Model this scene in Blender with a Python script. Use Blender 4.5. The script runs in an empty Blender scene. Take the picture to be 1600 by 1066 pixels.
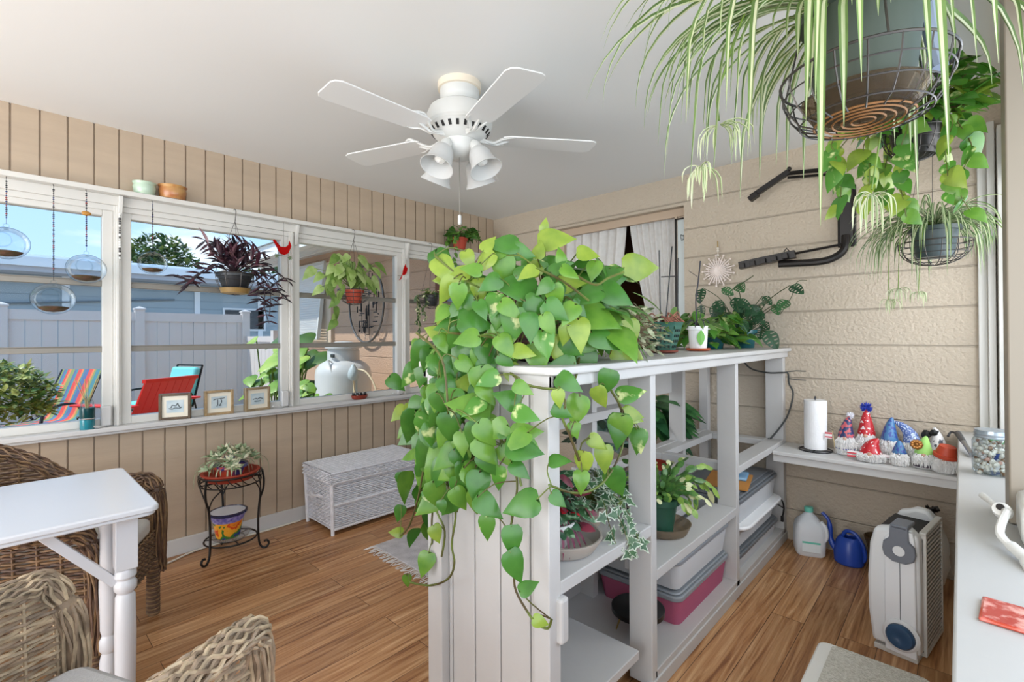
import bpy, bmesh, math, random
from mathutils import Vector, Matrix, Euler
random.seed(7)
S = bpy.context.scene
COL = S.collection
PI = math.pi
R = math.radians

# ------------------------------------------------------------------ camera
cam = bpy.data.objects.new('camera', bpy.data.cameras.new('camera'))
COL.objects.link(cam)
cam.location = (0, 0, 1.269)
cam.rotation_euler = (Matrix.Rotation(R(42.9), 3, 'Z') @ Matrix.Rotation(R(90.35), 3, 'X') @ Matrix.Rotation(R(-0.3), 3, 'Z')).to_euler()
cam.data.sensor_width = 36
cam.data.lens = 754 / 1600 * 36
cam.data.shift_y = -13 / 1600
cam.data.clip_start = 0.02
cam.data.clip_end = 400
S.camera = cam
S.view_settings.view_transform = 'Standard'
S.view_settings.look = 'None'
S.view_settings.gamma = 1
S.view_settings.exposure = 0.68
S.view_settings.use_curve_mapping = False

# ------------------------------------------------------------------ world, sun, fill lamps
def lin(h):
    h = h.lstrip('#')
    o = []
    for i in (0, 2, 4):
        c = int(h[i:i+2], 16) / 255
        o.append(c / 12.92 if c <= .04045 else ((c + .055) / 1.055) ** 2.4)
    return (o[0], o[1], o[2], 1)
W = bpy.data.worlds.new('sky'); S.world = W; W.use_nodes = True
wn = W.node_tree; wn.nodes.clear()
def wnode(t, **k):
    n = wn.nodes.new(t)
    for a, b in k.items(): setattr(n, a, b)
    return n
tc = wnode('ShaderNodeTexCoord'); mp = wnode('ShaderNodeMapping'); mp.inputs['Scale'].default_value = (1.2, 1.2, 4.2)
mp.inputs['Location'].default_value = (.35, .1, 0)
nz = wnode('ShaderNodeTexNoise'); nz.inputs['Scale'].default_value = 2.1; nz.inputs['Detail'].default_value = 8; nz.inputs['Roughness'].default_value = .52
cr = wnode('ShaderNodeValToRGB'); cr.color_ramp.elements[0].position = .53; cr.color_ramp.elements[1].position = .68
sep = wnode('ShaderNodeSeparateXYZ')
gr = wnode('ShaderNodeValToRGB')
gr.color_ramp.elements[0].position = 0.0; gr.color_ramp.elements[0].color = lin('#BCD9F6')
gr.color_ramp.elements[1].position = .55; gr.color_ramp.elements[1].color = lin('#7FB2E8')
mx = wnode('ShaderNodeMix', data_type='RGBA'); mx.inputs[7].default_value = (1, 1, 1, 1)
bg = wnode('ShaderNodeBackground'); bg.inputs[1].default_value = 1.75
wo = wnode('ShaderNodeOutputWorld')
L_ = wn.links.new
L_(tc.outputs['Generated'], mp.inputs[0]); L_(mp.outputs[0], nz.inputs[0]); L_(nz.outputs[0], cr.inputs[0])
L_(tc.outputs['Generated'], sep.inputs[0]); L_(sep.outputs[2], gr.inputs[0]); L_(gr.outputs[0], mx.inputs[6]); L_(cr.outputs[0], mx.inputs[0])
L_(mx.outputs[2], bg.inputs[0]); L_(bg.outputs[0], wo.inputs[0])

def light(name, kind, loc, direction, energy, size=None, color=(1, 1, 1)):
    d = bpy.data.lights.new(name, kind); d.energy = energy; d.color = color
    o = bpy.data.objects.new(name, d); COL.objects.link(o); o.location = loc
    o.rotation_euler = Vector(direction).to_track_quat('-Z', 'Y').to_euler()
    if kind == 'SUN': d.angle = size
    elif kind == 'AREA':
        d.shape = 'RECTANGLE'; d.size, d.size_y = size
    return o
light('sun', 'SUN', (0, 0, 8), (.22, .56, -.82), 4.6, R(.6), (1, .95, .88))
# fill lamps added to brighten the room from the rear end and the right
light('fill_rear', 'AREA', (-1.6, -2.6, 1.35), (0, 1, .22), 62, (3.1, 2.0), (1, .94, .86))  # large fill behind the camera, added to lift the whole room
light('fill_ceiling', 'AREA', (-1.6, -2.0, .12), (0, .7, 1), 24, (2.8, 1.4), (1, .95, .88))  # low upward fill added to brighten the ceiling
light('fill_nook', 'AREA', (.62, 2.62, 1.55), (-1, .02, -.35), 12, (1.1, 1.1), (1, .95, .88))  # fill outside the right window, added to brighten the back corner
light('fill_right', 'AREA', (.62, .35, 1.55), (-1, .30, 0.02), 17, (2.6, 1.3), (1, .93, .84))  # warm fill added beyond the right wall to brighten that side

# ------------------------------------------------------------------ materials
MATS = {}
def M(name, col, rough=.55, metal=0.0, var=0.0, vs=6.0, bump=0.0, bs=60.0, spec=.5, stretch=(1, 1, 1), col2=None, trans=0.0, sheen=0, coat=0, ramp=(.35, .65), detail=4):
    if name in MATS: return MATS[name]
    m = bpy.data.materials.new(name); m.use_nodes = True; MATS[name] = m
    nt = m.node_tree; b = nt.nodes['Principled BSDF']
    c = lin(col)
    b.inputs['Base Color'].default_value = c; b.inputs['Roughness'].default_value = rough
    b.inputs['Metallic'].default_value = metal; b.inputs['Specular IOR Level'].default_value = spec
    if trans: b.inputs['Transmission Weight'].default_value = trans
    if coat: b.inputs['Coat Weight'].default_value = coat; b.inputs['Coat Roughness'].default_value = .1
    m.diffuse_color = c
    N, K = nt.nodes.new, nt.links.new
    if var or col2 or bump:
        t = N('ShaderNodeTexCoord'); mpn = N('ShaderNodeMapping'); mpn.inputs['Scale'].default_value = stretch
        K(t.outputs['Object'], mpn.inputs[0])
    if var or col2:
        n = N('ShaderNodeTexNoise'); n.inputs['Scale'].default_value = vs; n.inputs['Detail'].default_value = detail
        K(mpn.outputs[0], n.inputs[0])
        r = N('ShaderNodeValToRGB'); r.color_ramp.elements[0].position = ramp[0]; r.color_ramp.elements[1].position = ramp[1]
        if col2: r.color_ramp.elements[0].color = c; r.color_ramp.elements[1].color = lin(col2)
        else:
            r.color_ramp.elements[0].color = tuple(x * (1 - var) for x in c[:3]) + (1,)
            r.color_ramp.elements[1].color = tuple(min(1, x * (1 + var)) for x in c[:3]) + (1,)
        K(n.outputs[0], r.inputs[0]); K(r.outputs[0], b.inputs['Base Color'])
    if bump:
        n2 = N('ShaderNodeTexNoise'); n2.inputs['Scale'].default_value = bs; n2.inputs['Detail'].default_value = 3
        K(mpn.outputs[0], n2.inputs[0])
        bp = N('ShaderNodeBump'); bp.inputs['Strength'].default_value = bump; bp.inputs['Distance'].default_value = .01
        K(n2.outputs[0], bp.inputs['Height']); K(bp.outputs[0], b.inputs['Normal'])
    return m
def leafmat(name, col, col2=None, rough=.38, vs=30, ramp=(.4, .62), tl=.25, stretch=(1, 1, 1)):
    if isinstance(col2, float): col2, rough = None, col2
    if name in MATS: return MATS[name]
    m = M(name, col, rough, col2=col2 or col, vs=vs, ramp=ramp, stretch=stretch)
    nt = m.node_tree; b = nt.nodes['Principled BSDF']; out = nt.nodes['Material Output']
    tr = nt.nodes.new('ShaderNodeBsdfTranslucent'); mixs = nt.nodes.new('ShaderNodeMixShader'); mixs.inputs[0].default_value = tl
    for l in nt.links:
        if l.to_socket == b.inputs['Base Color']: nt.links.new(l.from_socket, tr.inputs[0]); break
    nt.links.new(b.outputs[0], mixs.inputs[1]); nt.links.new(tr.outputs[0], mixs.inputs[2]); nt.links.new(mixs.outputs[0], out.inputs[0])
    return m
def glassmat(name, tint, gloss=.08, rough=0.0, dens=0.0, body='#FFFFFF', edge=None):
    # thin sheet glass / clear plastic: lets light straight through, a little of it mirrored or scattered
    if name in MATS: return MATS[name]
    m = bpy.data.materials.new(name); m.use_nodes = True; MATS[name] = m
    nt = m.node_tree; nt.nodes.clear(); N, K = nt.nodes.new, nt.links.new
    o = N('ShaderNodeOutputMaterial'); t = N('ShaderNodeBsdfTransparent'); t.inputs[0].default_value = lin(tint)
    g = N('ShaderNodeBsdfGlossy'); g.inputs['Roughness'].default_value = rough
    lw = N('ShaderNodeLayerWeight'); lw.inputs[0].default_value = .25
    ma = N('ShaderNodeMath'); ma.operation = 'MULTIPLY'; ma.inputs[1].default_value = gloss * 3
    K(lw.outputs['Fresnel'], ma.inputs[0])
    mi = N('ShaderNodeMixShader'); K(ma.outputs[0], mi.inputs[0]); K(t.outputs[0], mi.inputs[1]); K(g.outputs[0], mi.inputs[2])
    last = mi
    if edge:
        er = N('ShaderNodeValToRGB'); er.color_ramp.elements[0].position = .45; er.color_ramp.elements[0].color = lin(tint); er.color_ramp.elements[1].position = .93; er.color_ramp.elements[1].color = lin(edge)
        K(lw.outputs['Facing'], er.inputs[0]); K(er.outputs[0], t.inputs[0])
    if dens:
        d = N('ShaderNodeBsdfDiffuse'); d.inputs[0].default_value = lin(body)
        m2 = N('ShaderNodeMixShader'); m2.inputs[0].default_value = dens; K(mi.outputs[0], m2.inputs[1]); K(d.outputs[0], m2.inputs[2]); last = m2
    K(last.outputs[0], o.inputs[0]); m.diffuse_color = lin(tint)
    return m
WHITE = M('white_paint', '#CDCCCA', .42, bump=.05, bs=35)
FRAMEW = M('window_frame_paint', '#D3D1CB', .4)
FANW = M('fan_white', '#D2D2CE', .35)
BLACK = M('black_metal', '#1B1715', .38, .3)
SHELF = M('shelf_paint', '#BFBDBA', .45, var=.04, vs=3, bump=.06, bs=45)
SILVER = M('brushed_aluminium', '#A8A49C', .35, .6)
TERRA = M('terracotta', '#A8402A', .7, var=.15, vs=14)
SOIL = M('soil', '#3A2A1E', .95, var=.4, vs=60, bump=.6, bs=90)
WIRE = M('basket_wire', '#4A4643', .4, .5)
STEM = leafmat('green_stem', '#7C9A3E', '#55702C')
STEMD = M('brown_stem', '#4A3A2C', .7)

# ------------------------------------------------------------------ geometry
class G:
    def __init__(s): s.v = []; s.f = []; s.m = []; s.mi = 0; s.T = Matrix.Identity(4)
    def mat(s, i): s.mi = i; return s
    def at(s, T=None): s.T = T if T is not None else Matrix.Identity(4); return s
    def add(s, vs, fs):
        n = len(s.v); T = s.T
        s.v += [tuple(T @ Vector(p)) for p in vs]
        s.f += [tuple(n + i for i in f) for f in fs]; s.m += [s.mi] * len(fs); return s
    def box(s, a, b):
        (x0, y0, z0), (x1, y1, z1) = a, b
        x0, x1 = min(x0, x1), max(x0, x1); y0, y1 = min(y0, y1), max(y0, y1); z0, z1 = min(z0, z1), max(z0, z1)
        return s.add([(x0, y0, z0), (x1, y0, z0), (x1, y1, z0), (x0, y1, z0), (x0, y0, z1), (x1, y0, z1), (x1, y1, z1), (x0, y1, z1)],
                     [(0, 3, 2, 1), (4, 5, 6, 7), (0, 1, 5, 4), (1, 2, 6, 5), (2, 3, 7, 6), (3, 0, 4, 7)])
    def bar(s, p, q, w, h, up=(0, 0, 1)):
        p, q = Vector(p), Vector(q); d = (q - p).normalized(); u = Vector(up)
        sd = d.cross(u)
        if sd.length < 1e-4: sd = d.cross(Vector((1, 0, 0)))
        sd.normalize(); u = sd.cross(d); vs = []
        for c in (p, q):
            for a, b in ((-1, -1), (1, -1), (1, 1), (-1, 1)): vs.append(c + sd * a * w / 2 + u * b * h / 2)
        return s.add(vs, [(0, 1, 2, 3), (7, 6, 5, 4), (0, 4, 5, 1), (1, 5, 6, 2), (2, 6, 7, 3), (3, 7, 4, 0)])
    def tube(s, pts, r, n=6, closed=False):
        P = [Vector(p) for p in pts]; k = len(P)
        rr = [r] * k if isinstance(r, (int, float)) else list(r)
        prev = None; vs = []
        for i in range(k):
            if closed: t = P[(i + 1) % k] - P[i - 1]
            else: t = P[min(i + 1, k - 1)] - P[max(i - 1, 0)]
            if t.length < 1e-9: t = Vector((0, 0, 1))
            t.normalize()
            if prev is None:
                u = t.cross(Vector((0, 0, 1)))
                if u.length < .1: u = t.cross(Vector((1, 0, 0)))
            else:
                u = prev - t * prev.dot(t)
                if u.length < 1e-4: u = t.cross(Vector((1, 0, 0)))
            u.normalize(); prev = u; w = t.cross(u)
            for j in range(n):
                a = 2 * PI * j / n; vs.append(P[i] + (u * math.cos(a) + w * math.sin(a)) * rr[i])
        fs = []
        for i in range(k if closed else k - 1):
            for j in range(n):
                a, b = i * n + j, i * n + (j + 1) % n; c = ((i + 1) % k) * n
                fs.append((a, b, c + (j + 1) % n, c + j))
        if not closed: fs += [tuple(reversed(range(n))), tuple(range((k - 1) * n, k * n))]
        return s.add(vs, fs)
    def lathe(s, prof, n=24, c=(0, 0, 0), sx=1.0, sy=1.0):
        vs = []; fs = []; k = len(prof)
        for r, z in prof:
            for j in range(n):
                a = 2 * PI * j / n; vs.append((c[0] + r * sx * math.cos(a), c[1] + r * sy * math.sin(a), c[2] + z))
        for i in range(k - 1):
            for j in range(n):
                a = i * n + j; b = i * n + (j + 1) % n; fs.append((a, b, b + n, a + n))
        if prof[0][0] > 1e-6: fs.append(tuple(reversed(range(n))))
        if prof[-1][0] > 1e-6: fs.append(tuple(range((k - 1) * n, k * n)))
        return s.add(vs, fs)
    def sph(s, c, r, nu=14, nv=9, jit=0.0):
        if isinstance(r, (int, float)): r = (r, r, r)
        vs = []; fs = []
        for i in range(nv + 1):
            ph = PI * i / nv
            for j in range(nu):
                a = 2 * PI * j / nu; q = 1 + random.uniform(-jit, jit)
                vs.append((c[0] + r[0] * q * math.sin(ph) * math.cos(a), c[1] + r[1] * q * math.sin(ph) * math.sin(a), c[2] - r[2] * q * math.cos(ph)))
        for i in range(nv):
            for j in range(nu):
                a = i * nu + j; b = i * nu + (j + 1) % nu; fs.append((a, b, b + nu, a + nu))
        return s.add(vs, fs)
    def prism(s, poly, z0, z1):
        n = len(poly)
        vs = [(x, y, z0) for x, y in poly] + [(x, y, z1) for x, y in poly]
        return s.add(vs, [tuple(reversed(range(n))), tuple(range(n, 2 * n))] + [(i, (i + 1) % n, n + (i + 1) % n, n + i) for i in range(n)])
    def leaf(s, base, d, nrm, ln, wd, kind='heart', droop=.25, fold=.15):
        d = Vector(d).normalized(); nrm = Vector(nrm); sd = d.cross(nrm)
        if sd.length < 1e-3: sd = d.cross(Vector((.3, .2, 1)))
        sd.normalize(); up = sd.cross(d).normalized(); base = Vector(base)
        if kind == 'heart': st = [(-.07, .0, .10), (-.06, .62, .02), (.06, .92, .0), (.22, 1.0, .0), (.42, .88, 0), (.62, .62, 0), (.80, .32, 0), (.93, .10, 0), (1.0, 0, 0)]
        elif kind == 'lance': st = [(0, .05, 0), (.12, .55, 0), (.3, .95, 0), (.48, 1, 0), (.66, .8, 0), (.84, .4, 0), (1, 0, 0)]
        elif kind == 'oval': st = [(0, .15, 0), (.12, .7, 0), (.35, 1, 0), (.62, .95, 0), (.85, .55, 0), (1, 0.05, 0)]
        else: st = [(0, .3, 0), (.5, 1, 0), (1, 0, 0)]
        vs = []
        for t, w, mo in st:
            for k in (-1, -.55, 0, .55, 1):
                tt = t + (mo if k == 0 else 0)
                z = -droop * max(t, 0) ** 2 * ln + abs(k) * w * wd * .5 * fold - (.18 * (abs(k) ** 3) * w * wd * .5)
                vs.append(base + d * (tt * ln) + sd * (k * w * wd * .5) + up * z)
        fs = []
        for i in range(len(st) - 1):
            for j in range(4): a = i * 5 + j; fs.append((a, a + 1, a + 6, a + 5))
        return s.add(vs, fs)
    def blade(s, pts, w, side=None, cream=(1, 0, 0, 1), fold=.35):
        # strap leaf along pts, four strips across; cream gives a material slot to each
        P = [Vector(p) for p in pts]; k = len(P); vs = []
        for i in range(k):
            t = (P[min(i + 1, k - 1)] - P[max(i - 1, 0)]).normalized()
            sd = Vector(side) if side else t.cross(Vector((0, 0, 1)))
            if sd.length < .05: sd = t.cross(Vector((.7, .7, 0)))
            sd = (sd - t * sd.dot(t)).normalized(); up = sd.cross(t); f = i / (k - 1)
            ww = w * (.55 + .9 * f if f < .5 else 1.0) * (1 if f < .55 else max(.03, 1 - ((f - .55) / .45) ** 1.7))
            for q in (-1, -.4, 0, .4, 1): vs.append(P[i] + sd * q * ww / 2 + up * abs(q) * ww * fold)
        mi0 = s.mi
        for j in range(4):
            s.mi = cream[j]; n = 0
            if j == 0: off = len(s.v); s.v += [tuple(s.T @ q) for q in vs]
            for i in range(k - 1):
                a = off + i * 5 + j; s.f.append((a, a + 1, a + 6, a + 5)); s.m.append(s.mi)
        s.mi = mi0
        return s
def arc(base, az, el, ln, drop=1.0, n=10, r0=0):
    # path that leaves the crown at elevation el, heading az, and falls over under its own weight
    p = Vector(base) + Vector((math.cos(az), math.sin(az), 0)) * r0; pts = [p.copy()]; e = el; st = ln / n
    for i in range(n):
        az += random.uniform(-.09, .09); e = max(-1.48, e - drop * (1.9 / n) * (1 + .8 * i / n)); p = p + Vector((math.cos(az) * math.cos(e), math.sin(az) * math.cos(e), math.sin(e))) * st; pts.append(p.copy())
    return pts
def smooth_path(pts, sub=6):
    P = [Vector(p) for p in pts]; out = []
    for i in range(len(P) - 1):
        a, b, c, d = P[max(i - 1, 0)], P[i], P[i + 1], P[min(i + 2, len(P) - 1)]
        for k in range(sub):
            t = k / sub
            out.append(.5 * ((2 * b) + (c - a) * t + (2 * a - 5 * b + 4 * c - d) * t * t + (3 * b - a - 3 * c + d) * t ** 3))
    out.append(P[-1]); return out

def obj(name, g, mats, parent=None, smooth=True, bevel=0, label=None, loc=None):
    me = bpy.data.meshes.new(name); me.from_pydata(g.v, [], g.f)
    if not isinstance(mats, (list, tuple)): mats = [mats]
    for m in mats: me.materials.append(m)
    me.polygons.foreach_set('material_index', g.m)
    me.update()
    bm = bmesh.new(); bm.from_mesh(me)
    if len(bm.faces) < 60000 and not getattr(g, 'keep', False): bmesh.ops.recalc_face_normals(bm, faces=bm.faces)
    for f in bm.faces: f.smooth = smooth
    for e in bm.edges:
        if len(e.link_faces) == 2 and e.calc_face_angle(0) > .6: e.smooth = False
    bm.to_mesh(me); bm.free()
    o = bpy.data.objects.new(name, me); COL.objects.link(o)
    if parent: o.parent = parent
    if loc: o.location = loc
    if bevel:
        b = o.modifiers.new('bevel', 'BEVEL'); b.width = bevel; b.segments = 2; b.limit_method = 'ANGLE'; b.angle_limit = .7
    if label: o['label'] = label
    return o
def thing(name, label, cat, loc=(0, 0, 0), rz=0, group=None):
    o = bpy.data.objects.new(name, None); COL.objects.link(o); o.empty_display_size = .05
    o.location = loc; o.rotation_euler = (0, 0, rz); o['label'] = label; o['category'] = cat
    if group: o['group'] = group
    return o
def tag(o, label, cat, group=None, kind=None):
    o['label'] = label; o['category'] = cat
    if group: o['group'] = group
    if kind: o['kind'] = kind
    return o
def struct(name, g, mats, label=None, parent=None, **k):
    o = obj(name, g, mats, parent, **k)
    if not parent: o['kind'] = 'structure'; o['category'] = name.split('_')[0]
    if label: o['label'] = label
    return o
def dup(root, loc, rz=None, label=None, group=None):
    r = root.copy(); COL.objects.link(r); r.location = loc
    if rz is not None: r.rotation_euler = (0, 0, rz)
    if label: r['label'] = label
    if group: r['group'] = group
    for ch in list(root.children):
        c = ch.copy(); COL.objects.link(c); c.parent = r
        for gch in list(ch.children):
            d = gch.copy(); COL.objects.link(d); d.parent = c
    return r
def Tm(loc=(0, 0, 0), rot=(0, 0, 0), sc=1.0):
    return Matrix.Translation(Vector(loc)) @ Euler(rot).to_matrix().to_4x4() @ Matrix.Scale(sc, 4)
# ================================================================== THE ROOM
H = 2.41; XL = -3.36; YB = 3.36; YR = -2.9; XR = .17
def brickmat(name, kind):
    m = bpy.data.materials.new(name); m.use_nodes = True; nt = m.node_tree; b = nt.nodes['Principled BSDF']
    N, K = nt.nodes.new, nt.links.new
    t = N('ShaderNodeTexCoord'); mp = N('ShaderNodeMapping'); K(t.outputs['Object'], mp.inputs[0])
    br = N('ShaderNodeTexBrick'); K(mp.outputs[0], br.inputs[0]); br.inputs['Scale'].default_value = 1
    if kind == 'floor':
        mp.inputs['Rotation'].default_value = (0, 0, R(90))
        br.inputs['Brick Width'].default_value = 1.21; br.inputs['Row Height'].default_value = .128; br.inputs['Mortar Size'].default_value = .0012
        br.inputs['Mortar Smooth'].default_value = .2; br.offset = .37
        br.inputs['Color1'].default_value = (0, 0, 0, 1); br.inputs['Color2'].default_value = (1, 1, 1, 1); br.inputs['Mortar'].default_value = (.5, .5, .5, 1)
        # grain runs along the boards and shifts from board to board
        sx = N('ShaderNodeVectorMath'); sx.operation = 'MULTIPLY_ADD'; sx.inputs[1].default_value = (1.0, 1, 1)
        cb = N('ShaderNodeCombineXYZ'); ml = N('ShaderNodeMath'); ml.operation = 'MULTIPLY'; ml.inputs[1].default_value = 9
        K(br.outputs[0], ml.inputs[0]); K(ml.outputs[0], cb.inputs[0]); K(ml.outputs[0], cb.inputs[2]); K(mp.outputs[0], sx.inputs[0]); K(cb.outputs[0], sx.inputs[2])
        m2 = N('ShaderNodeMapping'); m2.inputs['Scale'].default_value = (1.2, 27, 1); K(sx.outputs[0], m2.inputs[0])
        n = N('ShaderNodeTexNoise'); n.inputs['Scale'].default_value = 1.6; n.inputs['Detail'].default_value = 8; n.inputs['Roughness'].default_value = .62; n.inputs['Distortion'].default_value = .8; K(m2.outputs[0], n.inputs[0])
        r = N('ShaderNodeValToRGB'); e = r.color_ramp.elements
        e[0].position = .34; e[0].color = lin('#855634'); e[1].position = .68; e[1].color = lin('#D6AC80')
        x = e.new(.45); x.color = lin('#AC7A4E'); x = e.new(.58); x.color = lin('#C29468')
        K(n.outputs[0], r.inputs[0])
        hv = N('ShaderNodeHueSaturation'); mr = N('ShaderNodeMapRange'); mr.inputs[3].default_value = .86; mr.inputs[4].default_value = 1.12
        K(br.outputs[0], mr.inputs[0]); K(mr.outputs[0], hv.inputs['Value']); K(r.outputs[0], hv.inputs['Color'])
        mx = N('ShaderNodeMix'); mx.data_type = 'RGBA'; mx.inputs[7].default_value = lin('#3A2416'); K(br.outputs[1], mx.inputs[0]); K(hv.outputs[0], mx.inputs[6])
        K(mx.outputs[2], b.inputs['Base Color']); b.inputs['Roughness'].default_value = .36
        bp = N('ShaderNodeBump'); bp.inputs['Strength'].default_value = .12; bp.inputs['Distance'].default_value = .003; K(n.outputs[0], bp.inputs['Height']); K(bp.outputs[0], b.inputs['Normal'])
    else:
        mp.inputs['Rotation'].default_value = (R(90), 0, 0); mp.inputs['Location'].default_value = (.14, .0, 0)
        base, var = ('#BFB2A0', '#B8AA97') if kind == 'block' else ('#CBAA90', '#C4A288')
        br.inputs['Brick Width'].default_value = .406; br.inputs['Row Height'].default_value = .2035; br.inputs['Mortar Size'].default_value = .0035
        br.inputs['Mortar Smooth'].default_value = .6
        br.inputs['Color1'].default_value = lin(base); br.inputs['Color2'].default_value = lin(base)
        # rows show strongly, the upright joints are nearly filled with paint
        w = N('ShaderNodeSeparateXYZ'); K(t.outputs['Object'], w.inputs[0])
        a = N('ShaderNodeMath'); a.operation = 'SUBTRACT'; a.inputs[1].default_value = 1.0 - .2035 * 20 ; K(w.outputs[2], a.inputs[0])
        md = N('ShaderNodeMath'); md.operation = 'PINGPONG'; md.inputs[1].default_value = .2035 / 2; K(a.outputs[0], md.inputs[0])
        lt = N('ShaderNodeMapRange'); lt.inputs[1].default_value = .0015; lt.inputs[2].default_value = .006; lt.inputs[3].default_value = 1; lt.inputs[4].default_value = 0
        K(md.outputs[0], lt.inputs[0])
        n = N('ShaderNodeTexNoise'); n.inputs['Scale'].default_value = 62; n.inputs['Detail'].default_value = 3; K(t.outputs['Object'], n.inputs[0])
        n3 = N('ShaderNodeTexNoise'); n3.inputs['Scale'].default_value = 2.2; K(t.outputs['Object'], n3.inputs[0])
        mc = N('ShaderNodeMix'); mc.data_type = 'RGBA'; mc.inputs[6].default_value = lin(base); mc.inputs[7].default_value = lin(var); K(n3.outputs[0], mc.inputs[0])
        mx = N('ShaderNodeMix'); mx.data_type = 'RGBA'; mx.inputs[7].default_value = tuple(c * .62 for c in lin(base)[:3]) + (1,)
        ml = N('ShaderNodeMath'); ml.operation = 'MULTIPLY'; ml.inputs[1].default_value = .16; K(lt.outputs[0], ml.inputs[0]); K(ml.outputs[0], mx.inputs[0]); K(mc.outputs[2], mx.inputs[6])
        K(mx.outputs[2], b.inputs['Base Color']); b.inputs['Roughness'].default_value = .75
        ms = N('ShaderNodeMath'); ms.operation = 'SUBTRACT'; K(n.outputs[0], ms.inputs[0]); K(lt.outputs[0], ms.inputs[1])
        bp = N('ShaderNodeBump'); bp.inputs['Strength'].default_value = .8; bp.inputs['Distance'].default_value = .010; K(ms.outputs[0], bp.inputs['Height']); K(bp.outputs[0], b.inputs['Normal'])
    MATS[name] = m; return m
FLOORM = brickmat('laminate_floor', 'floor'); BLOCK = brickmat('painted_block', 'block'); EXTB = brickmat('outside_block', 'ext')
TAN = M('tan_board_paint', '#B5A28C', .5, var=.05, vs=2.2, bump=.12, bs=9, stretch=(1, 1, 7))
struct('floor', G().box((XL - .1, YR, -.06), (.45, YB + .1, 0)), FLOORM, 'wood-grain laminate floor')
struct('ceiling', G().box((XL - .15, YR, H), (.5, YB + .1, H + .12)), M('ceiling_paint', '#E0E0DE', .8), 'plain white ceiling')
# left wall: grooved boards above and below the windows
def boards(z0, z1, y0, y1):
    g = G(); y = 3.255 - .1032 * 60; x0, x1 = XL, XL - .012
    while y < y1:
        a, b = max(y + .004, y0), min(y + .0992, y1)
        if b > a + .01: g.box((x0, a, z0), (x0 - .02, b, z1))
        y += .1032
    g.box((XL - .012, y0, z0), (XL - .1, y1, z1))
    return g
gl = boards(2.045, H, YR, YB); b2 = boards(0, .775, YR, YB); n = len(gl.v)
gl.v += b2.v; gl.f += [tuple(n + i for i in f) for f in b2.f]; gl.m += b2.m
struct('wall_left', gl, TAN, 'tan grooved board wall', smooth=False)
struct('baseboard_left', G().box((XL, YR, 0), (XL + .014, YB, .094)), WHITE, 'white baseboard', bevel=.003)
struct('trim_11', G().box((-4.35, YR, 2.42), (XL - .1, 2.55, 2.48)), M('own_eave', '#D8D8D4', .6), 'own white eave above the windows', smooth=False)
struct('trim_12', G().box((.29, YR, 2.42), (1.15, 4.2, 2.48)), MATS['own_eave'], 'unseen white eave added on the right to shade the counter', smooth=False)  # eave added out of view to cut the sky light on the counter
# header ledge and sill
gt = G().box((XL - .02, YR, 2.035), (XL + .078, 2.72, 2.062)).box((XL - .02, YR, 1.985), (XL + .02, 3.3, 2.036)).box((XL - .05, YR, 1.955), (XL + .008, 3.3, 1.986)).box((XL - .02, 2.7, 2.035), (XL + .03, 3.3, 2.055))
struct('trim_1', gt, FRAMEW, 'white window head ledge', bevel=.003)
struct('trim_2', G().box((XL - .12, YR, .770), (XL + .07, 3.32, .795)).box((XL - .01, YR, .755), (XL + .055, 3.32, .771)), WHITE, 'white window sill', bevel=.004)
GLS = glassmat('window_glass', '#DADDDE', .05)
RAIL = M('window_rail', '#858179', .45, .2)
def window(n, y0, y1):
    g = G(); x0, x1 = XL - .07, XL - .005
    g.box((x0, y0, .795), (x1, y0 + .045, 1.96)).box((x0, y1 - .045, .795), (x1, y1, 1.96))
    g.box((x0, y0 + .045, 1.925), (x1, y1 - .045, 1.96)).box((x0, y0 + .045, .795), (x1, y1 - .045, .835))
    o = struct('window_%d' % n, g, FRAMEW, 'awning window with three panes', bevel=.003)
    zs = (.835, 1.205, 1.56, 1.925)
    for k, z in enumerate(zs[1:3]):
        r = struct('sash_rail', G().box((x0 + .012, y0 + .045, z - .014), (x1 - .02, y1 - .045, z + .014)).box((x0 + .03, y0 + .045, z + .014), (x0 + .045, y1 - .045, z + .02)), RAIL, parent=o, bevel=.002)
    for k in range(3):
        struct('pane', G().box((x0 + .03, y0 + .04, zs[k] - .002), (x0 + .034, y1 - .04, zs[k + 1] + .002)), GLS, parent=o, smooth=False)
    if n in (1, 2, 3):
        yc = y1 - .055; op = struct('window_operator', G().box((x1, yc, .80), (x1 + .035, yc + .045, .905)), WHITE, parent=o, bevel=.006)
        struct('crank_handle', G().tube([(x1 + .02, yc + .02, .80), (x1 + .055, yc - .01, .802), (x1 + .06, yc - .07, .815)], .006), WHITE, parent=op)
    return o
for n, (y0, y1) in enumerate(((-.465, .445), (.478, 1.375), (1.408, 2.29), (2.325, 3.2))): window(n + 1, y0, y1)
g = G()
for y in (.445, 1.375, 2.29): g.box((XL - .08, y, .795), (XL + .012, y + .034, 1.985)).box((XL - .08, y + .01, .795), (XL + .022, y + .024, 1.985))
g.box((XL - .08, 3.2, .795), (XL + .01, 3.36, 2.05)).box((XL - .08, -.52, .795), (XL + .012, -.465, 1.985)).box((XL - .08, YR, .795), (XL + .012, -1.5, 2.05))
struct('trim_3', g, FRAMEW, 'white window mullions', bevel=.003)
# small wedge brackets under the ledge
for k, y in enumerate((.462, 1.41, 2.315)):
    g = G().at(Matrix(((0, 1, 0, XL + .012), (0, 0, 1, y), (1, 0, 0, 0), (0, 0, 0, 1)))).prism([(2.034, 0), (2.034, .045), (2.02, .045), (1.90, .006), (1.90, 0)], 0, .018)
    struct('trim_%d' % (4 + k), g, FRAMEW, 'white wedge bracket under ledge', bevel=.002)
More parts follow.
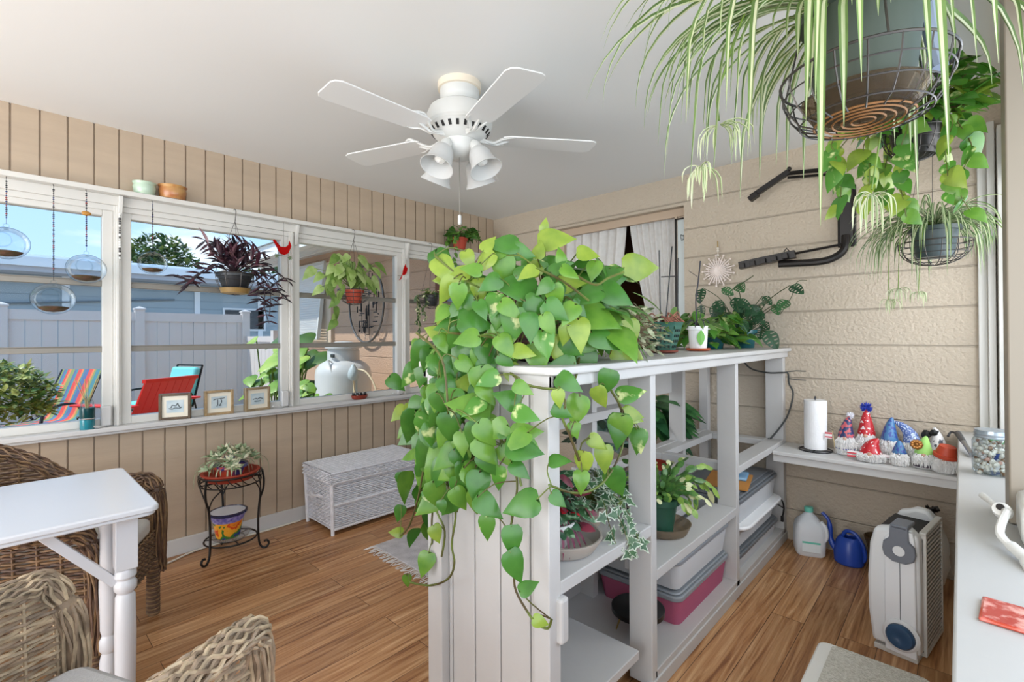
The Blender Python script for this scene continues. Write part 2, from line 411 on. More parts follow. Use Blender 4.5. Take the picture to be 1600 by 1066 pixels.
# back wall of painted block with its window opening
g = G().box((XL - .1, YB, 0), (-2.60, YB + .2, H)).box((-1.44, YB, 0), (XR + .3, YB + .2, H)).box((-2.60, YB, 0), (-1.44, YB + .2, 1.0)).box((-2.60, YB, 2.195), (-1.44, YB + .2, H))
struct('wall_back', g, BLOCK, 'tan painted block wall', smooth=False)
g = G().box((-2.60, YB + .06, 2.135), (-1.44, YB + .09, 2.195)).box((-1.52, YB + .07, 1.0), (-1.44, YB + .11, 2.14))
g.box((-1.535, YB + .055, 1.0), (-1.515, YB + .1, 2.14)).box((-2.60, YB + .07, 1.0), (-2.56, YB + .11, 2.14)).box((-2.6, YB + .05, 1.0), (-1.44, YB + .11, 1.04))
wb = struct('window_5', g, [M('opening_paint', '#BBA690', .6)], 'inner window with curtains', bevel=.002)
struct('sash', G().box((-1.532, YB + .05, 1.04), (-1.518, YB + .056, 2.12)).box((-1.532, YB + .05, 2.11), (-1.45, YB + .056, 2.12)), BLACK, parent=wb)
struct('pane', G().box((-1.516, YB + .062, 1.04), (-1.442, YB + .066, 2.11)), M('frosted_pane', '#CBD3D3', .25), parent=wb, smooth=False)
g = G()
for pts in ([(-1.49, 2.0), (-1.49, 1.97), (-1.468, 1.965), (-1.468, 1.99), (-1.49, 2.0)], [(-1.476, 1.985), (-1.462, 2.0), (-1.452, 1.99), (-1.46, 1.975), (-1.47, 1.96), (-1.488, 1.958)], [(-1.46, 2.03), (-1.452, 2.045), (-1.448, 2.03)]):
    g.tube([(x, YB + .06, z) for x, z in pts], .0022, 4)
struct('etched_mark', g, M('mark_ink', '#3A3F42', .6), parent=wb)
# dim room beyond the curtains
g = G().box((-3.0, YB + .2, .6), (-3.05, YB + 1.6, H)).box((-1.0, YB + .2, .6), (-.95, YB + 1.6, H)).box((-3.0, YB + 1.6, .6), (-1.0, YB + 1.65, H)).box((-3, YB + .2, H), (-1, YB + 1.6, H + .05)).box((-3, YB + .2, .55), (-1, YB + 1.6, .6))
struct('wall_inner_room', g, M('inner_room', '#6E4428', .6, var=.2, vs=2), 'brown room beyond the window', smooth=False)
def curtain(x0t, x1t, x0b, x1b, z0, z1, seed):
    g = G(); nx, nzz = 70, 14; vs = []; random.seed(seed)
    ph = [random.uniform(0, 6) for _ in range(4)]
    for i in range(nzz + 1):
        v = i / nzz; e = v ** 1.25; a = x0t + (x0b - x0t) * e; b = x1t + (x1b - x1t) * e
        for j in range(nx + 1):
            u = j / nx; y = YB + .115 + .014 * math.sin(u * 46 + ph[0] + v) + .009 * math.sin(u * 23 + ph[1])
            vs.append((a + (b - a) * u, y, z1 + (z0 - z1) * v))
    fs = [(i * (nx + 1) + j, i * (nx + 1) + j + 1, (i + 1) * (nx + 1) + j + 1, (i + 1) * (nx + 1) + j) for i in range(nzz) for j in range(nx)]
    return g.add(vs, fs)
CUR = leafmat('curtain_cloth', '#F4F2EE', '#EEEBE6', .9, tl=.3)
tag(obj('curtain', curtain(-2.58, -1.965, -2.58, -2.12, 1.05, 2.15, 3), CUR), 'white gathered curtain on the left half of inner window, behind the pothos', 'curtain', 'curtains of the inner window')
tag(obj('curtain', curtain(-1.925, -1.55, -1.68, -1.55, 1.05, 2.15, 5), CUR), 'white gathered curtain drawn to the right side of inner window', 'curtain', 'curtains of the inner window')
# right wall: low wall, window frames, counter sill
struct('wall_right', G().box((XR, YR, 0), (XR + .12, YB, .74)).box((XR, YR, 2.06), (XR + .12, YB, H)).box((XR, 3.30, .74), (XR + .12, YB, 2.1)), M('tan_plain_paint', '#C9BDAB', .55), 'tan wall on the right', smooth=False)
struct('trim_7', G().box((.066, 3.335, .77), (.10, 3.36, 2.12)).box((.10, 3.30, .77), (.128, 3.36, 2.30)).box((.134, 3.25, .77), (.17, 3.33, 2.26)), FRAMEW, 'white window casing at the far right corner', bevel=.003)
struct('trim_8', G().box((.0895, 1.80, .7735), (.17, 1.96, H)), M('post_paint', '#8E8475'), 'tan window post at the right edge', bevel=.004)
g = G().box((.19, 1.97, .80), (.24, 2.02, 2.05)).box((.19, 3.2, .80), (.24, 3.25, 2.05)).box((.19, 1.97, 2.0), (.24, 3.25, 2.05)).box((.19, 1.97, .775), (.24, 3.25, .82))
w6 = struct('window_6', g, FRAMEW, 'window in the right wall', bevel=.002)
for z in (1.2, 1.6): struct('sash_rail', G().box((.20, 2.02, z - .014), (.235, 3.2, z + .014)), RAIL, parent=w6)
g = G().box((-.013, -.6, .745), (.30, 3.355, .772))
o = tag(obj('window_counter', g, M('counter_paint', '#B6B5B2', .4, bump=.05, bs=30), bevel=.005), 'long white counter board running along the right windows', 'counter')
# ================================================================== OUTSIDE THE WINDOWS
GZ = -.12
struct('ground', G().box((-60, -40, GZ - .1), (XL - .1, 60, GZ)), M('gravel_ground', '#B9AC98', .95, var=.28, vs=9, bump=.4, bs=30), 'pale gravel yard')['category'] = 'ground'
# house wing that carries on the back wall outside, with its deep eave
g = G().box((-8.6, YB, GZ), (-4.25, YB + .2, 2.5)).box((-3.62, YB, GZ), (XL - .1, YB + .2, 2.5)).box((-4.25, YB, 2.2), (-3.62, YB + .2, 2.5)).box((-4.25, YB, GZ), (-3.62, YB + .2, .9))
struct('wall_wing', g, EXTB, 'outside block wall of the house', smooth=False)
struct('trim_9', G().box((-4.25, YB - .03, .9), (-4.15, YB + .1, 2.2)).box((-4.25, YB - .03, .86), (-3.62, YB + .1, .93)), M('brown_casing', '#7A4526', .6), 'brown casing of the outside window', smooth=False)
struct('window_7', G().box((-4.15, YB + .06, .93), (-3.62, YB + .08, 2.2)), M('blue_window', '#A9BDD6', .25), 'bluish window of the wing', smooth=False)
ef = M('eave_paint', '#EDEDED', .5)
g = G().box((-9.2, 2.72, 2.50), (XL - .1, YB + .02, 2.54)).box((-9.2, 2.62, 2.36 + .03), (XL - .1, 2.70, 2.56)).box((-9.2, 2.70, 2.46), (XL - .1, 2.74, 2.56))
for k in range(5): g.box((-9.2, 2.76 + k * .12, 2.492), (XL - .1, 2.765 + k * .12, 2.50))
struct('trim_10', g, ef, 'white eave and soffit boards', smooth=False)
struct('roof_wing', G().add([(-9.2, 2.58, 2.56), (XL - .1, 2.58, 2.56), (XL - .1, 7, 3.3), (-9.2, 7, 3.3)], [(0, 1, 2, 3)]), M('roof_white', '#E2E4E6', .7), 'low white roof of the wing')['category'] = 'roof'
# louvred awning shutter on the wing
t = thing('louvered_awning', 'white louvered awning shutter on the outside house wall', 'awning', (-7.25, YB, 1.25))
g = G()
for k in range(30):
    z = .02 + k * .036; y = -.16 + k * .003; g.at(Tm((0, y, z), (R(24), 0, 0))).box((-.75, -.004, -.017), (.45, .004, .017))
obj('slats', g, M('awning_white', '#EAEAE8', .5), t, smooth=False)
g = G().bar((-.77, -.17, 0), (-.77, -.06, 1.1), .03, .05).bar((.47, -.17, 0), (.47, -.06, 1.1), .03, .05).bar((-.77, -.17, 0), (.47, -.17, 0), .03, .05).bar((-.77, -.06, 1.1), (.47, -.06, 1.1), .03, .05)
obj('frame', g, M('awning_frame', '#D9D9D5', .5), t, smooth=False)
g = G().box((-.8, -.05, -.08), (.62, 0, 1.10)); obj('window_surround', g, M('surround', '#D8C4AE', .6), t, smooth=False)
# neighbour's house
t = thing('neighbor_house', 'pale blue-grey house with white flat roof behind the fence', 'house', (-14, 2, GZ))
sid = M('blue_siding', '#9FADB5', .6); wt = M('house_white', '#E6EAEE', .6)
g = G().box((-6, -8, 0), (0, 6.4, 2.72))
for k in range(13): g.box((0, -8, .1 + k * .2), (.012, 6.4, .285 + k * .2))
obj('wall', g, sid, t, smooth=False)
g = G().box((-6.4, -8.4, 2.80), (.75, 6.8, 2.98)).box((-6.4, -8.4, 2.98), (.5, 6.8, 3.06)).add([(.75, -8.4, 2.98), (.75, 6.8, 2.98), (-6, 6.8, 3.5), (-6, -8.4, 3.5)], [(0, 1, 2, 3)])
obj('roof', g, wt, t, smooth=False)
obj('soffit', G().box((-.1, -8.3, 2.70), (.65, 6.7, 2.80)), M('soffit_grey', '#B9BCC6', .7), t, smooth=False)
for y in (-4.0, -1.0, 1.42, 2.9): obj('trim_post', G().box((0, y, 0), (.05, y + .12, 2.7)), wt, t, smooth=False)
w = obj('window', G().box((0, 2.05, 1.55), (.04, 3.1, 2.15)), wt, t, smooth=False)
obj('pane', G().box((.04, 2.1, 1.6), (.05, 3.05, 2.1)), M('dark_pane', '#2E3236', .2), w, smooth=False)
obj('gutter_pipe', G().tube([(.06, 1.0, 2.3), (.06, -3, 2.0), (.06, -4, 1.95)], .02), M('pipe_grey', '#6E7880', .5), t)
# white vinyl fence, one post and one panel a bay
VIN = M('vinyl_white', '#D8D0CC', .45)
t = thing('vinyl_fence', 'tall white vinyl privacy fence across the yard', 'fence', (-10, 0, GZ))
ys = [-3.6, -1.75, .08, 1.66, 3.28]
for i, y in enumerate(ys):
    p = obj('post', G().box((-.065, y - .065, 0), (.065, y + .065, 1.85)), VIN, t, smooth=False)
    obj('post_cap', G().box((-.078, y - .078, 1.85), (.078, y + .078, 1.875)).add([(-.078, y - .078, 1.875), (.078, y - .078, 1.875), (.078, y + .078, 1.875), (-.078, y + .078, 1.875), (0, y, 1.91)], [(0, 1, 4), (1, 2, 4), (2, 3, 4), (3, 0, 4)]), VIN, p, smooth=False)
for a, b in zip(ys, ys[1:]):
    g = G().box((-.03, a + .06, 1.66), (.03, b - .06, 1.81)).box((-.03, a + .06, .05), (.03, b - .06, .2)); y = a + .065
    while y < b - .1: g.box((-.012, y + .004, .2), (.012, min(y + .171, b - .065), 1.66)); y += .176
    obj('panel', g, VIN, t, smooth=False)
t = thing('gate_fence', 'low white vinyl fence piece beside the house corner', 'fence', (-9.3, 3.3, GZ))
g = G(); x = -.6
while x < .65: g.box((x, -.012, .1), (x + .17, .012, 1.35)); x += .176
g.box((-.65, -.03, 1.3), (.7, .03, 1.4)); obj('panel', g, VIN, t, smooth=False)
obj('post', G().box((.64, -.06, 0), (.76, .06, 1.5)), VIN, t, smooth=False)
# propane tank
t = thing('propane_tank', 'white upright propane tank with domed cap outside the third window', 'tank', (-5.30, 2.80, GZ))
TK = M('tank_white', '#D0D0CE', .35, var=.05, vs=4)
obj('body', G().lathe([(.20, 0), (.22, .06), (.27, .08), (.315, .14), (.315, .95), (.305, 1.01), (.26, 1.07), (.19, 1.11)], 36), TK, t)
c = obj('valve_dome', G().lathe([(.18, 1.09), (.18, 1.225), (.172, 1.23), (.172, 1.25), (.205, 1.255), (.205, 1.275), (.16, 1.31), (.08, 1.33), (0, 1.335)], 32), TK, t)
obj('vent_opening', G().box((.05, -.19, 1.15), (.13, -.17, 1.19)), M('dark_pane', '#2E3236'), c, bevel=.008)
obj('lifting_lug', G().tube([(.12, -.2, 1.10), (.12, -.245, 1.12), (.18, -.24, 1.0), (.2, -.2, .99)], .01), TK, t)
t = thing('gas_regulator', 'small grey gas regulator with looping cream hose beside the tank', 'regulator', (-4.93, 2.72, GZ))
obj('body', G().lathe([(.03, .9), (.055, .93), (.06, .97), (.05, 1.02), (.03, 1.05), (.015, 1.08)], 16), M('regulator_grey', '#B9C4C6', .4), t)
g = G().tube(smooth_path([(0, 0, .9), (.0, .02, .75), (.06, .06, .62), (.16, .1, .6), (.24, .12, .68), (.24, .12, .8)]), .010).tube(smooth_path([(0, .03, 1.02), (.12, .08, 1.0), (.24, .12, .85), (.30, .14, .6), (.31, .16, .3), (.32, .2, 0)]), .010)
obj('hose', g, M('cream_hose', '#E4D2B0', .6), t)
obj('pipe', G().tube([(0, .04, 0), (0, .04, .95)], .012), M('regulator_grey', '#B9C4C6', .4), t)
# oval metal wall art
t = thing('wall_art', 'oval dark metal wall art of stepped bars on the outside wall', 'wall art', (-5.64, YB - .07, 1.69))
g = G(); ov = [(.42 * math.cos(a), 0, .50 * math.sin(a)) for a in [2 * PI * k / 40 for k in range(40)]]
obj('rim', g.tube(ov, .014, 6, closed=True), M('art_rim', '#6E6A66', .4, .6), t)
g = G(); random.seed(4)
for k in range(80):
    x, z = random.uniform(-.33, .33), random.uniform(-.42, .42)
    if (x / .37) ** 2 + (z / .45) ** 2 > .92: continue
    l = random.uniform(.06, .12)
    if k % 2: g.bar((x, 0, z), (min(x + l, .3), 0, z), .010, .012)
    else: g.bar((x, 0, z), (x, 0, max(z - l * 1.3, -.36)), .010, .012)
obj('bars', g, BLACK, t, smooth=False)['kind'] = 'stuff'
g = G()
for z in (-.3, .3): g.bar((-.1, 0, z), (-.1, .065, z), .01, .01)
g.bar((-.1, 0, -.38), (-.1, 0, .38), .006, .006).bar((.08, 0, -.4), (.08, 0, .4), .006, .006); obj('bracket', g, BLACK, t, smooth=False)
# patio chairs
def patio_chair(name, label, loc, rz, cloth, h=.95, recl=.24):
    t = thing(name, label, 'chair', loc, rz)
    fr = M('charcoal_tube', '#33363C', .4, .4)
    for s in (-1, 1):
        x = s * .29
        obj('arm', G().tube(smooth_path([(x, .30, 0), (x, .33, .30), (x, .30, .52), (x, .18, .585), (x, 0, .60), (x, -.14, .55), (x, -.22, .40)]), .017), fr, t)
        obj('leg', G().tube(smooth_path([(x, -.12, .42), (x, -.28, .2), (x, -.33, 0)]), .014), fr, t)
    vs = []; n = 18; prof = smooth_path([(0, .34, .40), (0, .05, .385), (0, -.17, .39), (0, -.27, .52), (0, -.27 - recl * .5, .75), (0, -.27 - recl, h)], 5)
    m = 22
    for p in prof:
        for j in range(m + 1): vs.append((-.26 + .52 * j / m, p[1], p[2]))
    fs = []; g = G()
    for j in range(m):
        g.mi = cloth[1][j % len(cloth[1])]
        k = len(g.v)
        vv = []
        for p in prof: vv += [(-.26 + .52 * j / m, p[1], p[2]), (-.26 + .52 * (j + 1) / m, p[1], p[2])]
        g.add(vv, [(2 * i, 2 * i + 1, 2 * i + 3, 2 * i + 2) for i in range(len(prof) - 1)])
    obj('sling_seat', g, cloth[0], t)
    g = G()
    for s in (-1, 1): g.tube([(s * .27, p[1], p[2] - .005) for p in prof], .012)
    obj('side_rail', g, fr, t)
    return t
st = [M('sling_red', '#E0504A', .8), M('sling_teal', '#4F8A92', .8), M('sling_olive', '#8F9A5E', .8), M('sling_blue', '#5B6E9A', .8), M('sling_orange', '#E88A56', .8)]
patio_chair('patio_chair', 'rainbow-striped sling patio chair seen through the leftmost window', (-8.05, .42, GZ), R(222), (st, [2, 1, 1, 2, 4, 0, 0, 3, 3, 1, 4, 0, 0, 1, 3, 2, 2, 4, 0, 1, 3, 2]), .98)
# red bench and teal-cushioned chair
t = thing('red_chair', 'bright red wide-armed patio chair outside the second window', 'chair', (-7.35, 1.22, GZ), R(122))
rd = M('red_plastic', '#E8302A', .4)
g = G()
for k in range(7): g.bar((-.30 + k * .1, -.25, .42), (-.30 + k * .1, -.48, .90 - .0 * abs(k - 3)), .094, .02, (0, 1, 0))
g.bar((-.36, -.47, .89), (.36, -.47, .89), .05, .04); obj('backrest', g, rd, t, smooth=False)
g = G()
for k in range(5): g.box((-.33, -.22 + k * .11, .37 + k * .012), (.33, -.12 + k * .11, .39 + k * .012))
obj('seat', g, rd, t, smooth=False)
for s in (-1, 1):
    obj('arm', G().box((s * .42 - .06, -.42, .60), (s * .42 + .06, .42, .625)), rd, t, bevel=.01)
    obj('leg', G().box((s * .40 - .04, .28, 0), (s * .40 + .04, .31, .60)), rd, t, smooth=False)
    obj('leg', G().bar((s * .37, .2, .36), (s * .37, -.5, 0), .03, .09), rd, t, smooth=False)
t = thing('cushioned_chair', 'black metal patio chair with aqua back cushion beyond the red chair', 'chair', (-8.55, 1.62, GZ), R(203))
aq = M('aqua_cushion', '#7FD6D2', .85)
g = G().at(Tm((0, -.36, .80), (R(-14), 0, 0))).sph((0, 0, 0), (.01, .01, .01)); g = G().at(Tm((0, -.38, .64), (R(14), 0, 0))).box((-.26, -.06, -.30), (.26, .06, .30))
obj('back_cushion', g, aq, t, bevel=.04)
obj('seat_cushion', G().box((-.27, -.3, .38), (.27, .28, .48)), aq, t, bevel=.035)
g = G()
for s in (-1, 1): g.tube(smooth_path([(s * .3, .28, 0), (s * .3, .28, .45), (s * .3, .2, .62), (s * .3, -.2, .62), (s * .3, -.34, .45), (s * .3, -.42, 0)]), .014).tube([(s * .27, -.34, .35), (s * .27, -.50, .96)], .014)
g.tube([(-.27, -.50, .96), (.27, -.50, .96)], .014).tube([(-.3, -.3, .37), (.3, -.3, .37)], .012).tube([(-.3, .27, .37), (.3, .27, .37)], .012); obj('frame', g, BLACK, t)
# greenery
def bush(name, label, loc, rad, nleaf, ls, mats, seed, cat='shrub', kind='lance', trunk=None, extra=None):
    random.seed(seed); t = thing(name, label, cat, loc); g = G()
    for k in range(nleaf):
        a, b = random.uniform(0, 2 * PI), random.uniform(-.5, 1); q = random.uniform(.45, 1) ** .5; ph = math.asin(max(-1, min(1, b)))
        c = Vector((rad[0] * q * math.cos(a) * math.cos(ph), rad[1] * q * math.sin(a) * math.cos(ph), rad[2] * q * math.sin(ph)))
        if extra: c = extra(c)
        d = Vector((random.uniform(-1, 1), random.uniform(-1, 1), random.uniform(-.3, .9))).normalized()
        l = ls * random.uniform(.6, 1.2)
        g.mi = random.randrange(len(mats)); g.leaf(c + Vector((0, 0, rad[2] + (trunk or 0))), d, (random.uniform(-.4, .4), random.uniform(-.4, .4), 1), l, l * .42, kind)
    g.keep = True; obj('foliage', g, mats, t)
    if trunk:
        obj('trunk', G().tube([(0, 0, 0), (.1, 0, trunk * .6), (0, .1, trunk + rad[2])], [.22, .16, .06] if trunk > 1 else [.03, .025, .01]), STEMD, t)
    else: obj('stem', G().tube([(0, 0, 0), (0, 0, rad[2])], .02), STEMD, t)
    return t
LG = [leafmat('shrub_yellow', '#B6BC5C', '#8C9A42'), leafmat('shrub_green', '#62803A', '#4A6A30'), leafmat('shrub_light', '#D8D98C', '#A9B058')]
bush('croton_shrub', 'yellow-green variegated shrub in brick planter, far left window', (-7.0, -.12, GZ + .38), (.6, .6, .40), 2600, .10, LG, 11)
struct('planter_brick', G().lathe([(.7, 0), (.75, .02), (.75, .38), (.62, .38), (.62, .2), (0, .2)], 28, (-7.0, -.12, GZ)), M('brick_planter', '#A55C43', .8, var=.25, vs=7), 'round brick planter')
o = bpy.data.objects['planter_brick']; del o['kind']; o.name = 'brick_planter'; tag(o, 'low round brick planter holding the yellow-green shrub', 'planter')
TG = [leafmat('tree_dark', '#3F5A34', '#2F4A2C'), leafmat('tree_mid', '#5F7A44', '#4A6638'), leafmat('tree_olive', '#7E8A4C', '#66763E')]
def lump(c): return c * (1 + .34 * math.sin(c.x * 2.7 + c.z * 3.3) + .25 * math.sin(c.y * 2.6 + 1))
for k, (x, y, r, h, s) in enumerate(((-26, 5.0, 1.35, 3.6, 21), (-24, 7.6, 1.15, 2.6, 22), (-26, 10.6, 1.4, 3.1, 23), (-24.5, 13.0, 1.0, 2.2, 24))):
    bush('broadleaf_tree', ('rounded dark green tree behind the roof, leftmost of the four', 'smaller olive-green tree behind the roof, second from left', 'tall dark green tree behind the roof, third from left', 'low green tree behind the roof, nearest the pine')[k], (x, y, GZ), (r, r, r * .95), 1300, .36, TG, s, 'tree', 'lance', h - .4, lump)
t = thing('norfolk_pine', 'feathery pine top rising behind the house wing roof', 'tree', (-22, 12.4, GZ))
g = G(); random.seed(9)
for k in range(13):
    z = 3.5 + k * .26; l = 1.5 * (1 - (k / 15)) + .2
    for j in range(9):
        a = j * 2 * PI / 9 + k * .4; pts = [(0, 0, z), (l * .5 * math.cos(a), l * .5 * math.sin(a), z + .1), (l * math.cos(a), l * math.sin(a), z + .42)]
        g.tube(smooth_path(pts, 3), [.10] * 6 + [.03], 5)
obj('branches', g, leafmat('pine_green', '#4E6650', '#3C5442'), t); obj('trunk', G().tube([(0, 0, 0), (0, 0, 6.9)], [.16, .03]), STEMD, t)
# big-leaved plants against the wing
EG = [leafmat('elephant_ear', '#7FA83A', '#5E8C2E', vs=6), leafmat('elephant_ear_light', '#B5CE62', '#8DB548', vs=6), leafmat('elephant_ear_dark', '#52762F', '#3F6227', vs=6)]  # third green is darker, mixed in leaf by leaf
def ears(label, loc, leaves):
    t = thing('elephant_ear_plant', label, 'plant', loc); g = G(); s = G()
    for (x, y, z, az, L, mi) in leaves:
        g.mi = mi; d = Vector((math.cos(az), math.sin(az), -.45)); b = Vector((x, y, z)); g.leaf(b - d.normalized() * L * .3, d, (.3, -.6, 1), L, L * .8, 'heart', .2, .1)
        s.tube(smooth_path([(x * .2, y * .2, 0), (x * .6, y * .6, z * .6), tuple(b - d.normalized() * L * .3)], 4), .009, 5)
    obj('leaves', g, EG, t); obj('stalks', s, STEM, t); return t
random.seed(31)
ears('large-leaved green plant at the house corner, outside the second window', (-6.6, 2.55, GZ), [(random.uniform(-.3, .35), random.uniform(-.3, .3), random.uniform(.5, 1.35), random.uniform(3.5, 7), random.uniform(.22, .36), random.randrange(3)) for _ in range(24)])
ears('large-leaved green plant left of the propane tank', (-5.75, 2.52, GZ), [(random.uniform(-.36, .25), random.uniform(-.25, .3), random.uniform(.4, 1.25), random.uniform(3.6, 6.6), random.uniform(.24, .4), random.randrange(3)) for _ in range(22)] + [(-.25, .1, 1.36, 5.8, .42, 2)])
ears('low large-leaved plant in front of the propane tank', (-4.66, 2.12, GZ), [(random.uniform(-.4, .15), random.uniform(-.2, .2), random.uniform(.55, .95), random.uniform(3.6, 6.6), random.uniform(.12, .2), random.randrange(2)) for _ in range(18)])
# ================================================================== THE SHELF DIVIDER
XF, XN = -1.322, -.80      # far and near long sides
Y0 = 1.03
t = thing('shelf_divider', 'long white open shelf divider with boarded end panel, running to the back wall', 'shelf unit', (XN, Y0, 0))
o_ = Vector((XN, Y0, 0))
def dpart(name, g, label=None, parent=None, bevel=.003):
    g.v = [(a - o_.x, b - o_.y, c) for a, b, c in g.v]
    return obj(name, g, SHELF, parent or t, bevel=bevel, smooth=False, label=label)
# top slab with rounded near corner
poly = [(-1.365, 3.36), (-1.365, 1.0), (-1.35, .985), (-.80, .985), (-.775, .995), (-.765, 1.02), (-.765, 3.36)]
dpart('top', G().prism(poly, 1.163, 1.185), bevel=.006)
dpart('fascia', G().box((-1.345, 1.0, 1.128), (-.785, 1.02, 1.163)).box((-.80, 1.0, 1.128), (-.785, 3.355, 1.163)).box((-1.345, 1.0, 1.128), (-1.325, 3.355, 1.163)), bevel=.004)
g = G()
w = (XN - .05) - (XF + .06); n = 4
ed = [XF + .072, XF + .092, XF + .20, XF + .312, XF + .43, XN - .06]
for a, b in zip(ed, ed[1:]): g.box((a + .0025, Y0, 0), (b - .0025, Y0 + .02, 1.13))
g.box((XF + .02, Y0 + .012, 0), (XN - .02, Y0 + .03, 1.13)); dpart('end_panel', g)
dpart('corner_post', G().box((XF, Y0 - .03, 0), (XF + .072, Y0 + .05, 1.13)))
dpart('corner_post', G().box((XN - .055, Y0 - .03, 0), (XN, Y0 + .02, 1.13)))
for y in (1.575, 2.45): dpart('upright', G().box((XN - .09, y, .03), (XN, y + .04, 1.13)))
dpart('upright', G().box((XN - .10, 3.30, .03), (XN, 3.355, 1.13)))
for y in (1.03 + .03, 1.86, 2.84): dpart('rear_upright', G().box((XF, y, .03), (XF + .09, y + .04, 1.13)))
dpart('rear_upright', G().box((XF, 3.31, .03), (XF + .06, 3.355, 1.13)))
# upper boards on the far side
dpart('rear_board', G().box((XF, 1.07, .915), (XF + .02, 2.86, 1.13)))
dpart('rear_board', G().box((XF - .01, 1.10, .875), (XF + .10, 2.33, .915)))
dpart('rear_board', G().box((XF, 1.07, .075), (XF + .02, 3.33, .42)))
dpart('rear_rail', G().box((XF, 1.9, .585), (XF + .05, 3.33, .625)))
# shelves
dpart('shelf', G().box((XN - .26, Y0 + .02, .562), (XN, 1.575, .60)))
dpart('shelf', G().box((XF, Y0 + .03, .562), (XN - .29, 1.86, .60)))
dpart('shelf_rail', G().box((XN - .13, 1.615, .392), (XN, 2.45, .43)))
dpart('shelf', G().box((XF + .02, 1.615, .392), (XN - .19, 2.45, .43)))
dpart('shelf_rail', G().box((XN - .09, 2.49, .585), (XN, 3.30, .622)).box((XF, 2.49, .585), (XF + .12, 3.30, .622)).box((XF + .12, 2.49, .585), (XN - .09, 2.55, .622)).box((XF + .12, 3.22, .585), (XN - .09, 3.30, .622)))
dpart('shelf_bracket', G().box((XF + .02, 1.9, .78), (XF + .2, 1.94, .82)))
dpart('bottom_shelf', G().box((XF, 1.60, .045), (XN, 3.33, .075)).box((XN - .02, 1.0, 0), (XN, 3.355, .045)).box((XF, 1.0, 0), (XF + .02, 3.355, .05)))
dpart('bottom_shelf', G().box((XF + .05, Y0 + .03, .15), (XN - .02, 1.52, .18)))
g = G().box((XN - .03, Y0, .44), (XN + .018, Y0 + .035, .562)); dpart('corner_block', g, bevel=.008)
dpart('kick_board', G().box((XN - .012, 1.03, 0), (XN + .006, 3.355, .05)))
# shelf along the back wall
t2 = thing('wall_shelf', 'white wall shelf with apron under the block wall, holding the gnomes', 'shelf', (-.40, 3.2, .60))
obj('board', G().box((-.398, -.15, -.022), (.50, .155, 0)), WHITE, t2, bevel=.004, smooth=False)
obj('apron', G().box((-.398, -.135, -.062), (.50, -.11, -.022)), WHITE, t2, bevel=.002, smooth=False)
# ================================================================== CEILING FAN
t = thing('ceiling_fan', 'white five-blade ceiling fan with four glass lamp shades', 'ceiling fan', (-1.655, 1.44, H))
obj('mounting_ring', G().lathe([(.098, 0), (.098, -.03), (.09, -.032)], 40), M('beige_ring', '#E6DAC6', .5), t, label='beige mounting ring')
obj('canopy', G().lathe([(.088, -.03), (.088, -.06), (.08, -.075), (.07, -.09)], 40), FANW, t)
g = G().lathe([(.07, -.085), (.10, -.10), (.135, -.12), (.148, -.15), (.148, -.19), (.14, -.20), (.145, -.205), (.11, -.245), (.085, -.26), (.07, -.262)], 48)
mo = obj('motor_housing', g, FANW, t)
g = G()
for k in range(24):
    a = 2 * PI * k / 24; g.at(Matrix.Rotation(a, 4, 'Z') @ Tm((.1285, 0, -.2245), (0, R(-52), 0))).box((-.012, -.006, -.002), (.012, .006, .003))
obj('vent_slots', g, M('slot_black', '#151414', .6), mo, smooth=False)
obj('light_hub', G().lathe([(.05, -.255), (.075, -.262), (.078, -.285), (.07, -.315), (.045, -.338), (.02, -.347), (0, -.349)], 32), FANW, t)
blade_poly = [(.20, -.052), (.235, -.068), (.62, -.082), (.645, -.070), (.655, -.05), (.655, .05), (.645, .070), (.62, .082), (.235, .068), (.20, .052)]
for k in range(5):
    a = R(-91 + 72 * k)
    T = Matrix.Rotation(a, 4, 'Z') @ Tm((0, 0, -.248), (R(3), 0, 0)) @ Matrix.Scale(.965, 4)
    b = obj('blade', G().at(T).prism(blade_poly, 0, .006), M('blade_white', '#E0E0DE', .4), t, bevel=.002, smooth=False)
    g = G().at(Matrix.Rotation(a, 4, 'Z'))
    for s in (-1, 1):
        g.tube(smooth_path([(.10, s * .01, -.245), (.15, s * .012, -.262), (.19, s * .03, -.25), (.235, s * .055 , -.238 + s * .01), (.275, s * .035, -.234 + s * .006), (.25, s * .012, -.236), (.215, s * .02, -.24)], 5), .006, 6)
    g.tube([(.09, 0, -.25), (.17, 0, -.262), (.24, 0, -.236), (.30, 0, -.232)], [.012, .009, .007, .005], 6)
    obj('blade_arm', g, FANW, b)
fr = glassmat('frosted_glass', '#E9E9E9', .10, .25, dens=.55, body='#E8E8E6')
for k in range(4):
    a = R(8 + 90 * k); T = Matrix.Rotation(a, 4, 'Z') @ Tm((.088, 0, -.295), (0, R(-27), 0))
    arm = obj('lamp_arm', G().tube([(.05 * math.cos(a), .05 * math.sin(a), -.275), (.088 * math.cos(a), .088 * math.sin(a), -.30)], .013).at(T).lathe([(.012, .02), (.026, 0), (.028, -.03), (.02, -.034)], 20), FANW, t)
    obj('lamp_shade', G().at(T).lathe([(.028, -.025), (.040, -.035), (.050, -.06), (.054, -.09), (.060, -.115), (.074, -.14), (.070, -.14), (.057, -.115), (.050, -.088), (.046, -.06), (.034, -.037)], 28), fr, t)
    obj('bulb', G().at(T).lathe([(.012, -.03), (.02, -.05), (.027, -.075), (.022, -.10), (0, -.11)], 16), M('bulb_white', '#F2F2EE', .3), arm)
pc = obj('pull_chain', G().tube([(.02, -.02, -.335), (.02, -.02, -.60)], .0018, 5), M('chain_metal', '#9A968E', .35, .8), t)
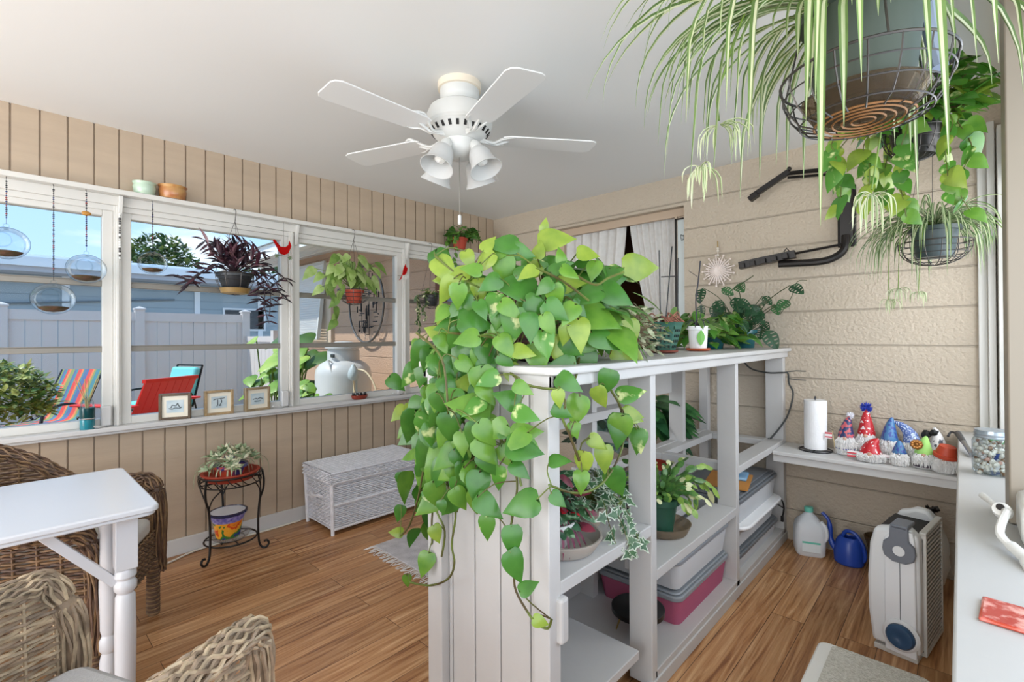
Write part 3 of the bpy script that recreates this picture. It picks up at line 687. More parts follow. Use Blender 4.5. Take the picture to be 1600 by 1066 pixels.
obj('chain_fob', G().lathe([(.004, -.60), (.008, -.605), (.008, -.64), (.004, -.645)], 12, (.02, -.02, 0)), FANW, pc)
# ================================================================== TV MOUNT on the back wall
t = thing('wall_mount', 'black articulated television wall mount on the block wall, arms spread', 'wall mount', (-.475, YB, 1.95))
obj('wall_bracket', G().box((-.033, -.05, -.165), (.033, 0, .16)).box((-.045, -.012, -.18), (.045, 0, .175)), BLACK, t, bevel=.006)
obj('upper_arm', G().tube(smooth_path([(0, -.05, .12), (-.02, -.09, .22), (-.09, -.10, .262), (-.28, -.11, .285)]), .013).tube([(-.06, -.09, .235), (-.28, -.10, .262)], .008), BLACK, t)
g = G().bar((-.27, -.11, .295), (-.48, -.12, .18), .035, .03).bar((-.44, -.12, .195), (-.49, -.12, .165), .05, .03); g.sph((-.27, -.11, .31), .014); obj('upper_plate', g, BLACK, t, bevel=.003)
obj('lower_arm', G().tube(smooth_path([(0, -.05, -.12), (-.005, -.07, -.20), (-.05, -.09, -.245), (-.13, -.10, -.262), (-.33, -.11, -.255)]), .021, 10).tube([(0, -.07, -.17), (-.30, -.10, -.205)], .008), BLACK, t)
g = G().bar((-.24, -.11, -.205), (-.55, -.13, -.245), .05, .045)
for k in range(5): g.bar((-.27 - .06 * k, -.14, -.215 - .008 * k), (-.30 - .06 * k, -.14, -.219 - .008 * k), .06, .03)
g.tube([(-.27, -.12, -.185), (-.285, -.12, -.165), (-.30, -.12, -.185)], .004); obj('lower_plate', g, BLACK, t, bevel=.003)
# ================================================================== snowflake ornament
t = thing('snowflake_ornament', 'white shell snowflake ornament hanging on the block wall', 'ornament', (-1.195, YB - .03, 1.70))
g = G(); pk = M('shell_pink', '#E8DAD2', .5)
for k in range(26):
    a = 2 * PI * k / 26; l = .105 if k % 2 else .078
    p = Vector((math.cos(a) * l, 0, math.sin(a) * l)); g.tube([(0, 0, 0), p * .6 + Vector((0, -.006, 0)), p], [.003, .005, .003], 5); g.sph(p, .007, 8, 5)
    for s in (-1, 1): b = a + s * .35; g.tube([p * .55, Vector((math.cos(b) * l * .85, -.004, math.sin(b) * l * .85))], .0022, 4)
obj('shell_rays', g, pk, t)
g = G().tube([(0, 0, .09), (0, 0, .20)], .0015, 4)
for z in (.105, .135, .15): g.sph((0, 0, z), .009, 10, 6)
obj('bead_string', g, M('bead_white', '#D9D2C6', .4), t)
obj('hook', G().tube([(0, 0, .16), (0, 0, .20)], .0035, 6), M('gold', '#A88D4E', .35, .8), t)
POTHOS = """-916 1109 1552 913 398 91 810 -519 273 99 2;-937 1153 1587 306 -170 937 458 -875 -156 41 2;-910 1003 1526 -528 -849 24 449 -864 229 82 0;-951 947 1498 -633 -485 -603 466 -803 371 75 2;-941 974 1493 115 78 -990 616 -786 58 82 1;-1069 844 1484 653 156 -741 707 -693 138 87 2;-1013 857 1426 -197 -372 -907 928 -371 -22 73 2;-994 897 1443 -615 -780 118 677 -665 317 62 2;-874 1035 1399 -398 -913 91 560 -774 296 118 0;-849 1011 1453 -327 -848 -416 411 -889 201 55 2;-894 1071 1494 126 84 988 435 -888 150 52 2;-821 1169 1512 752 655 -75 383 -850 362 63 2;-793 1220 1488 -40 -348 -937 384 -874 296 60 1;-738 1164 1396 -722 -660 -210 323 -785 530 95 0;-765 1217 1405 713 560 -423 689 -652 316 95 0;-834 1460 1498 665 746 30 502 -864 -25 126 2;-804 1027 1405 98 215 -972 473 -858 201 67 1;-818 1160 1340 925 311 -219 760 -534 370 123 1;-926 935 1382 84 -353 -932 643 -676 361 67 3;-994 862 1314 687 717 -119 470 -817 334 89 0;-892 971 1342 -5 -90 -996 706 -645 292 92 3;-833 965 1326 242 -121 -963 843 -417 340 74 0;-980 918 1425 225 -96 -970 545 -700 461 62 2;-815 1009 1355 697 386 -604 423 -895 144 72 0;-779 1106 1313 332 -185 -925 743 -640 195 87 2;-782 1179 1275 794 468 -389 534 -733 422 94 0;-761 1350 1313 190 121 -974 688 -717 114 84 2;-855 1434 1223 651 577 -493 180 -823 540 133 2;-834 1221 1229 284 97 -954 450 -720 529 85 0;-811 1135 1188 -558 -828 -56 672 -739 57 77 0;-826 1008 1280 258 -61 -964 360 -873 327 75 3;-884 1050 1243 273 -131 -953 331 -771 543 89 1;-1002 955 1268 381 -109 -918 887 -426 178 92 0;-1038 928 1255 -209 -405 -890 474 -871 131 96 0;-1019 978 1133 -552 -830 79 537 -568 624 95 2;-959 933 1066 -487 -837 249 856 -288 430 111 1;-1110 871 1104 288 334 -897 461 -813 356 78 0;-1026 935 1205 513 81 -855 464 -785 410 64 0;-1093 934 1193 95 -207 -974 725 -559 403 79 0;-1100 895 1268 -688 -561 460 891 -426 156 66 2;-1065 844 1271 426 274 -862 916 -325 236 56 1;-1291 986 1227 56 -312 -948 860 -474 191 74 0;-1175 943 1221 -396 -611 -686 562 -797 223 66 1;-1383 1029 1164 -141 -190 -972 498 -582 642 75 0;-1419 1032 1258 157 -369 -916 524 -687 504 52 1;-1214 945 1137 376 223 -899 452 -806 382 56 0;-1081 925 1096 -186 -68 -980 739 -410 534 59 0;-1455 1029 1025 113 40 -993 870 -341 357 85 2;-1306 952 1022 871 386 -305 648 -458 608 59 3;-1359 1018 976 -216 -84 -973 611 -532 586 82 0;-1623 1118 985 -233 -722 -652 754 -207 623 71 2;-1580 1104 921 -279 -681 -677 680 -202 705 61 1;-1604 1035 1111 599 495 -629 687 -594 419 73 0;-1136 939 1038 285 68 -956 414 -645 642 61 1;-1135 892 1037 -378 -222 -899 859 -240 451 47 0;-1030 967 1004 -309 -797 -519 707 -675 211 78 3;-922 944 1026 -438 -814 -381 731 -594 337 67 1;-847 938 1090 -433 -782 448 331 -838 435 70 0;-947 1009 1185 374 136 -917 844 -468 261 74 2;-828 900 1146 774 456 -439 608 -738 293 51 1;-821 890 1079 890 407 -207 550 -679 486 64 3;-799 914 1026 -463 -661 -591 346 -832 433 70 1;-833 938 997 743 495 -451 766 -455 455 52 1;-893 908 1013 936 346 -62 884 -324 338 35 0;-770 1004 1160 872 293 -393 284 -807 517 67 0;-749 974 1130 190 30 -981 656 -677 334 45 2;-737 1056 1107 -217 -161 -963 443 -767 465 83 1;-762 973 1084 752 501 -428 246 -919 309 51 0;-753 1042 1038 445 -121 -887 330 -777 536 41 1;-740 1211 1166 -153 -194 -969 674 -678 293 74 0;-772 1312 1081 723 621 303 408 -774 485 86 3;-753 1157 1120 285 276 -918 214 -876 433 63 2;-766 1331 1026 650 735 -194 195 -798 570 73 2;-739 1270 1029 -137 -12 -991 402 -801 445 94 1;-745 1391 970 4 -303 -953 404 -819 408 74 3;-764 1138 983 769 356 -531 198 -898 392 56 2;-1034 918 1511 469 55 -881 549 -710 441 57 2;-977 935 1509 445 349 824 466 -857 221 50 2;-926 989 1512 797 532 -285 408 -913 -12 69 0;-998 919 1441 -355 -252 -900 545 -829 125 57 1;-1006 884 1361 -588 -536 -606 563 -726 395 62 0;-1048 867 1351 -199 -688 -698 538 -804 253 56 1;-1035 884 1304 -562 -795 -227 732 -571 371 63 0;-928 940 1339 -121 -49 -991 490 -742 457 55 0;-894 967 1232 859 466 -209 657 -678 330 61 2;-919 937 1267 579 216 -786 813 -580 43 67 1;-852 1104 1267 180 -155 -971 610 -763 214 77 2;-802 1019 1414 -636 -499 -588 640 -686 346 54 0;-796 1057 1454 649 609 -456 777 -520 354 55 1;-835 1061 1444 594 372 713 341 -925 165 50 0;-819 1089 1472 51 -205 977 878 -465 116 44 1;-983 848 1407 -88 -23 -996 590 -710 384 66 1;-972 893 1368 -597 -619 -510 898 -382 220 55 0;-942 879 1361 586 39 -809 639 -591 492 54 0;-893 918 1357 713 411 -568 349 -842 411 65 1;-916 938 1425 -331 -816 -474 733 -677 59 61 0;-871 992 1363 800 531 -280 767 -642 14 67 0;-766 1076 1353 -193 -567 -801 558 -827 60 67 1;-816 997 1322 523 297 -799 797 -599 82 60 1;-838 1108 1252 737 397 -547 415 -908 56 70 0;-904 988 1433 776 300 554 602 -748 278 56 0;-967 956 1498 916 336 217 515 -786 341 57 1;-950 901 1445 -631 -761 155 741 -647 179 55 1;-798 1109 1362 455 563 -690 643 -690 332 57 0;-1111 897 1234 582 85 -809 710 -592 381 65 0;-1007 952 1194 670 312 -673 677 -686 268 64 1;-950 889 1269 -464 -850 -249 686 -691 228 66 1;-1022 884 1287 -296 -283 -912 931 -341 126 63 0;-921 962 1297 -573 -681 -456 662 -739 125 62 1;-1134 969 1115 -492 -747 -448 788 -531 313 62 1;-1283 965 1103 386 224 -895 832 -410 375 66 1;-1186 906 1175 741 631 -230 760 -645 75 62 0;-1026 882 1204 572 593 -566 627 -618 473 63 1;-794 1078 1296 -197 -58 -979 745 -571 345 56 2;-785 1261 1330 710 281 -645 701 -713 -15 68 1;-823 1178 1244 732 667 -142 258 -963 82 66 1;-937 953 1213 621 553 -555 392 -881 264 50 0;-777 924 860 -710 -645 -284 741 -335 581 90 0;-971 939 765 48 -147 -988 460 -742 487 67 3;-843 901 781 313 -179 -933 589 -383 711 71 0;-828 879 728 390 196 -900 547 -419 725 79 0;-803 888 636 636 580 509 358 -649 671 49 0;-760 888 585 822 506 -261 642 -614 459 38 2;-1059 930 902 -638 -560 -528 499 -814 299 93 1;-988 905 896 662 747 -68 658 -305 688 48 0;-913 928 916 -133 -38 -990 372 -887 273 68 3;-837 897 944 704 439 -559 612 -534 583 57 0;-834 881 994 714 674 -189 492 -636 595 90 0;-858 921 1011 899 384 210 410 -827 385 76 1;-876 920 1035 -680 -562 -472 707 -631 318 70 1;-973 896 1029 -142 -220 -965 627 -682 376 65 0;-1176 943 947 565 20 -825 619 -682 389 69 0;-1349 1006 974 -135 -94 -986 691 -677 254 73 0;-1324 1015 882 -167 -229 -959 410 -610 678 86 1;-1537 1042 758 135 11 -991 756 -566 330 60 0;-1549 1049 629 -66 -261 -963 642 -349 683 60 0;-1132 904 781 362 -140 -922 419 -764 491 39 0;-1198 927 681 414 155 -897 511 -465 723 53 2;-1610 1096 498 -526 -835 159 709 -481 516 52 2;-1297 984 550 14 -469 -883 506 -546 668 74 1;-1522 1053 376 156 -43 -987 679 -627 383 45 1;-1046 882 946 455 514 -727 539 -671 509 67 0;-742 1080 954 -95 31 -995 418 -832 365 68 2;-752 1192 950 200 -49 -979 669 -512 539 76 2;-756 1241 871 294 284 -913 378 -760 529 90 0;-765 961 951 904 345 254 450 -512 732 50 0;-758 959 869 654 457 -603 825 -402 397 47 0;-761 1137 981 773 331 -541 441 -853 279 48 2;-749 1078 903 151 -372 -916 381 -762 523 57 1;-744 1047 1039 -82 -384 -920 486 -854 188 38 1;-752 1388 968 226 -129 -966 267 -810 521 71 3;-750 1284 1029 124 -379 -917 548 -778 308 95 0;-765 1326 1029 708 674 -209 525 -794 307 66 2;-1436 1035 848 -742 -585 -329 632 -226 742 57 1;-1184 943 995 -420 -271 -866 409 -660 631 66 0;-1043 929 987 -127 -23 -992 534 -352 769 61 1;-1448 1067 897 -91 -506 -858 571 -743 349 68 0;-917 940 967 592 169 -788 507 -799 324 65 1;-1029 897 913 120 -274 -954 789 -305 534 52 0;-1047 946 912 -561 -592 -579 389 -766 512 90 3;-1407 1010 1006 -125 -157 -980 801 -281 529 115 0;-1429 1052 986 28 -266 -963 665 -650 366 91 3;-1330 993 868 583 115 -805 583 -775 242 90 1;-1360 1014 824 -197 -43 -979 594 -714 370 83 0;-1384 1039 716 -380 -421 -823 624 -516 587 80 0;-1007 953 1130 105 -272 -957 683 -530 502 93 0;-1331 1031 722 -669 -540 -511 526 -575 627 85 1;-1232 931 1064 511 358 -782 656 -507 559 77 0;-1185 941 869 -7 -309 -951 713 -597 368 89 1;-1417 1040 1047 -141 -461 -876 574 -645 505 92 0;-1128 959 909 -270 -765 -585 482 -721 498 70 0;-983 949 1096 -44 -17 -999 822 -511 252 76 1;-1187 915 964 712 343 -613 438 -811 387 69 0;-1040 878 840 403 325 -856 685 -612 395 67 1;-1134 922 1082 -328 -517 -790 693 -365 622 84 0;-1078 900 905 492 226 -841 643 -565 517 76 1;-985 960 1206 -36 -342 -939 799 -376 470 74 0;-1155 892 833 252 205 -946 805 -489 335 85 1;-1148 911 889 -165 -376 -912 674 -377 636 87 1;-922 936 1162 -566 -717 -408 859 -399 321 63 3;-998 943 1238 101 175 -979 798 -508 325 87 1;-1076 911 1046 -623 -547 -559 686 -495 533 67 0;-952 907 1094 -388 -814 -431 392 -665 636 67 3;-937 870 994 550 403 -732 700 -514 496 82 1;-1162 902 1213 610 190 -769 839 -474 267 81 3;-969 902 847 -52 59 -997 715 -544 440 75 1;-1176 940 1100 752 186 -632 525 -665 530 82 1;-997 954 1004 -451 -698 -556 784 -535 313 70 1;-1311 981 998 -121 31 -992 495 -792 356 94 3;-1120 912 898 -312 -412 -856 507 -649 567 91 0;-1032 908 1092 505 224 -833 460 -734 500 85 1;-1227 983 761 -359 -747 -559 793 -319 519 97 1;-1021 891 999 261 -248 -933 543 -787 294 63 1;-1129 889 1124 148 -253 -956 705 -676 216 75 1;-1153 946 944 -241 -725 -645 641 -323 696 92 1;-982 927 1180 243 51 -969 689 -676 262 89 1;-933 871 1038 515 391 -763 680 -650 341 74 1;-984 962 1044 19 -533 -846 667 -557 494 84 1;-1359 1029 836 -190 -307 -932 479 -822 309 100 1;-1211 914 988 581 189 -792 599 -716 357 98 0;-1360 989 936 698 182 -692 639 -737 220 99 0;-1090 921 1224 417 313 -853 623 -670 404 81 0;-1035 979 1205 -64 47 -997 734 -490 469 97 3;-1411 1010 996 -168 -60 -984 669 -649 363 94 3;-1377 1027 866 251 12 -968 639 -550 538 93 1;-960 900 899 174 -323 -930 692 -391 606 81 0;-1054 896 1116 172 -355 -919 681 -697 222 73 3;-1174 908 1082 226 -143 -964 500 -776 384 72 3;-1079 945 1079 26 -214 -976 587 -726 357 71 3;-1093 876 1148 714 261 -649 682 -612 400 69 0;-1190 952 1100 194 -212 -958 812 -459 362 100 1;-1044 896 868 116 106 -988 483 -824 297 75 0;-1072 883 1047 140 13 -990 564 -634 529 86 0;-1081 924 1139 306 -200 -931 711 -651 266 96 1;-1223 919 794 658 484 -577 525 -623 580 75 3;-964 908 1135 664 261 -701 793 -431 432 63 1;-1482 1089 921 -455 -740 -496 768 -322 554 95 0;-1241 982 1095 -630 -562 -535 624 -648 436 79 1;-1110 944 793 -495 -334 -802 680 -562 471 84 0;-1476 1071 1162 -188 -542 -819 900 -340 273 94 3;-1181 904 1005 213 127 -969 789 -395 470 84 3;-1323 997 1241 -306 -357 -883 877 -421 230 96 0;-986 948 1007 -76 -611 -788 684 -574 450 64 1;-1048 909 957 -225 -122 -967 486 -601 634 94 1;-1061 910 946 -294 -741 -604 809 -459 367 86 1;-1007 953 1220 -54 -457 -888 568 -683 459 90 1;-1084 911 963 357 70 -931 776 -558 292 80 0;-1152 936 995 263 127 -956 543 -440 715 85 0;-1098 905 1002 -348 -278 -895 681 -589 435 68 1;-998 878 907 564 662 -493 707 -411 575 81 1;-935 869 843 791 344 -507 625 -594 506 79 0;-1277 992 929 -167 -460 -872 821 -397 410 108 0;-942 894 958 505 307 -807 586 -608 536 73 0;-978 1010 1432 729 541 419 781 -602 164 85 0;-913 1188 1283 -54 -168 -984 739 -624 252 79 0;-930 1250 1228 464 177 -868 829 -536 159 77 1;-889 1197 1366 -99 -608 -788 537 -756 375 80 0;-1104 1009 1443 -329 -454 -828 669 -740 -73 88 1;-872 1292 1335 664 614 -426 672 -662 331 93 3;-1035 1031 1215 -646 -742 180 704 -599 382 77 0;-881 1259 1356 762 645 -59 753 -577 317 84 0;-928 1137 1475 936 334 109 546 -837 -17 89 0;-944 1074 1382 184 314 -931 509 -833 216 80 1;-1094 929 1354 531 143 -835 689 -658 305 83 0;-816 1366 1389 -411 -709 -573 679 -734 -3 100 0;-851 1310 1283 912 387 -138 253 -821 512 99 3;-1003 1104 1214 -649 -749 130 508 -655 559 79 1;-871 1199 1408 543 374 -752 720 -692 43 92 1;-866 1256 1404 -95 -76 -993 464 -857 224 99 3;-851 1350 1439 750 627 211 479 -878 19 80 0;-1143 980 1447 -430 -897 -105 834 -548 66 71 2;-900 1118 1405 660 517 -545 694 -650 309 81 3;-875 1309 1417 698 650 -301 412 -910 54 89 0;-1167 973 1247 383 3 -924 691 -702 172 99 3;-1034 962 1424 720 483 -498 525 -848 68 71 0;-1197 1021 1217 -288 -738 -611 943 -291 160 84 1;-869 1364 1308 380 -132 -916 520 -839 159 97 0;-1115 1001 1305 -133 -609 -782 785 -619 11 79 0;-1132 957 1295 -297 -410 -862 630 -746 217 87 3;-1066 1107 1193 640 234 -732 655 -530 538 84 2;-1035 1066 1532 270 27 -962 813 -556 173 102 0;-1058 981 1462 -172 -379 -909 874 -268 405 69 1;-1234 968 1540 350 414 -840 833 -499 237 100 0;-1161 960 1261 -28 -69 -997 452 -784 425 98 0;-895 1142 1415 852 470 232 467 -791 396 93 2;-1175 968 1458 486 65 -871 649 -749 131 72 0;-1149 984 1250 -317 -477 -820 870 -487 73 85 0;-815 1341 1483 -123 -540 -832 313 -944 103 95 0;-973 1097 1477 932 349 97 617 -785 54 78 3;-819 1395 1491 -419 -540 -730 242 -854 460 77 3;-1173 968 1361 -96 -232 -968 808 -586 68 87 2;-926 1120 1480 -591 -556 -585 723 -621 302 68 2;-933 1356 1148 874 485 32 488 -820 298 96 2;-1158 957 1269 730 196 -654 683 -635 362 96 0;-906 1123 1363 -611 -613 -501 660 -709 250 90 3;-901 1119 1426 741 493 -456 354 -847 397 83 0;-901 1218 1187 863 400 308 386 -826 410 99 1;-1046 1067 1257 788 357 -502 756 -463 462 70 0"""
STRANDS = """-1065 990 1201,-999 965 1057,-923 965 959,-881 965 876,-900 965 767,-910 965 730,-887 965 681,-892 965 589,-846 965 537,-811 965 518,-777 965 522,-765 965 549;-1100 958 1202,-1155 965 1042,-1203 965 916,-1172 965 801,-1136 965 731,-1155 965 627,-1143 965 572,-1174 965 513,-1311 1000 432,-1428 1000 402;-1143 918 1202,-1234 965 1034,-1332 1000 868,-1369 1000 730,-1426 1000 605,-1486 1000 548;-1170 965 1120,-1096 965 1009,-1054 965 901,-1106 965 815,-1130 965 732;-998 965 1131,-1039 965 1016,-973 965 929,-899 965 936,-865 965 865;-1202 965 1037,-1242 965 869,-1236 965 726,-1189 965 658,-1205 965 573;-945 1102 1201,-755 1006 1110,-755 1000 1061,-755 1033 1007,-755 1076 931;-762 965 887,-755 1046 852,-755 1136 838,-755 1220 857,-755 1301 927,-755 1313 1022,-755 1240 1106;-1170 965 1080,-1235 965 952,-1203 965 835,-1250 965 703,-1299 1000 574;-1016 1036 1201,-851 965 1140,-755 1034 1136,-840 1200 1200;-781 1102 1436,-742 1139 1409,-716 1163 1427,-683 1193 1444;-983 915 1367,-912 982 1313,-860 1030 1295,-808 1078 1321;-1067 836 1492,-1002 897 1420,-911 982 1366;-1042 861 1278,-938 957 1260,-874 1018 1206;-859 1030 1455,-807 1078 1419,-755 1127 1365;-1107 800 1279,-1056 849 1207,-1044 861 1065"""
# ================================================================== GOLDEN POTHOS on the divider
PA = leafmat('pothos_green', '#4A8030', '#3C6E28', .25, vs=22, ramp=(.35, .7))
PB = leafmat('pothos_mid', '#6E9A38', '#578630', .25, vs=22, ramp=(.35, .7))
PC = leafmat('pothos_lime', '#95AB42', '#7C9838', .25, vs=20, ramp=(.35, .7))
PV = leafmat('pothos_variegated', '#528A32', '#D3DC98', .28, vs=26, ramp=(.56, .66))
PMATS = [PA, PB, PC, PV]
t = thing('golden_pothos', 'huge trailing golden pothos spilling over the near end of the white divider', 'potted plant', (-1.02, 1.28, 1.185))
po = Vector((-1.02, 1.28, 1.185)); g = G(); s = G(); random.seed(3)
SPTS = [Vector([int(x) / 1000 for x in p.split()]) - po for st in STRANDS.split(';') for p in st.split(',')]
for row in POTHOS.split(';'):
    q = [int(x) for x in row.split()]; b = Vector(q[0:3]) / 1000 - po; d = Vector(q[3:6]) / 1000; n = Vector(q[6:9]) / 1000; ln = q[9] / 1000
    ln *= 1.08; g.mi = q[10]; g.leaf(b, d, n, ln, ln * random.uniform(.70, .82), 'heart', random.uniform(.12, .4), random.uniform(.05, .22))
    w = b + po
    if w.z > 1.18 and w.y > 1.0:
        hub = Vector((b.x * .35, b.y * .35, max(.12, b.z * .45))); s.tube(smooth_path([hub, (hub + b) / 2 + Vector((0, 0, .05)), b], 3), [.0022] * 7, 5)
    else:
        near = min(SPTS, key=lambda p: (p - b).length)
        if (near - b).length < .16: s.tube(smooth_path([b, (b + near) / 2 + Vector((0, 0, .008)) - d * .01, near], 3), .0018, 5)
# fill behind, on the sides the photograph only hints at
for k in range(150):
    a = random.uniform(0, 2 * PI); e = random.uniform(-.35, 1.3); rr = random.uniform(.12, .30)
    b = Vector((rr * math.cos(a) * math.cos(e), rr * math.sin(a) * math.cos(e) + .05, .13 + rr * .85 * math.sin(e)))
    d = Vector((math.cos(a), math.sin(a), random.uniform(-.9, .1))); ln = random.uniform(.075, .125)
    if b.y < -.05 and b.x > -.05: continue
    g.mi = random.choice((0, 0, 1, 1, 3)); g.leaf(b, d, (random.uniform(-.3, .3), random.uniform(-.3, .3), 1), ln, ln * .8, 'heart', .3, .15)
for k in range(70):
    y = random.uniform(-.28, .35); b = Vector((-.36 - random.uniform(0, .08), y, random.uniform(-.62, .1)))
    ln = random.uniform(.06, .11); g.mi = random.choice((0, 1, 0, 3)); g.leaf(b, (random.uniform(-.6, .1), random.uniform(-.5, .5), -1), (-1, random.uniform(-.4, .4), .5), ln, ln * .8, 'heart', .3, .15)
g.keep = True
obj('leaves', g, PMATS, t)
VS = leafmat('vine_stem', '#6F8238', '#5A4A2C', .5, vs=12)
for st in STRANDS.split(';'):
    pts = [Vector([int(x) / 1000 for x in p.split()]) - po for p in st.split(',')]
    s.tube(smooth_path(pts, 5), .0035, 6)
random.seed(6)
for k in range(16):
    x = random.uniform(-.40, -.28) ; y = random.uniform(-.30, .2); pts = [(-.15, y * .5, .16), (x, y, .12), (x - .03, y, -.1)]
    for j in range(random.randint(2, 5)): pts.append((x - .03 + random.uniform(-.03, .03), y + random.uniform(-.03, .03), -.1 - .12 * (j + 1)))
    s.tube(smooth_path(pts, 4), .003, 5)
obj('vines', s, VS, t)
g = G().lathe([(.10, 0), (.115, .01), (.14, .20), (.135, .21), (.12, .18), (0, .18)], 28)
bk = obj('basket_pot', g, M('dark_wicker', '#3B2622', .6, var=.4, vs=30), t)
g = G()
for k in range(12):
    z = .012 + k * .017; r = .118 + .024 * z / .2; g.tube([((r + .004 * math.sin(j * PI / 2 + k * PI)) * math.cos(2 * PI * j / 48), (r + .004 * math.sin(j * PI / 2 + k * PI)) * math.sin(2 * PI * j / 48), z) for j in range(48)], .0055, 5, closed=True)
obj('weave', g, M('dark_wicker_strand', '#5A3A34', .55, var=.4, vs=20), bk)

# ------------------------------------------------------------------ small pots, baskets and foliage helpers
def pot(g, r0, r1, h, rim=.012, wall=.006, z=0, n=28):
    return g.lathe([(r0 * .96, z), (r0, z + .004), (r1 - .004, z + h - rim * 1.6), (r1 + rim * .5, z + h - rim * 1.5), (r1 + rim * .5, z + h), (r1 - wall, z + h), (r1 - wall - .003, z + h - .02), (0, z + h - .022)], n)
def clamp_(g, x=-.095):
    g.v = [(max(p[0], x), p[1], p[2]) for p in g.v]
def wire_basket(t, r, h, label=None, n=14, top=None, rings=4):
    g = G(); g.tube([(r * math.cos(a), r * math.sin(a), 0) for a in [2 * PI * k / 36 for k in range(36)]], .003, 5, closed=True)
    for j in range(1, rings):
        f = j / rings; rr = r * math.sqrt(max(.05, 1 - f ** 2.4)); g.tube([(rr * math.cos(a), rr * math.sin(a), -h * f) for a in [2 * PI * k / 36 for k in range(36)]], .0018, 4, closed=True)
    for k in range(n):
        a = 2 * PI * k / n; g.tube([(r * math.sqrt(max(0, 1 - f ** 2.4)) * math.cos(a), r * math.sqrt(max(0, 1 - f ** 2.4)) * math.sin(a), -h * f) for f in (0, .2, .4, .6, .8, .93, 1)], .0018, 4)
    b = obj('wire_basket', g, WIRE, t)
    if top:
        g = G()
        for k in range(3): a = 2 * PI * k / 3 + .5; g.tube([(r * math.cos(a), r * math.sin(a), 0), (0, 0, top - .06)], .0014, 4)
        g.tube(smooth_path([(0, 0, top - .06), (.012, 0, top - .03), (.016, 0, top), (-.004, 0, top + .016), (-.03, 0, top + .012)], 4), .0022, 5)
        obj('hanger', g, WIRE, t)
    return b
def rleaves(g, s, n, c, rad, l0, l1, asp, kinds, mis, el=(-.2, 1.2), droop=.3, az=None, sr=.0016, up=.6, out=1.0):
    for _ in range(n):
        a = random.uniform(*(az or (0, 2 * PI))); e = random.uniform(*el); q = random.uniform(.35, 1)
        b = Vector(c) + Vector((rad[0] * q * math.cos(a) * math.cos(e), rad[1] * q * math.sin(a) * math.cos(e), rad[2] * q * math.sin(e)))
        d = Vector((math.cos(a) * out, math.sin(a) * out, random.uniform(-.8, .5))); l = random.uniform(l0, l1)
        g.mi = random.choice(mis); g.leaf(b, d, (random.uniform(-.5, .5), random.uniform(-.5, .5), up), l, l * asp, kinds, droop, .15)
        if s is not None: s.tube([Vector(c), (Vector(c) + b) / 2 + Vector((0, 0, .01)), b], sr, 4)
def spider(t, n, l0, l1, w, base=(0, 0, 0), seed=1, el=(.2, 1.2), cream=(0, 1, 1, 0), mats=None, azf=None, drop=(.8, 1.25), limit=None, r0=.02, extra=()):
    random.seed(seed); g = G()
    for k in range(n):
        a = random.uniform(0, 2 * PI); l = random.uniform(l0, l1)
        if limit: l = limit(a, l)
        g.blade(arc(base, a, random.uniform(*el), l, random.uniform(*drop), 12, r0), w * random.uniform(.75, 1.15), cream=cream)
    for (a, e, l, dr, ww) in extra: g.blade(arc(base, a, e, l, dr, 14, r0), ww, cream=cream)
    g.keep = True
    return obj('leaves', g, mats or SPM, t)
SPM = [leafmat('spider_green', '#56703A', '#6F8A4C', .4, vs=12), leafmat('spider_cream', '#CFD2B0', '#BCC49A', .4, vs=12), leafmat('spider_brown', '#9A7A54', .6)]
SPD = [leafmat('spider_dark', '#4C6A3C', '#6A8450', .4, vs=12), leafmat('spider_cream', '#D9DDB8'), leafmat('spider_brown', '#9A7A54')]
GREY = M('grey_green_pot', '#3F493F', .6); CLEAR = glassmat('clear_plastic', '#F2F2F2', .10, .05, dens=.10)

# ---- big hanging spider plant close to the camera
CX_, CY_, CZ_ = -.140, 1.19, 1.735
t = thing('hanging_spider_plant', 'large spider plant in grey pot and wire basket hanging nearest, top right', 'hanging plant', (CX_, CY_, CZ_))
g = G(); pot(g, .080, .104, .20, z=-.01); p = obj('pot', g, GREY, t)
obj('soil', G().lathe([(.105, .172), (0, .178)], 20), SOIL, t)
obj('saucer', G().lathe([(.075, -.03), (.09, -.02), (.108, .012), (.104, .012), (.086, -.015), (0, -.022)], 28), glassmat('old_saucer', '#C9BFB0', .12, .05, dens=.2, body='#7A6A58'), t)
g = G()
for k in range(5): g.tube([((.02 + .016 * k) * math.cos(a), (.02 + .016 * k) * math.sin(a), -.038) for a in [2 * PI * j / 28 for j in range(28)]], .0022, 4, closed=True)
obj('coiled_base', g, M('rusty_wire', '#8A6038', .6, .3), t)
g = G()
g.tube([(.145 * math.cos(a), .145 * math.sin(a), .055) for a in [2 * PI * k / 40 for k in range(40)]], .0028, 5, closed=True)
for k in range(18):
    a = 2 * PI * k / 18; g.tube([(r * math.cos(a), r * math.sin(a), z) for r, z in ((.145, .055), (.140, .025), (.128, -.005), (.11, -.03), (.08, -.042))], .0018, 4)
for r, z in ((.140, .025), (.128, -.005), (.11, -.032)): g.tube([(r * math.cos(a), r * math.sin(a), z) for a in [2 * PI * k / 40 for k in range(40)]], .0018, 4, closed=True)
obj('wire_basket', g, WIRE, t)
g = G()
for k in range(3):
    a = 2 * PI * k / 3 + .9; g.tube([(.145 * math.cos(a), .145 * math.sin(a), .055), (.01 * math.cos(a), .01 * math.sin(a), .62)], .0022, 5)
g.tube([(0, 0, .60), (0, 0, H - CZ_)], .0022, 5); obj('hanger', g, WIRE, t)
obj('denim_strip', G().tube(smooth_path([(.09, .075, .30), (.10, .07, .15), (.115, .06, .05)], 4), .014, 10), M('grey_ribbed_cloth', '#8E99AC', .8), t)
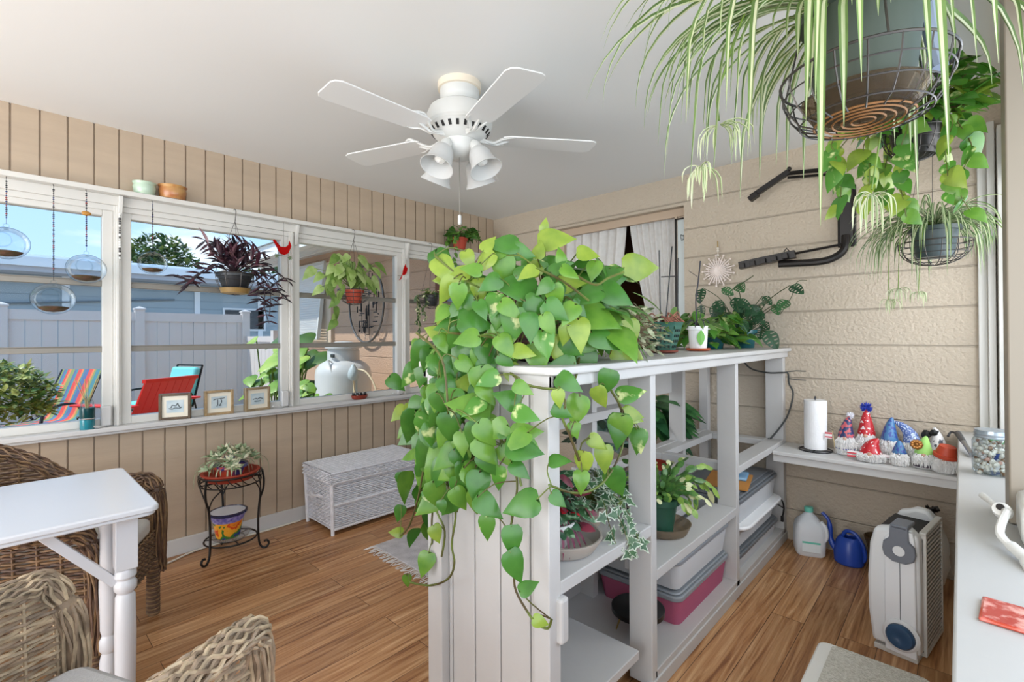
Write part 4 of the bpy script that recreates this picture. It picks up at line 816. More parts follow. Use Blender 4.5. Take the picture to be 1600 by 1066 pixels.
def lim(a, l):
    c = math.cos(a - math.atan2(-CY_, -CX_))      # leaves that lean toward the viewer stay short
    return l * (.62 if c > .75 else .8 if c > .4 else 1)
ang = math.atan2(-.68, -.73)
ex = [(ang + random.uniform(-.55, .45), random.uniform(.5, 1.2), random.uniform(.44, .66), random.uniform(.68, 1.02), random.uniform(.010, .015)) for _ in range(44)]
ex += [(ang + random.uniform(-1.0, 1.1) + .75, random.uniform(.55, 1.0), random.uniform(.40, .66), random.uniform(1.2, 1.8), random.uniform(.010, .015)) for _ in range(20)]
ex += [(ang + PI + random.uniform(-.4, .6), random.uniform(.6, 1.1), random.uniform(.42, .6), random.uniform(.9, 1.1), .015) for _ in range(8)]
spider(t, 50, .34, .60, .013, (0, 0, .17), 8, (.5, 1.35), limit=lim, drop=(1.0, 1.5), extra=ex)
# runners with baby plants
g = G(); pts = smooth_path([(0, -.02, .18), (-.14, -.13, .24), (-.22, -.16, .06), (-.225, -.16, -.02)], 6); g.tube(pts, .0022, 5)
random.seed(12)
for (bx, by, bz, m) in ((-.225, -.16, -.03, 16), (-.255, -.18, -.115, 14), (.0, .12, -.16, 12)):
    g2 = G()
    for k in range(m): g2.blade(arc((bx, by, bz), random.uniform(0, 6.28), random.uniform(-.5, .9), random.uniform(.05, .11), 1.2, 6, .003), .006, cream=(1, 1, 0, 1))
    g2.keep = True; obj('plantlet', g2, SPM, t)
g.tube(smooth_path([(0, .05, .18), (.02, .14, .05), (0, .12, -.15)], 5), .002, 5)
obj('runners', g, STEM, t)

# ---- hanging pothos behind it
def hang_pothos(name, label, loc, ztop, n, rad, trail, mats, seed, l=(.055, .095), potm=TERRA, pr=.08, basket=True):
    t = thing(name, label, 'hanging plant', loc); random.seed(seed); g, s = G(), G()
    rleaves(g, s, n, (0, 0, .02), rad, l[0], l[1], .78, 'heart', range(len(mats)))
    for (a, r, dz, m) in trail:
        pts = [(0, 0, .02), (r * .6 * math.cos(a), r * .6 * math.sin(a), .03), (r * math.cos(a), r * math.sin(a), -.06)]
        for k in range(1, m + 1): pts.append((r * math.cos(a) + random.uniform(-.02, .02), r * math.sin(a) + random.uniform(-.02, .02), -.06 - dz * k / m))
        P = smooth_path(pts, 4); s.tube(P, .0022, 5)
        for q in P[3::2]:
            ll = random.uniform(*l); g.mi = random.randrange(len(mats)); g.leaf(q, (random.uniform(-1, 1), random.uniform(-1, 1), -.8), (random.uniform(-1, 1), -1, .5), ll, ll * .78, 'heart', .3, .12)
    g.keep = True
    obj('leaves', g, mats, t); obj('vines', s, VS, t)
    gp = G(); pot(gp, pr * .75, pr, pr * 1.5, z=-pr * 1.5); obj('pot', gp, potm, t)
    if basket: wire_basket(t, pr * 1.25, pr * 1.7, top=ztop - loc[2])
    return t
hang_pothos('hanging_pothos', 'bright green pothos hanging behind the large spider plant', (-.115, 2.28, 2.03), H, 150, (.22, .22, .20),
            [(3.6, .16, .22, 4), (4.6, .14, .30, 5), (5.4, .16, .24, 4), (.3, .14, .28, 4), (2.5, .1, .2, 3), (3.9, .30, .14, 3), (3.3, .24, .22, 3)], [PA, PB, PC, PV], 14, potm=BLACK)
# ---- small hanging spider plant by the block wall
t = thing('hanging_spider_plant', 'smaller spider plant in dark pot and wire basket, hanging before block wall', 'hanging plant', (-.08, 2.80, 1.665))
g = G(); pot(g, .065, .085, .13, z=-.065); obj('pot', g, M('smoke_pot', '#3E4A4C', .35), t)
wire_basket(t, .125, .10, top=H - 1.665)
spider(t, 150, .24, .42, .0105, (0, 0, .07), 18, (.35, 1.3), mats=SPD, drop=(.85, 1.25), limit=lambda a, l: l * (.8 if math.cos(a) > .7 else 1))
random.seed(5)
for (bx, by, bz) in ((-.12, -.08, -.20), (-.05, -.12, -.22), (-.16, .0, -.24)):
    g = G()
    for k in range(18): g.blade(arc((bx, by, bz), random.uniform(0, 6.28), random.uniform(-.5, .9), random.uniform(.04, .09), 1.2, 6, .003), .0055, cream=(1, 1, 0, 1))
    g.keep = True; obj('plantlet', g, SPD, t)
obj('runners', G().tube(smooth_path([(0, 0, .06), (-.10, -.06, .08), (-.12, -.08, -.2)]), .0018, 5).tube(smooth_path([(0, 0, .06), (-.03, -.11, .06), (-.05, -.12, -.22)]), .0018, 5).tube(smooth_path([(0, 0, .06), (-.14, 0, .06), (-.16, 0, -.24)]), .0018, 5), STEM, t)

# ---- purple wandering plant at window two
PUR = [leafmat('purple_leaf', '#4A2430', '#2E1A26', .4, vs=20, tl=.1), leafmat('purple_leaf_dark', '#2A1C28', '#1E161E', .4, tl=.1), leafmat('purple_leaf_grey', '#6A4450', '#8C6E72', .4, vs=30, tl=.15)]
t = thing('hanging_purple_plant', 'dark purple trailing plant in black pot and wire basket, second window', 'hanging plant', (-3.26, 1.013, 1.656))
g, s = G(), G(); random.seed(22)
for k in range(38):
    a = random.uniform(0, 2 * PI); e = random.uniform(.5, 1.5); L = random.uniform(.10, .22)
    top = Vector((L * math.cos(a) * math.cos(e), L * math.sin(a) * math.cos(e) * 1.1, L * math.sin(e) * 1.0)); s.tube([(0, 0, 0), top * .6 + Vector((0, 0, .01)), top], .003, 5)
    for j in range(5):
        b = top * (1 - j * .14); g.mi = random.randrange(3); g.leaf(b, Vector((random.uniform(-1, 1), random.uniform(-1, 1), random.uniform(.1, 1.6))), (random.uniform(-.5, .5), random.uniform(-.5, .5), 1), random.uniform(.07, .12), .024, 'lance', .3, .5)
for (pts) in ([(0, 0, 0), (.02, -.10, .05), (.03, -.18, .0), (.02, -.24, -.06), (.0, -.30, -.03)], [(0, 0, 0), (.03, -.12, .04), (.02, -.20, -.03), (0, -.24, -.08)], [(0, 0, 0), (.0, -.08, .08), (0, -.13, .16), (0, -.17, .19)],
              [(0, 0, 0), (.03, .12, .03), (.04, .18, -.05), (.02, .2, -.14), (0, .2, -.24)], [(0, 0, 0), (.03, .14, .06), (.02, .22, -.02), (0, .27, -.1), (0, .3, -.14)], [(0, 0, 0), (.05, .1, .02), (.05, .15, -.08), (.03, .16, -.2), (.02, .19, -.3)],
              [(0, 0, 0), (.02, .14, .08), (0, .24, .04), (0, .32, -.02)], [(0, 0, 0), (.04, .08, .04), (.06, .11, -.06), (.05, .12, -.16)]):
    P = smooth_path(pts, 5); s.tube(P, .0028, 5)
    for i, q in enumerate(P[5::2]):
        for sgn in (-1, 1):
            g.mi = random.randrange(2); g.leaf(q, Vector((random.uniform(-.3, .3), sgn * .8, random.uniform(-.8, .3))), (1, random.uniform(-.3, .3), .6), random.uniform(.055, .09), .015, 'lance', .2, .5)
clamp_(g); clamp_(s); obj('leaves', g, PUR, t); obj('stems', s, leafmat('purple_stem', '#3C2A30'), t)
g = G(); pot(g, .07, .098, .085, z=-.085); obj('pot', g, M('black_pot', '#23262A', .4), t)
obj('drip_tray', G().lathe([(.05, -.125), (.075, -.118), (.085, -.088), (.08, -.088), (0, -.11)], 24), M('tray_amber', '#8C7040', .4), t)
wire_basket(t, .108, .13, top=2.04 - 1.656, n=8, rings=3)
# ---- arrowhead plant in terracotta pot at window three
ARM = [leafmat('arrow_green', '#8FB054', '#A9C274', .4, vs=16), leafmat('arrow_light', '#B7CC86', '#98B660', .4, vs=16), leafmat('arrow_deep', '#7A9A48', '#668A3C', .4)]
t = thing('hanging_arrowhead_plant', 'light green arrowhead plant in red pot and wire basket, third window', 'hanging plant', (-3.26, 1.805, 1.609))
g, s = G(), G(); random.seed(26)
for k in range(46):
    a = random.uniform(0, 2 * PI); L = random.uniform(.10, .24); e = random.uniform(.5, 1.45)
    b = Vector((L * .8 * math.cos(a) * math.cos(e), L * 1.5 * math.sin(a) * math.cos(e), L * math.sin(e) * 1.1))
    s.tube(smooth_path([(0, 0, 0), b * .6 + Vector((0, 0, .03)), b], 3), .002, 4)
    l = random.uniform(.085, .13); g.mi = random.randrange(3); g.leaf(b, (math.cos(a) * .6 + .3, math.sin(a), -.9), (1, .2, .8), l, l * .62, 'heart', .25, .2)
for pts in ([(0, 0, 0), (.03, -.12, .08), (.04, -.20, .03), (.03, -.27, .0)], [(0, 0, 0), (.05, -.10, .04), (.06, -.15, -.05), (.05, -.17, -.16), (.04, -.16, -.24)], [(0, 0, 0), (.04, -.14, .06), (.04, -.22, -.03)]):
    P = smooth_path(pts, 4); s.tube(P, .0024, 5)
    for q in P[5::2]: l = random.uniform(.07, .10); g.mi = random.randrange(3); g.leaf(q, (random.uniform(-.2, .4), random.uniform(-.8, .3), -.7), (1, .2, .5), l, l * .62, 'heart', .25, .2)
clamp_(g); clamp_(s); obj('leaves', g, ARM, t); obj('stems', s, STEM, t)
g = G(); pot(g, .05, .066, .095, z=-.095); obj('pot', g, TERRA, t)
wire_basket(t, .115, .11, top=2.04 - 1.609, n=12)
# ---- two small black pots in a basket at window four
t = thing('hanging_hoya', 'small variegated hoya in black pot hanging before the fourth window', 'hanging plant', (-3.26, 2.509, 1.609))
HOY = [leafmat('hoya_green', '#5E7A48', '#44603A'), leafmat('hoya_cream', '#D9D6AE', '#B9BE8C', vs=30)]
g, s = G(), G(); random.seed(27); rleaves(g, s, 70, (0, 0, 0), (.09, .11, .07), .022, .04, .5, 'oval', (0, 1))
for a, dz in ((3.7, .30), (4.3, .36), (5.2, .2), (4.0, .22)):
    P = smooth_path([(0, 0, 0), (.11 * math.cos(a), .11 * math.sin(a), 0)] + [(.115 * math.cos(a) + random.uniform(-.01, .01), .115 * math.sin(a) + random.uniform(-.02, .02), -dz * k / 5) for k in range(1, 6)], 4); s.tube(P, .0016, 4)
    for q in P[3::1]: g.mi = random.randrange(2); g.leaf(q, (random.uniform(-1, 1), random.uniform(-1, 1), -.5), (1, 0, .5), .03, .015, 'oval', .2, .2)
clamp_(g); clamp_(s); obj('leaves', g, HOY, t); obj('stems', s, STEM, t)
g = G(); pot(g, .05, .065, .09, z=-.09); obj('pot', g, M('black_pot', '#23262A'), t); wire_basket(t, .10, .11, top=2.035 - 1.609, n=10)
# ---- pothos in terracotta pot high in the corner
DK = [leafmat('corner_green', '#4E8036', '#3C6A2C', .35), leafmat('corner_mid', '#6E9C44', '#558636', .35)]
t = thing('corner_ivy', 'dark green heart-leaved ivy in terracotta pot, high in the room corner', 'hanging plant', (-3.25, 2.82, 2.12))
g, s = G(), G(); random.seed(33); rleaves(g, s, 100, (0, .05, .02), (.12, .19, .12), .04, .07, .85, 'heart', (0, 0, 1))
for a, dz in ((3.6, .2), (4.6, .24), (5.4, .22)):
    P = smooth_path([(0, 0, 0), (.1 * math.cos(a), .12 * math.sin(a), 0), (.10 * math.cos(a), .14 * math.sin(a), -dz)], 5); s.tube(P, .0016, 4)
    for q in P[3:]: g.mi = 1; g.leaf(q, (.3, random.uniform(-1, 1), -.6), (1, 0, .5), .05, .042, 'heart', .2, .2)
obj('leaves', g, DK, t); obj('stems', s, STEM, t); g = G(); pot(g, .05, .07, .10, z=-.085); obj('pot', g, TERRA, t)
obj('hanger', G().tube([(0, 0, 0), (0, 0, H - 2.12)], .0015, 4).tube([(.07 * math.cos(a), .07 * math.sin(a), .0) for a in [2 * PI * k / 24 for k in range(24)]], .003, 5, closed=True), WIRE, t)
# ================================================================== WICKER CHAIRS, TABLE, TRUNK, STAND, RUG
WK = [M('wicker_pale', '#B09C80', .6, var=.28, vs=26), M('wicker_tan', '#94806A', .6, var=.28, vs=26)]
WD = [M('wicker_brown', '#7E6244', .55, var=.35, vs=22), M('wicker_deep', '#5E4636', .55, var=.35, vs=22)]
CUSH = M('cushion_grey', '#BDBDBE', .9, var=.07, vs=220, bump=.25, bs=420)
CUSL = M('cushion_pale', '#C9C6C1', .9, var=.05, vs=220, bump=.25, bs=420)
def shell_path(n=104, w=.30, f=.27, b=-.43):
    out = []
    for i in range(n + 1):
        u = i / n
        if u < .27: t = u / .27; p = (w, f + (-.17 - f) * t)
        elif u > .73: t = (u - .73) / .27; p = (-w, -.17 + (f + .17) * t)
        else:
            a = (u - .27) / .46 * PI; p = (w * math.cos(a), -.17 + (b + .17) * math.sin(a) ** .8 if math.sin(a) > 0 else -.17)
        out.append((u, p))
    return out
def top_h_(u, lo=.66, hi=.81):
    q = math.sin(PI * u) ** 2; s = max(0, min(1, (q - .22) / .62)); s = s * s * (3 - 2 * s)
    e = min(u, 1 - u); dip = -.05 * max(0, 1 - e / .05) ** 2
    return lo + (hi - lo) * s + dip
def flare(p, z): k = 1 + .10 * max(0, (z - .25)) / .5; return (p[0] * k, p[1] * k if p[1] < 0 else p[1])
def wicker_chair(label, loc, rz, mats, cush, pillow=None, lo=.66):
    top_h = lambda u: top_h_(u, lo)
    t = thing('wicker_armchair', label, 'chair', loc, rz, None); P = shell_path(); n = len(P)
    g = G(); z = .235; row = 0; random.seed(41)
    while z < .86:
        seg = []
        for i, (u, p) in enumerate(P):
            if top_h(u) - .02 > z:
                x, y = flare(p, z); tx = P[min(i + 1, n - 1)][1]; tp = P[max(i - 1, 0)][1]; d = Vector((tx[0] - tp[0], tx[1] - tp[1], 0)).normalized()
                o = .0048 * math.cos(i * PI / 2 + (row % 2) * PI); seg.append((x - d.y * o, y + d.x * o, z + random.uniform(-.001, .001)))
            else:
                if len(seg) > 3: g.mi = row % 2; g.tube(seg, .0050, 5)
                seg = []
        if len(seg) > 3: g.mi = (row // 2) % 2; g.tube(seg, .0050, 5)
        z += .0102; row += 1
    obj('woven_shell', g, mats, t)
    g = G()
    for i in range(2, n - 1, 4):
        u, p = P[i]; h = top_h(u)
        for dx in (-.004, .004): g.tube([flare(p, zz) + (zz,) if 0 else (flare(p, zz)[0] + dx, flare(p, zz)[1], zz) for zz in (.22, .4, .55, h - .01)], .0036, 5)
    obj('stakes', g, mats, t)
    # rolled woven rim: strands winding along the top and down the two front edges
    g = G(); C_ = [(P[0][1][0] * 1.02, P[0][1][1], zz) for zz in (.19, .27, .36, .46, .53)]
    rim = [Vector((flare(p, top_h(u))[0] * 1.02, flare(p, top_h(u))[1] * 1.02, top_h(u))) for u, p in P]
    path = [Vector(c) for c in C_] + rim[1:-1] + [Vector((-c[0], c[1], c[2])) for c in reversed(C_)]
    path = smooth_path(path[::3] + [path[-1]], 6)
    m = len(path)
    for k in range(20):
        pts = []; a0 = 2 * PI * k / 20
        for i, q in enumerate(path):
            tt = (path[min(i + 1, m - 1)] - path[max(i - 1, 0)]).normalized(); sd = tt.cross(Vector((0, 0, 1)))
            if sd.length < .35: sd = Vector((1, 0, 0)) if q.x > 0 else Vector((-1, 0, 0))
            sd.normalize(); up = sd.cross(tt); a = a0 + .17 * math.sin(i * 1.15 + k * 2.1)
            rr = .026 + .003 * math.cos(i * .95 + k * PI)
            pts.append(q + sd * rr * 1.15 * math.cos(a) + up * rr * math.sin(a))
        g.mi = k % 2; g.tube(pts, .0042, 5)
    g.tube(path, .023, 8)
    obj('braided_rim', g, mats, t)
    for (x, y) in ((.285, .255), (-.285, .255), (.20, -.36), (-.20, -.36)):
        g = G().tube([(x, y, 0), (x, y, .26)], .02, 10)
        for k in range(26): g.mi = k % 2; g.tube([(x + .0225 * math.cos(a), y + .0225 * math.sin(a), .012 + k * .0098) for a in [2 * PI * j / 14 for j in range(14)]], .005, 4, closed=True)
        obj('leg', g, mats, t)
    g = G()
    for k in range(15):
        g.mi = k % 2; zz = .235 + k * .0108
        g.tube([(-.28 + .56 * j / 60, .262 + .0045 * math.cos(j * PI / 2 + k * PI), zz) for j in range(61)], .0042, 4)
    g.box((-.25, -.35, .36), (.25, .255, .385)); obj('seat_frame', g, mats, t)
    g = G(); prof = [(.0, .29)]; 
    poly = [(.235, .262), (.262, .235), (.262, -.16), (.20, -.29), (.09, -.355), (-.09, -.355), (-.20, -.29), (-.262, -.16), (-.262, .235), (-.235, .262)]
    g.prism(poly, .388, .455); obj('seat_cushion', g, cush, t, bevel=.022)
    if pillow: obj('back_pillow', G().at(Tm(pillow[0], pillow[1])).box((-.19, -.045, -.17), (.19, .045, .17)), cush, t, bevel=.04)
    return t
wicker_chair('pale wicker armchair with grey seat cushion, front left corner of the room', (-1.29, .02, 0), R(24), WK, CUSH)
wicker_chair('darker brown wicker armchair with pale cushion behind the white table', (-2.58, .145, 0), R(-27), WD, CUSL, ((.02, -.32, .62), (R(18), 0, 0)), .615)
# white table
TP = M('table_white', '#D2D3D6', .3)
t = thing('dining_table', 'white-painted table with moulded edge and turned legs', 'table', (-2.262, -.3, 0))
def rrect(x0, x1, y0, y1, r, n=5):
    out = []
    for cx, cy, a0 in ((x1 - r, y1 - r, 0), (x0 + r, y1 - r, 90), (x0 + r, y0 + r, 180), (x1 - r, y0 + r, 270)):
        for k in range(n + 1): a = R(a0 + 90 * k / n); out.append((cx + r * math.cos(a), cy + r * math.sin(a)))
    return out
g = G().prism(rrect(-.338, .338, -.75, .675, .03), .702, .722); obj('tabletop', g, TP, t, bevel=.005)
obj('edge_moulding', G().prism(rrect(-.330, .330, -.742, .667, .03), .690, .703), TP, t, bevel=.004)
#obj('apron', G().box((-.27, .60, .635), (.30, .62, .69)).box((.27, -.6, .635), (.29, .6, .69)).box((-.29, -.6, .635), (-.27, .6, .69)), TP, t, bevel=.002)
turn = [(.026, .0), (.028, .03), (.024, .06), (.021, .10), (.030, .14), (.030, .30), (.029, .345), (.024, .36), (.031, .375), (.033, .40), (.026, .42), (.033, .432), (.030, .45), (.023, .462), (.030, .475)]
for (x, y) in ((.195, .605), (.20, -.60), (-.235, -.60)):
    l = obj('leg', G().lathe([(.024, 0), (.026, .02), (.029, .16), (.030, .28), (.028, .40), (.022, .412), (.031, .425), (.032, .445), (.024, .458), (.031, .468), (.030, .485), (.025, .495)], 24, (x, y, 0)).box((x - .03, y - .03, .495), (x + .03, y + .03, .692)), TP, t, bevel=.002)
obj('leg', G().lathe([(.022, 0), (.026, .02), (.027, .16), (.022, .19), (.030, .205), (.030, .235), (.022, .25), (.027, .27), (.030, .40), (.026, .60), (.030, .62), (.030, .66), (.02, .69)], 24, (.105, .575, 0)), TP, t, bevel=.002)
obj('brace', G().bar((.19, .58, .45), (.19, .385, .685), .022, .028), TP, t, bevel=.002)
obj('brace', G().bar((.105, .57, .17), (.155, .56, .01), .018, .026), TP, t, bevel=.002)
g = G().bar((.105, .575, .655), (.06, .2, .68), .012, .02).lathe([(.026, .63), (.034, .64), (.034, .665), (.026, .67)], 14, (.105, .575, 0)); obj('hinge', g, M('hinge_metal', '#B4B2AC', .4, .6), t)
# wicker trunk
TW = [M('wicker_white', '#E4E4E8', .55, var=.08, vs=20), M('wicker_white_grey', '#D9DAE0', .55, var=.08, vs=20)]  # second tone is slightly greyer, alternated strand by strand
t = thing('wicker_chest', 'white wicker storage chest with lid standing against the left wall', 'chest', (-3.12, 1.815, 0))
def band(g, hx, hy, z0, z1, st, amp=.0035, r=.004, seg=.018, taper=0):
    z = z0; row = 0
    while z <= z1:
        k = 1 - taper * (z1 - z); X, Y = hx * k, hy * k; pts = []; q = 0
        per = [(X, -Y), (X, Y), (-X, Y), (-X, -Y)]
        for a, b in zip(per, per[1:] + per[:1]):
            L = math.dist(a, b); m = int(L / seg); dx, dy = (b[0] - a[0]) / L, (b[1] - a[1]) / L
            for j in range(m):
                o = amp * math.cos(q * PI + row * PI); q += 1; pts.append((a[0] + dx * L * j / m + dy * o, a[1] + dy * L * j / m - dx * o, z))
        g.mi = row % 2; g.tube(pts, r, 4, closed=True); z += st; row += 1
g = G(); band(g, .185, .345, .05, .325, .0125, amp=.005, r=.0055, seg=.022, taper=.16); g.box((-.17, -.33, .03), (.17, .33, .32)); obj('woven_body', g, TW, t)
g = G()
for s in (-1, 1):
    for q in (-1, 1): g.tube([(s * .178, q * .338, 0), (s * .19, q * .35, .33)], .012, 8)
for z in (.035, .19, .33):
    k = 1 - .16 * (.325 - z); g.tube([(.192 * k, -.352 * k, z), (.192 * k, .352 * k, z), (-.192 * k, .352 * k, z), (-.192 * k, -.352 * k, z)], .009, 6, closed=True)
obj('frame', g, TW, t)
g = G(); band(g, .198, .36, .335, .395, .0115, amp=.005, r=.0055, seg=.022)
g.mi = 0; g.box((-.19, -.352, .34), (.19, .352, .398))
for k in range(42): x = -.19 + k * .0093; g.mi = k % 2; g.tube([(x, -.355 + .71 * j / 50, .402 + .0035 * math.cos(j * PI + k * PI)) for j in range(51)], .0042, 4)
g.tube([(.2, -.36, .398), (.2, .36, .398), (-.2, .36, .398), (-.2, -.36, .398)], .008, 6, closed=True)
obj('lid', g, TW, t)
for s in (-1, 1): obj('handle', G().tube(smooth_path([(.06, s * .345, .22), (.05, s * .37, .235), (0, s * .378, .225), (-.05, s * .37, .235), (-.06, s * .345, .22)]), .010, 6), TW, t)
# rug
t = thing('woven_rug', 'pale grey woven rug with fringed end beside the divider', 'rug', (-2.10, 1.56, 0), R(-1))
obj('field', G().box((-.50, 0, .001), (.40, 1.2, .009)), M('rug_grey', '#C4C0C2', .95, var=.14, vs=14, bump=.5, bs=240), t, bevel=.003)
g = G(); random.seed(44)
for k in range(75):
    x = -.5 + .9 * k / 74; g.tube([(x, .0, .006), (x + random.uniform(-.012, .012), -.03, .005), (x + random.uniform(-.02, .02), -.06 + random.uniform(-.012, .012), .004)], .0026, 4)
fr_ = obj('fringe', g, M('rug_fringe', '#D9D5D2', .95), t); fr_['kind'] = 'stuff'
# plant stand
SX, SY = -3.135, .95
t = thing('plant_stand', 'black wrought-iron two-tier plant stand against the board wall', 'plant stand', (SX, SY, 0), R(0))
def circ(r, z, n=40, ph=0): return [(r * math.cos(a + ph), r * math.sin(a + ph), z) for a in [2 * PI * k / n for k in range(n)]]
g = G().tube(circ(.16, .475), .005, 6, closed=True).tube(circ(.158, .425), .004, 6, closed=True)
for k in range(16):
    a = 2 * PI * k / 16; b = a + PI / 16; g.tube(smooth_path([(.16 * math.cos(a), .16 * math.sin(a), .475), (.163 * math.cos(a + .1), .163 * math.sin(a + .1), .45), (.158 * math.cos(b + .1), .158 * math.sin(b + .1), .425)], 3), .0026, 5)
g.tube([(-.158, 0, .43), (.158, 0, .43)], .004).tube([(0, -.158, .43), (0, .158, .43)], .004)
obj('upper_ring', g, BLACK, t)
g = G().tube(circ(.135, .095), .005, 6, closed=True).tube(circ(.07, .095), .003, 6, closed=True)
for k in range(3): a = 2 * PI * k / 3; g.tube([(0, 0, .095), (.135 * math.cos(a), .135 * math.sin(a), .095)], .0035)
obj('lower_ring', g, BLACK, t)
for a in (R(-62), R(66), R(180)):
    c, s_ = math.cos(a), math.sin(a); rr = [(.163, .475), (.172, .42), (.168, .36), (.150, .30), (.142, .2), (.142, .1), (.148, .04), (.165, .012), (.185, .012), (.198, .032), (.188, .05), (.172, .046)]
    g = G().tube(smooth_path([(r * c, r * s_, z) for r, z in rr], 4), .0062, 8)
    for sg in (-1, 1):
        b = a + sg * .55; g.tube(smooth_path([(.15 * c, .15 * s_, .31), (.155 * math.cos(a + sg * .2), .155 * math.sin(a + sg * .2), .37), (.158 * math.cos(b), .158 * math.sin(b), .425)], 4), .0038, 6)
    obj('leg', g, BLACK, t)
t = thing('potted_spider_plant', 'small variegated spider plant in talavera bowl on top of the plant stand', 'potted plant', (SX, SY, .43))
TAL = M('talavera_glaze', '#3A3F7A', .2, coat=.5, col2='#C9533A', vs=11, ramp=(.46, .52))
obj('saucer', G().lathe([(.09, .004), (.12, .012), (.145, .05), (.152, .052), (.152, .058), (.138, .058), (.115, .03), (0, .022)], 32), TERRA, t)
g = G(); pot(g, .065, .085, .075, z=.026); obj('pot', g, TAL, t); obj('soil', G().lathe([(.078, .078), (0, .082)], 18), SOIL, t)
LGS = [leafmat('pale_sage', '#B4C4A0', '#8FA67C', vs=26), leafmat('cream_edge', '#E6E4C6'), leafmat('spider_brown', '#9A7A54')]
spider(t, 26, .10, .17, .010, (0, 0, .10), 51, (.3, 1.2), mats=LGS, drop=(.8, 1.3), r0=.03, extra=[(R(80 + 14 * k), .9, .30, 1.25, .007) for k in range(6)] + [(R(-90 - 12 * k), .7, .27, 1.2, .006) for k in range(4)])
g = G(); random.seed(52)
for q in range(34):
    a = random.uniform(0, 6.28); e = random.uniform(.05, 1.5); c = Vector((.115 * math.cos(a) * math.cos(e), .125 * math.sin(a) * math.cos(e), .085 + .095 * math.sin(e))); ax = c - Vector((0, 0, .04)); ax.normalize()
    for k in range(11):
        b = random.uniform(0, 6.28); d = ax + Vector((math.cos(b), math.sin(b), random.uniform(-.4, .7))) * 1.1
        g.mi = random.choice((0, 0, 1)); g.leaf(c, d, ax, random.uniform(.04, .062), .016, 'lance', .25, .3)
g.keep = True; obj('rosettes', g, LGS, t)
g = G(); random.seed(3)
for k in range(22): a = random.uniform(0, 6.28); g.leaf((.045, -.02, .135), (math.cos(a), math.sin(a), random.uniform(.2, 1)), (0, 0, 1), .034, .017, 'oval', .1, .3)
obj('blue_rosette', g, leafmat('blue_succulent', '#6FA4BE', '#8FC0D0'), t)
t = thing('talavera_pot', 'empty orange-flowered talavera pot with navy rim on lower tier of the stand', 'pot', (SX, SY - .015, .112))
def talmat():
    m = bpy.data.materials.new('talavera_flowers'); m.use_nodes = True; nt = m.node_tree; b = nt.nodes['Principled BSDF']; N, K = nt.nodes.new, nt.links.new
    tc_ = N('ShaderNodeTexCoord'); vo = N('ShaderNodeTexVoronoi'); vo.inputs['Scale'].default_value = 10; K(tc_.outputs['Object'], vo.inputs[0])
    n = N('ShaderNodeTexNoise'); n.inputs['Scale'].default_value = 55; K(tc_.outputs['Object'], n.inputs[0])
    ad = N('ShaderNodeMath'); ad.operation = 'MULTIPLY_ADD'; ad.inputs[1].default_value = .32; K(n.outputs[0], ad.inputs[0]); K(vo.outputs['Distance'], ad.inputs[2])
    r = N('ShaderNodeValToRGB'); r.color_ramp.interpolation = 'CONSTANT'; e = r.color_ramp.elements
    e[0].position = 0; e[0].color = lin('#8A2A1A'); e[1].position = .30; e[1].color = lin('#E8862A')
    for p, c in ((.42, '#D94F22'), (.52, '#F0A832'), (.70, '#3E7A3A'), (.84, '#2E3F8A')): x = e.new(p); x.color = lin(c)
    K(ad.outputs[0], r.inputs[0]); K(r.outputs[0], b.inputs['Base Color']); b.inputs['Roughness'].default_value = .18; return m
obj('body', G().lathe([(.058, 0), (.062, .004), (.078, .095)], 36), talmat(), t)
obj('neck', G().lathe([(.0785, .094), (.085, .112), (.093, .132)], 36), M('talavera_violet', '#6A62B4', .25, col2='#A7A0DA', vs=60), t)
obj('rim', G().lathe([(.093, .131), (.101, .136), (.101, .147), (.092, .149), (.090, .141)], 36), M('navy_glaze', '#1E2348', .15), t)
obj('inside', G().lathe([(.090, .145), (.078, .10), (.062, .01), (0, .01)], 36), M('white_glaze', '#E6EAF0', .2), t)
t = thing('plastic_saucer', 'clear plastic saucer under the talavera pot', 'saucer', (SX, SY, .100))
obj('dish', G().lathe([(.08, 0), (.09, .003), (.105, .024), (.102, .024), (.086, .007), (0, .006)], 32), CLEAR, t)
# long cream cable on the floor by the baseboard
o = obj('power_cable', G().tube(smooth_path([(-3.27, .40, .006), (-3.25, .63, .006), (-3.325, .81, .006), (-3.335, 1.0, .006), (-3.33, 1.18, .006), (-3.33, 1.31, .006), (-3.335, 1.44, .006)]), .0055, 6), M('cable_cream', '#E4DFD2', .5)); tag(o, 'cream cable lying on the floor along the left baseboard', 'cable')
# ================================================================== WINDOW SILL AND LEDGE
t = thing('picture_frame', 'dark bronze picture frame on the sill, leftmost of the three', 'picture frame', (-3.335, .72, .795), R(68), 'framed bird prints on the sill')
def frame(t, col, w=.155, h=.15):
    fm = M('frame_' + col[1:], col, .4, .3, var=.2, vs=30); g = G()
    g.box((-w / 2, -.015, 0), (-w / 2 + .014, .018, h)).box((w / 2 - .014, -.015, 0), (w / 2, .018, h)).box((-w / 2 + .014, -.015, 0), (w / 2 - .014, .018, .014)).box((-w / 2 + .014, -.015, h - .014), (w / 2 - .014, .018, h))
    obj('frame', g, fm, t, bevel=.002); obj('mat_board', G().box((-w / 2 + .013, -.004, .013), (w / 2 - .013, .002, h - .013)), M('mat_board', '#E4DDCB', .8), t)
    obj('print', G().box((-w * .27, -.0055, h * .26), (w * .27, -.0042, h * .74)), M('print_blue', '#A9BCC4', .6, col2='#C3CFD2', vs=25), t)
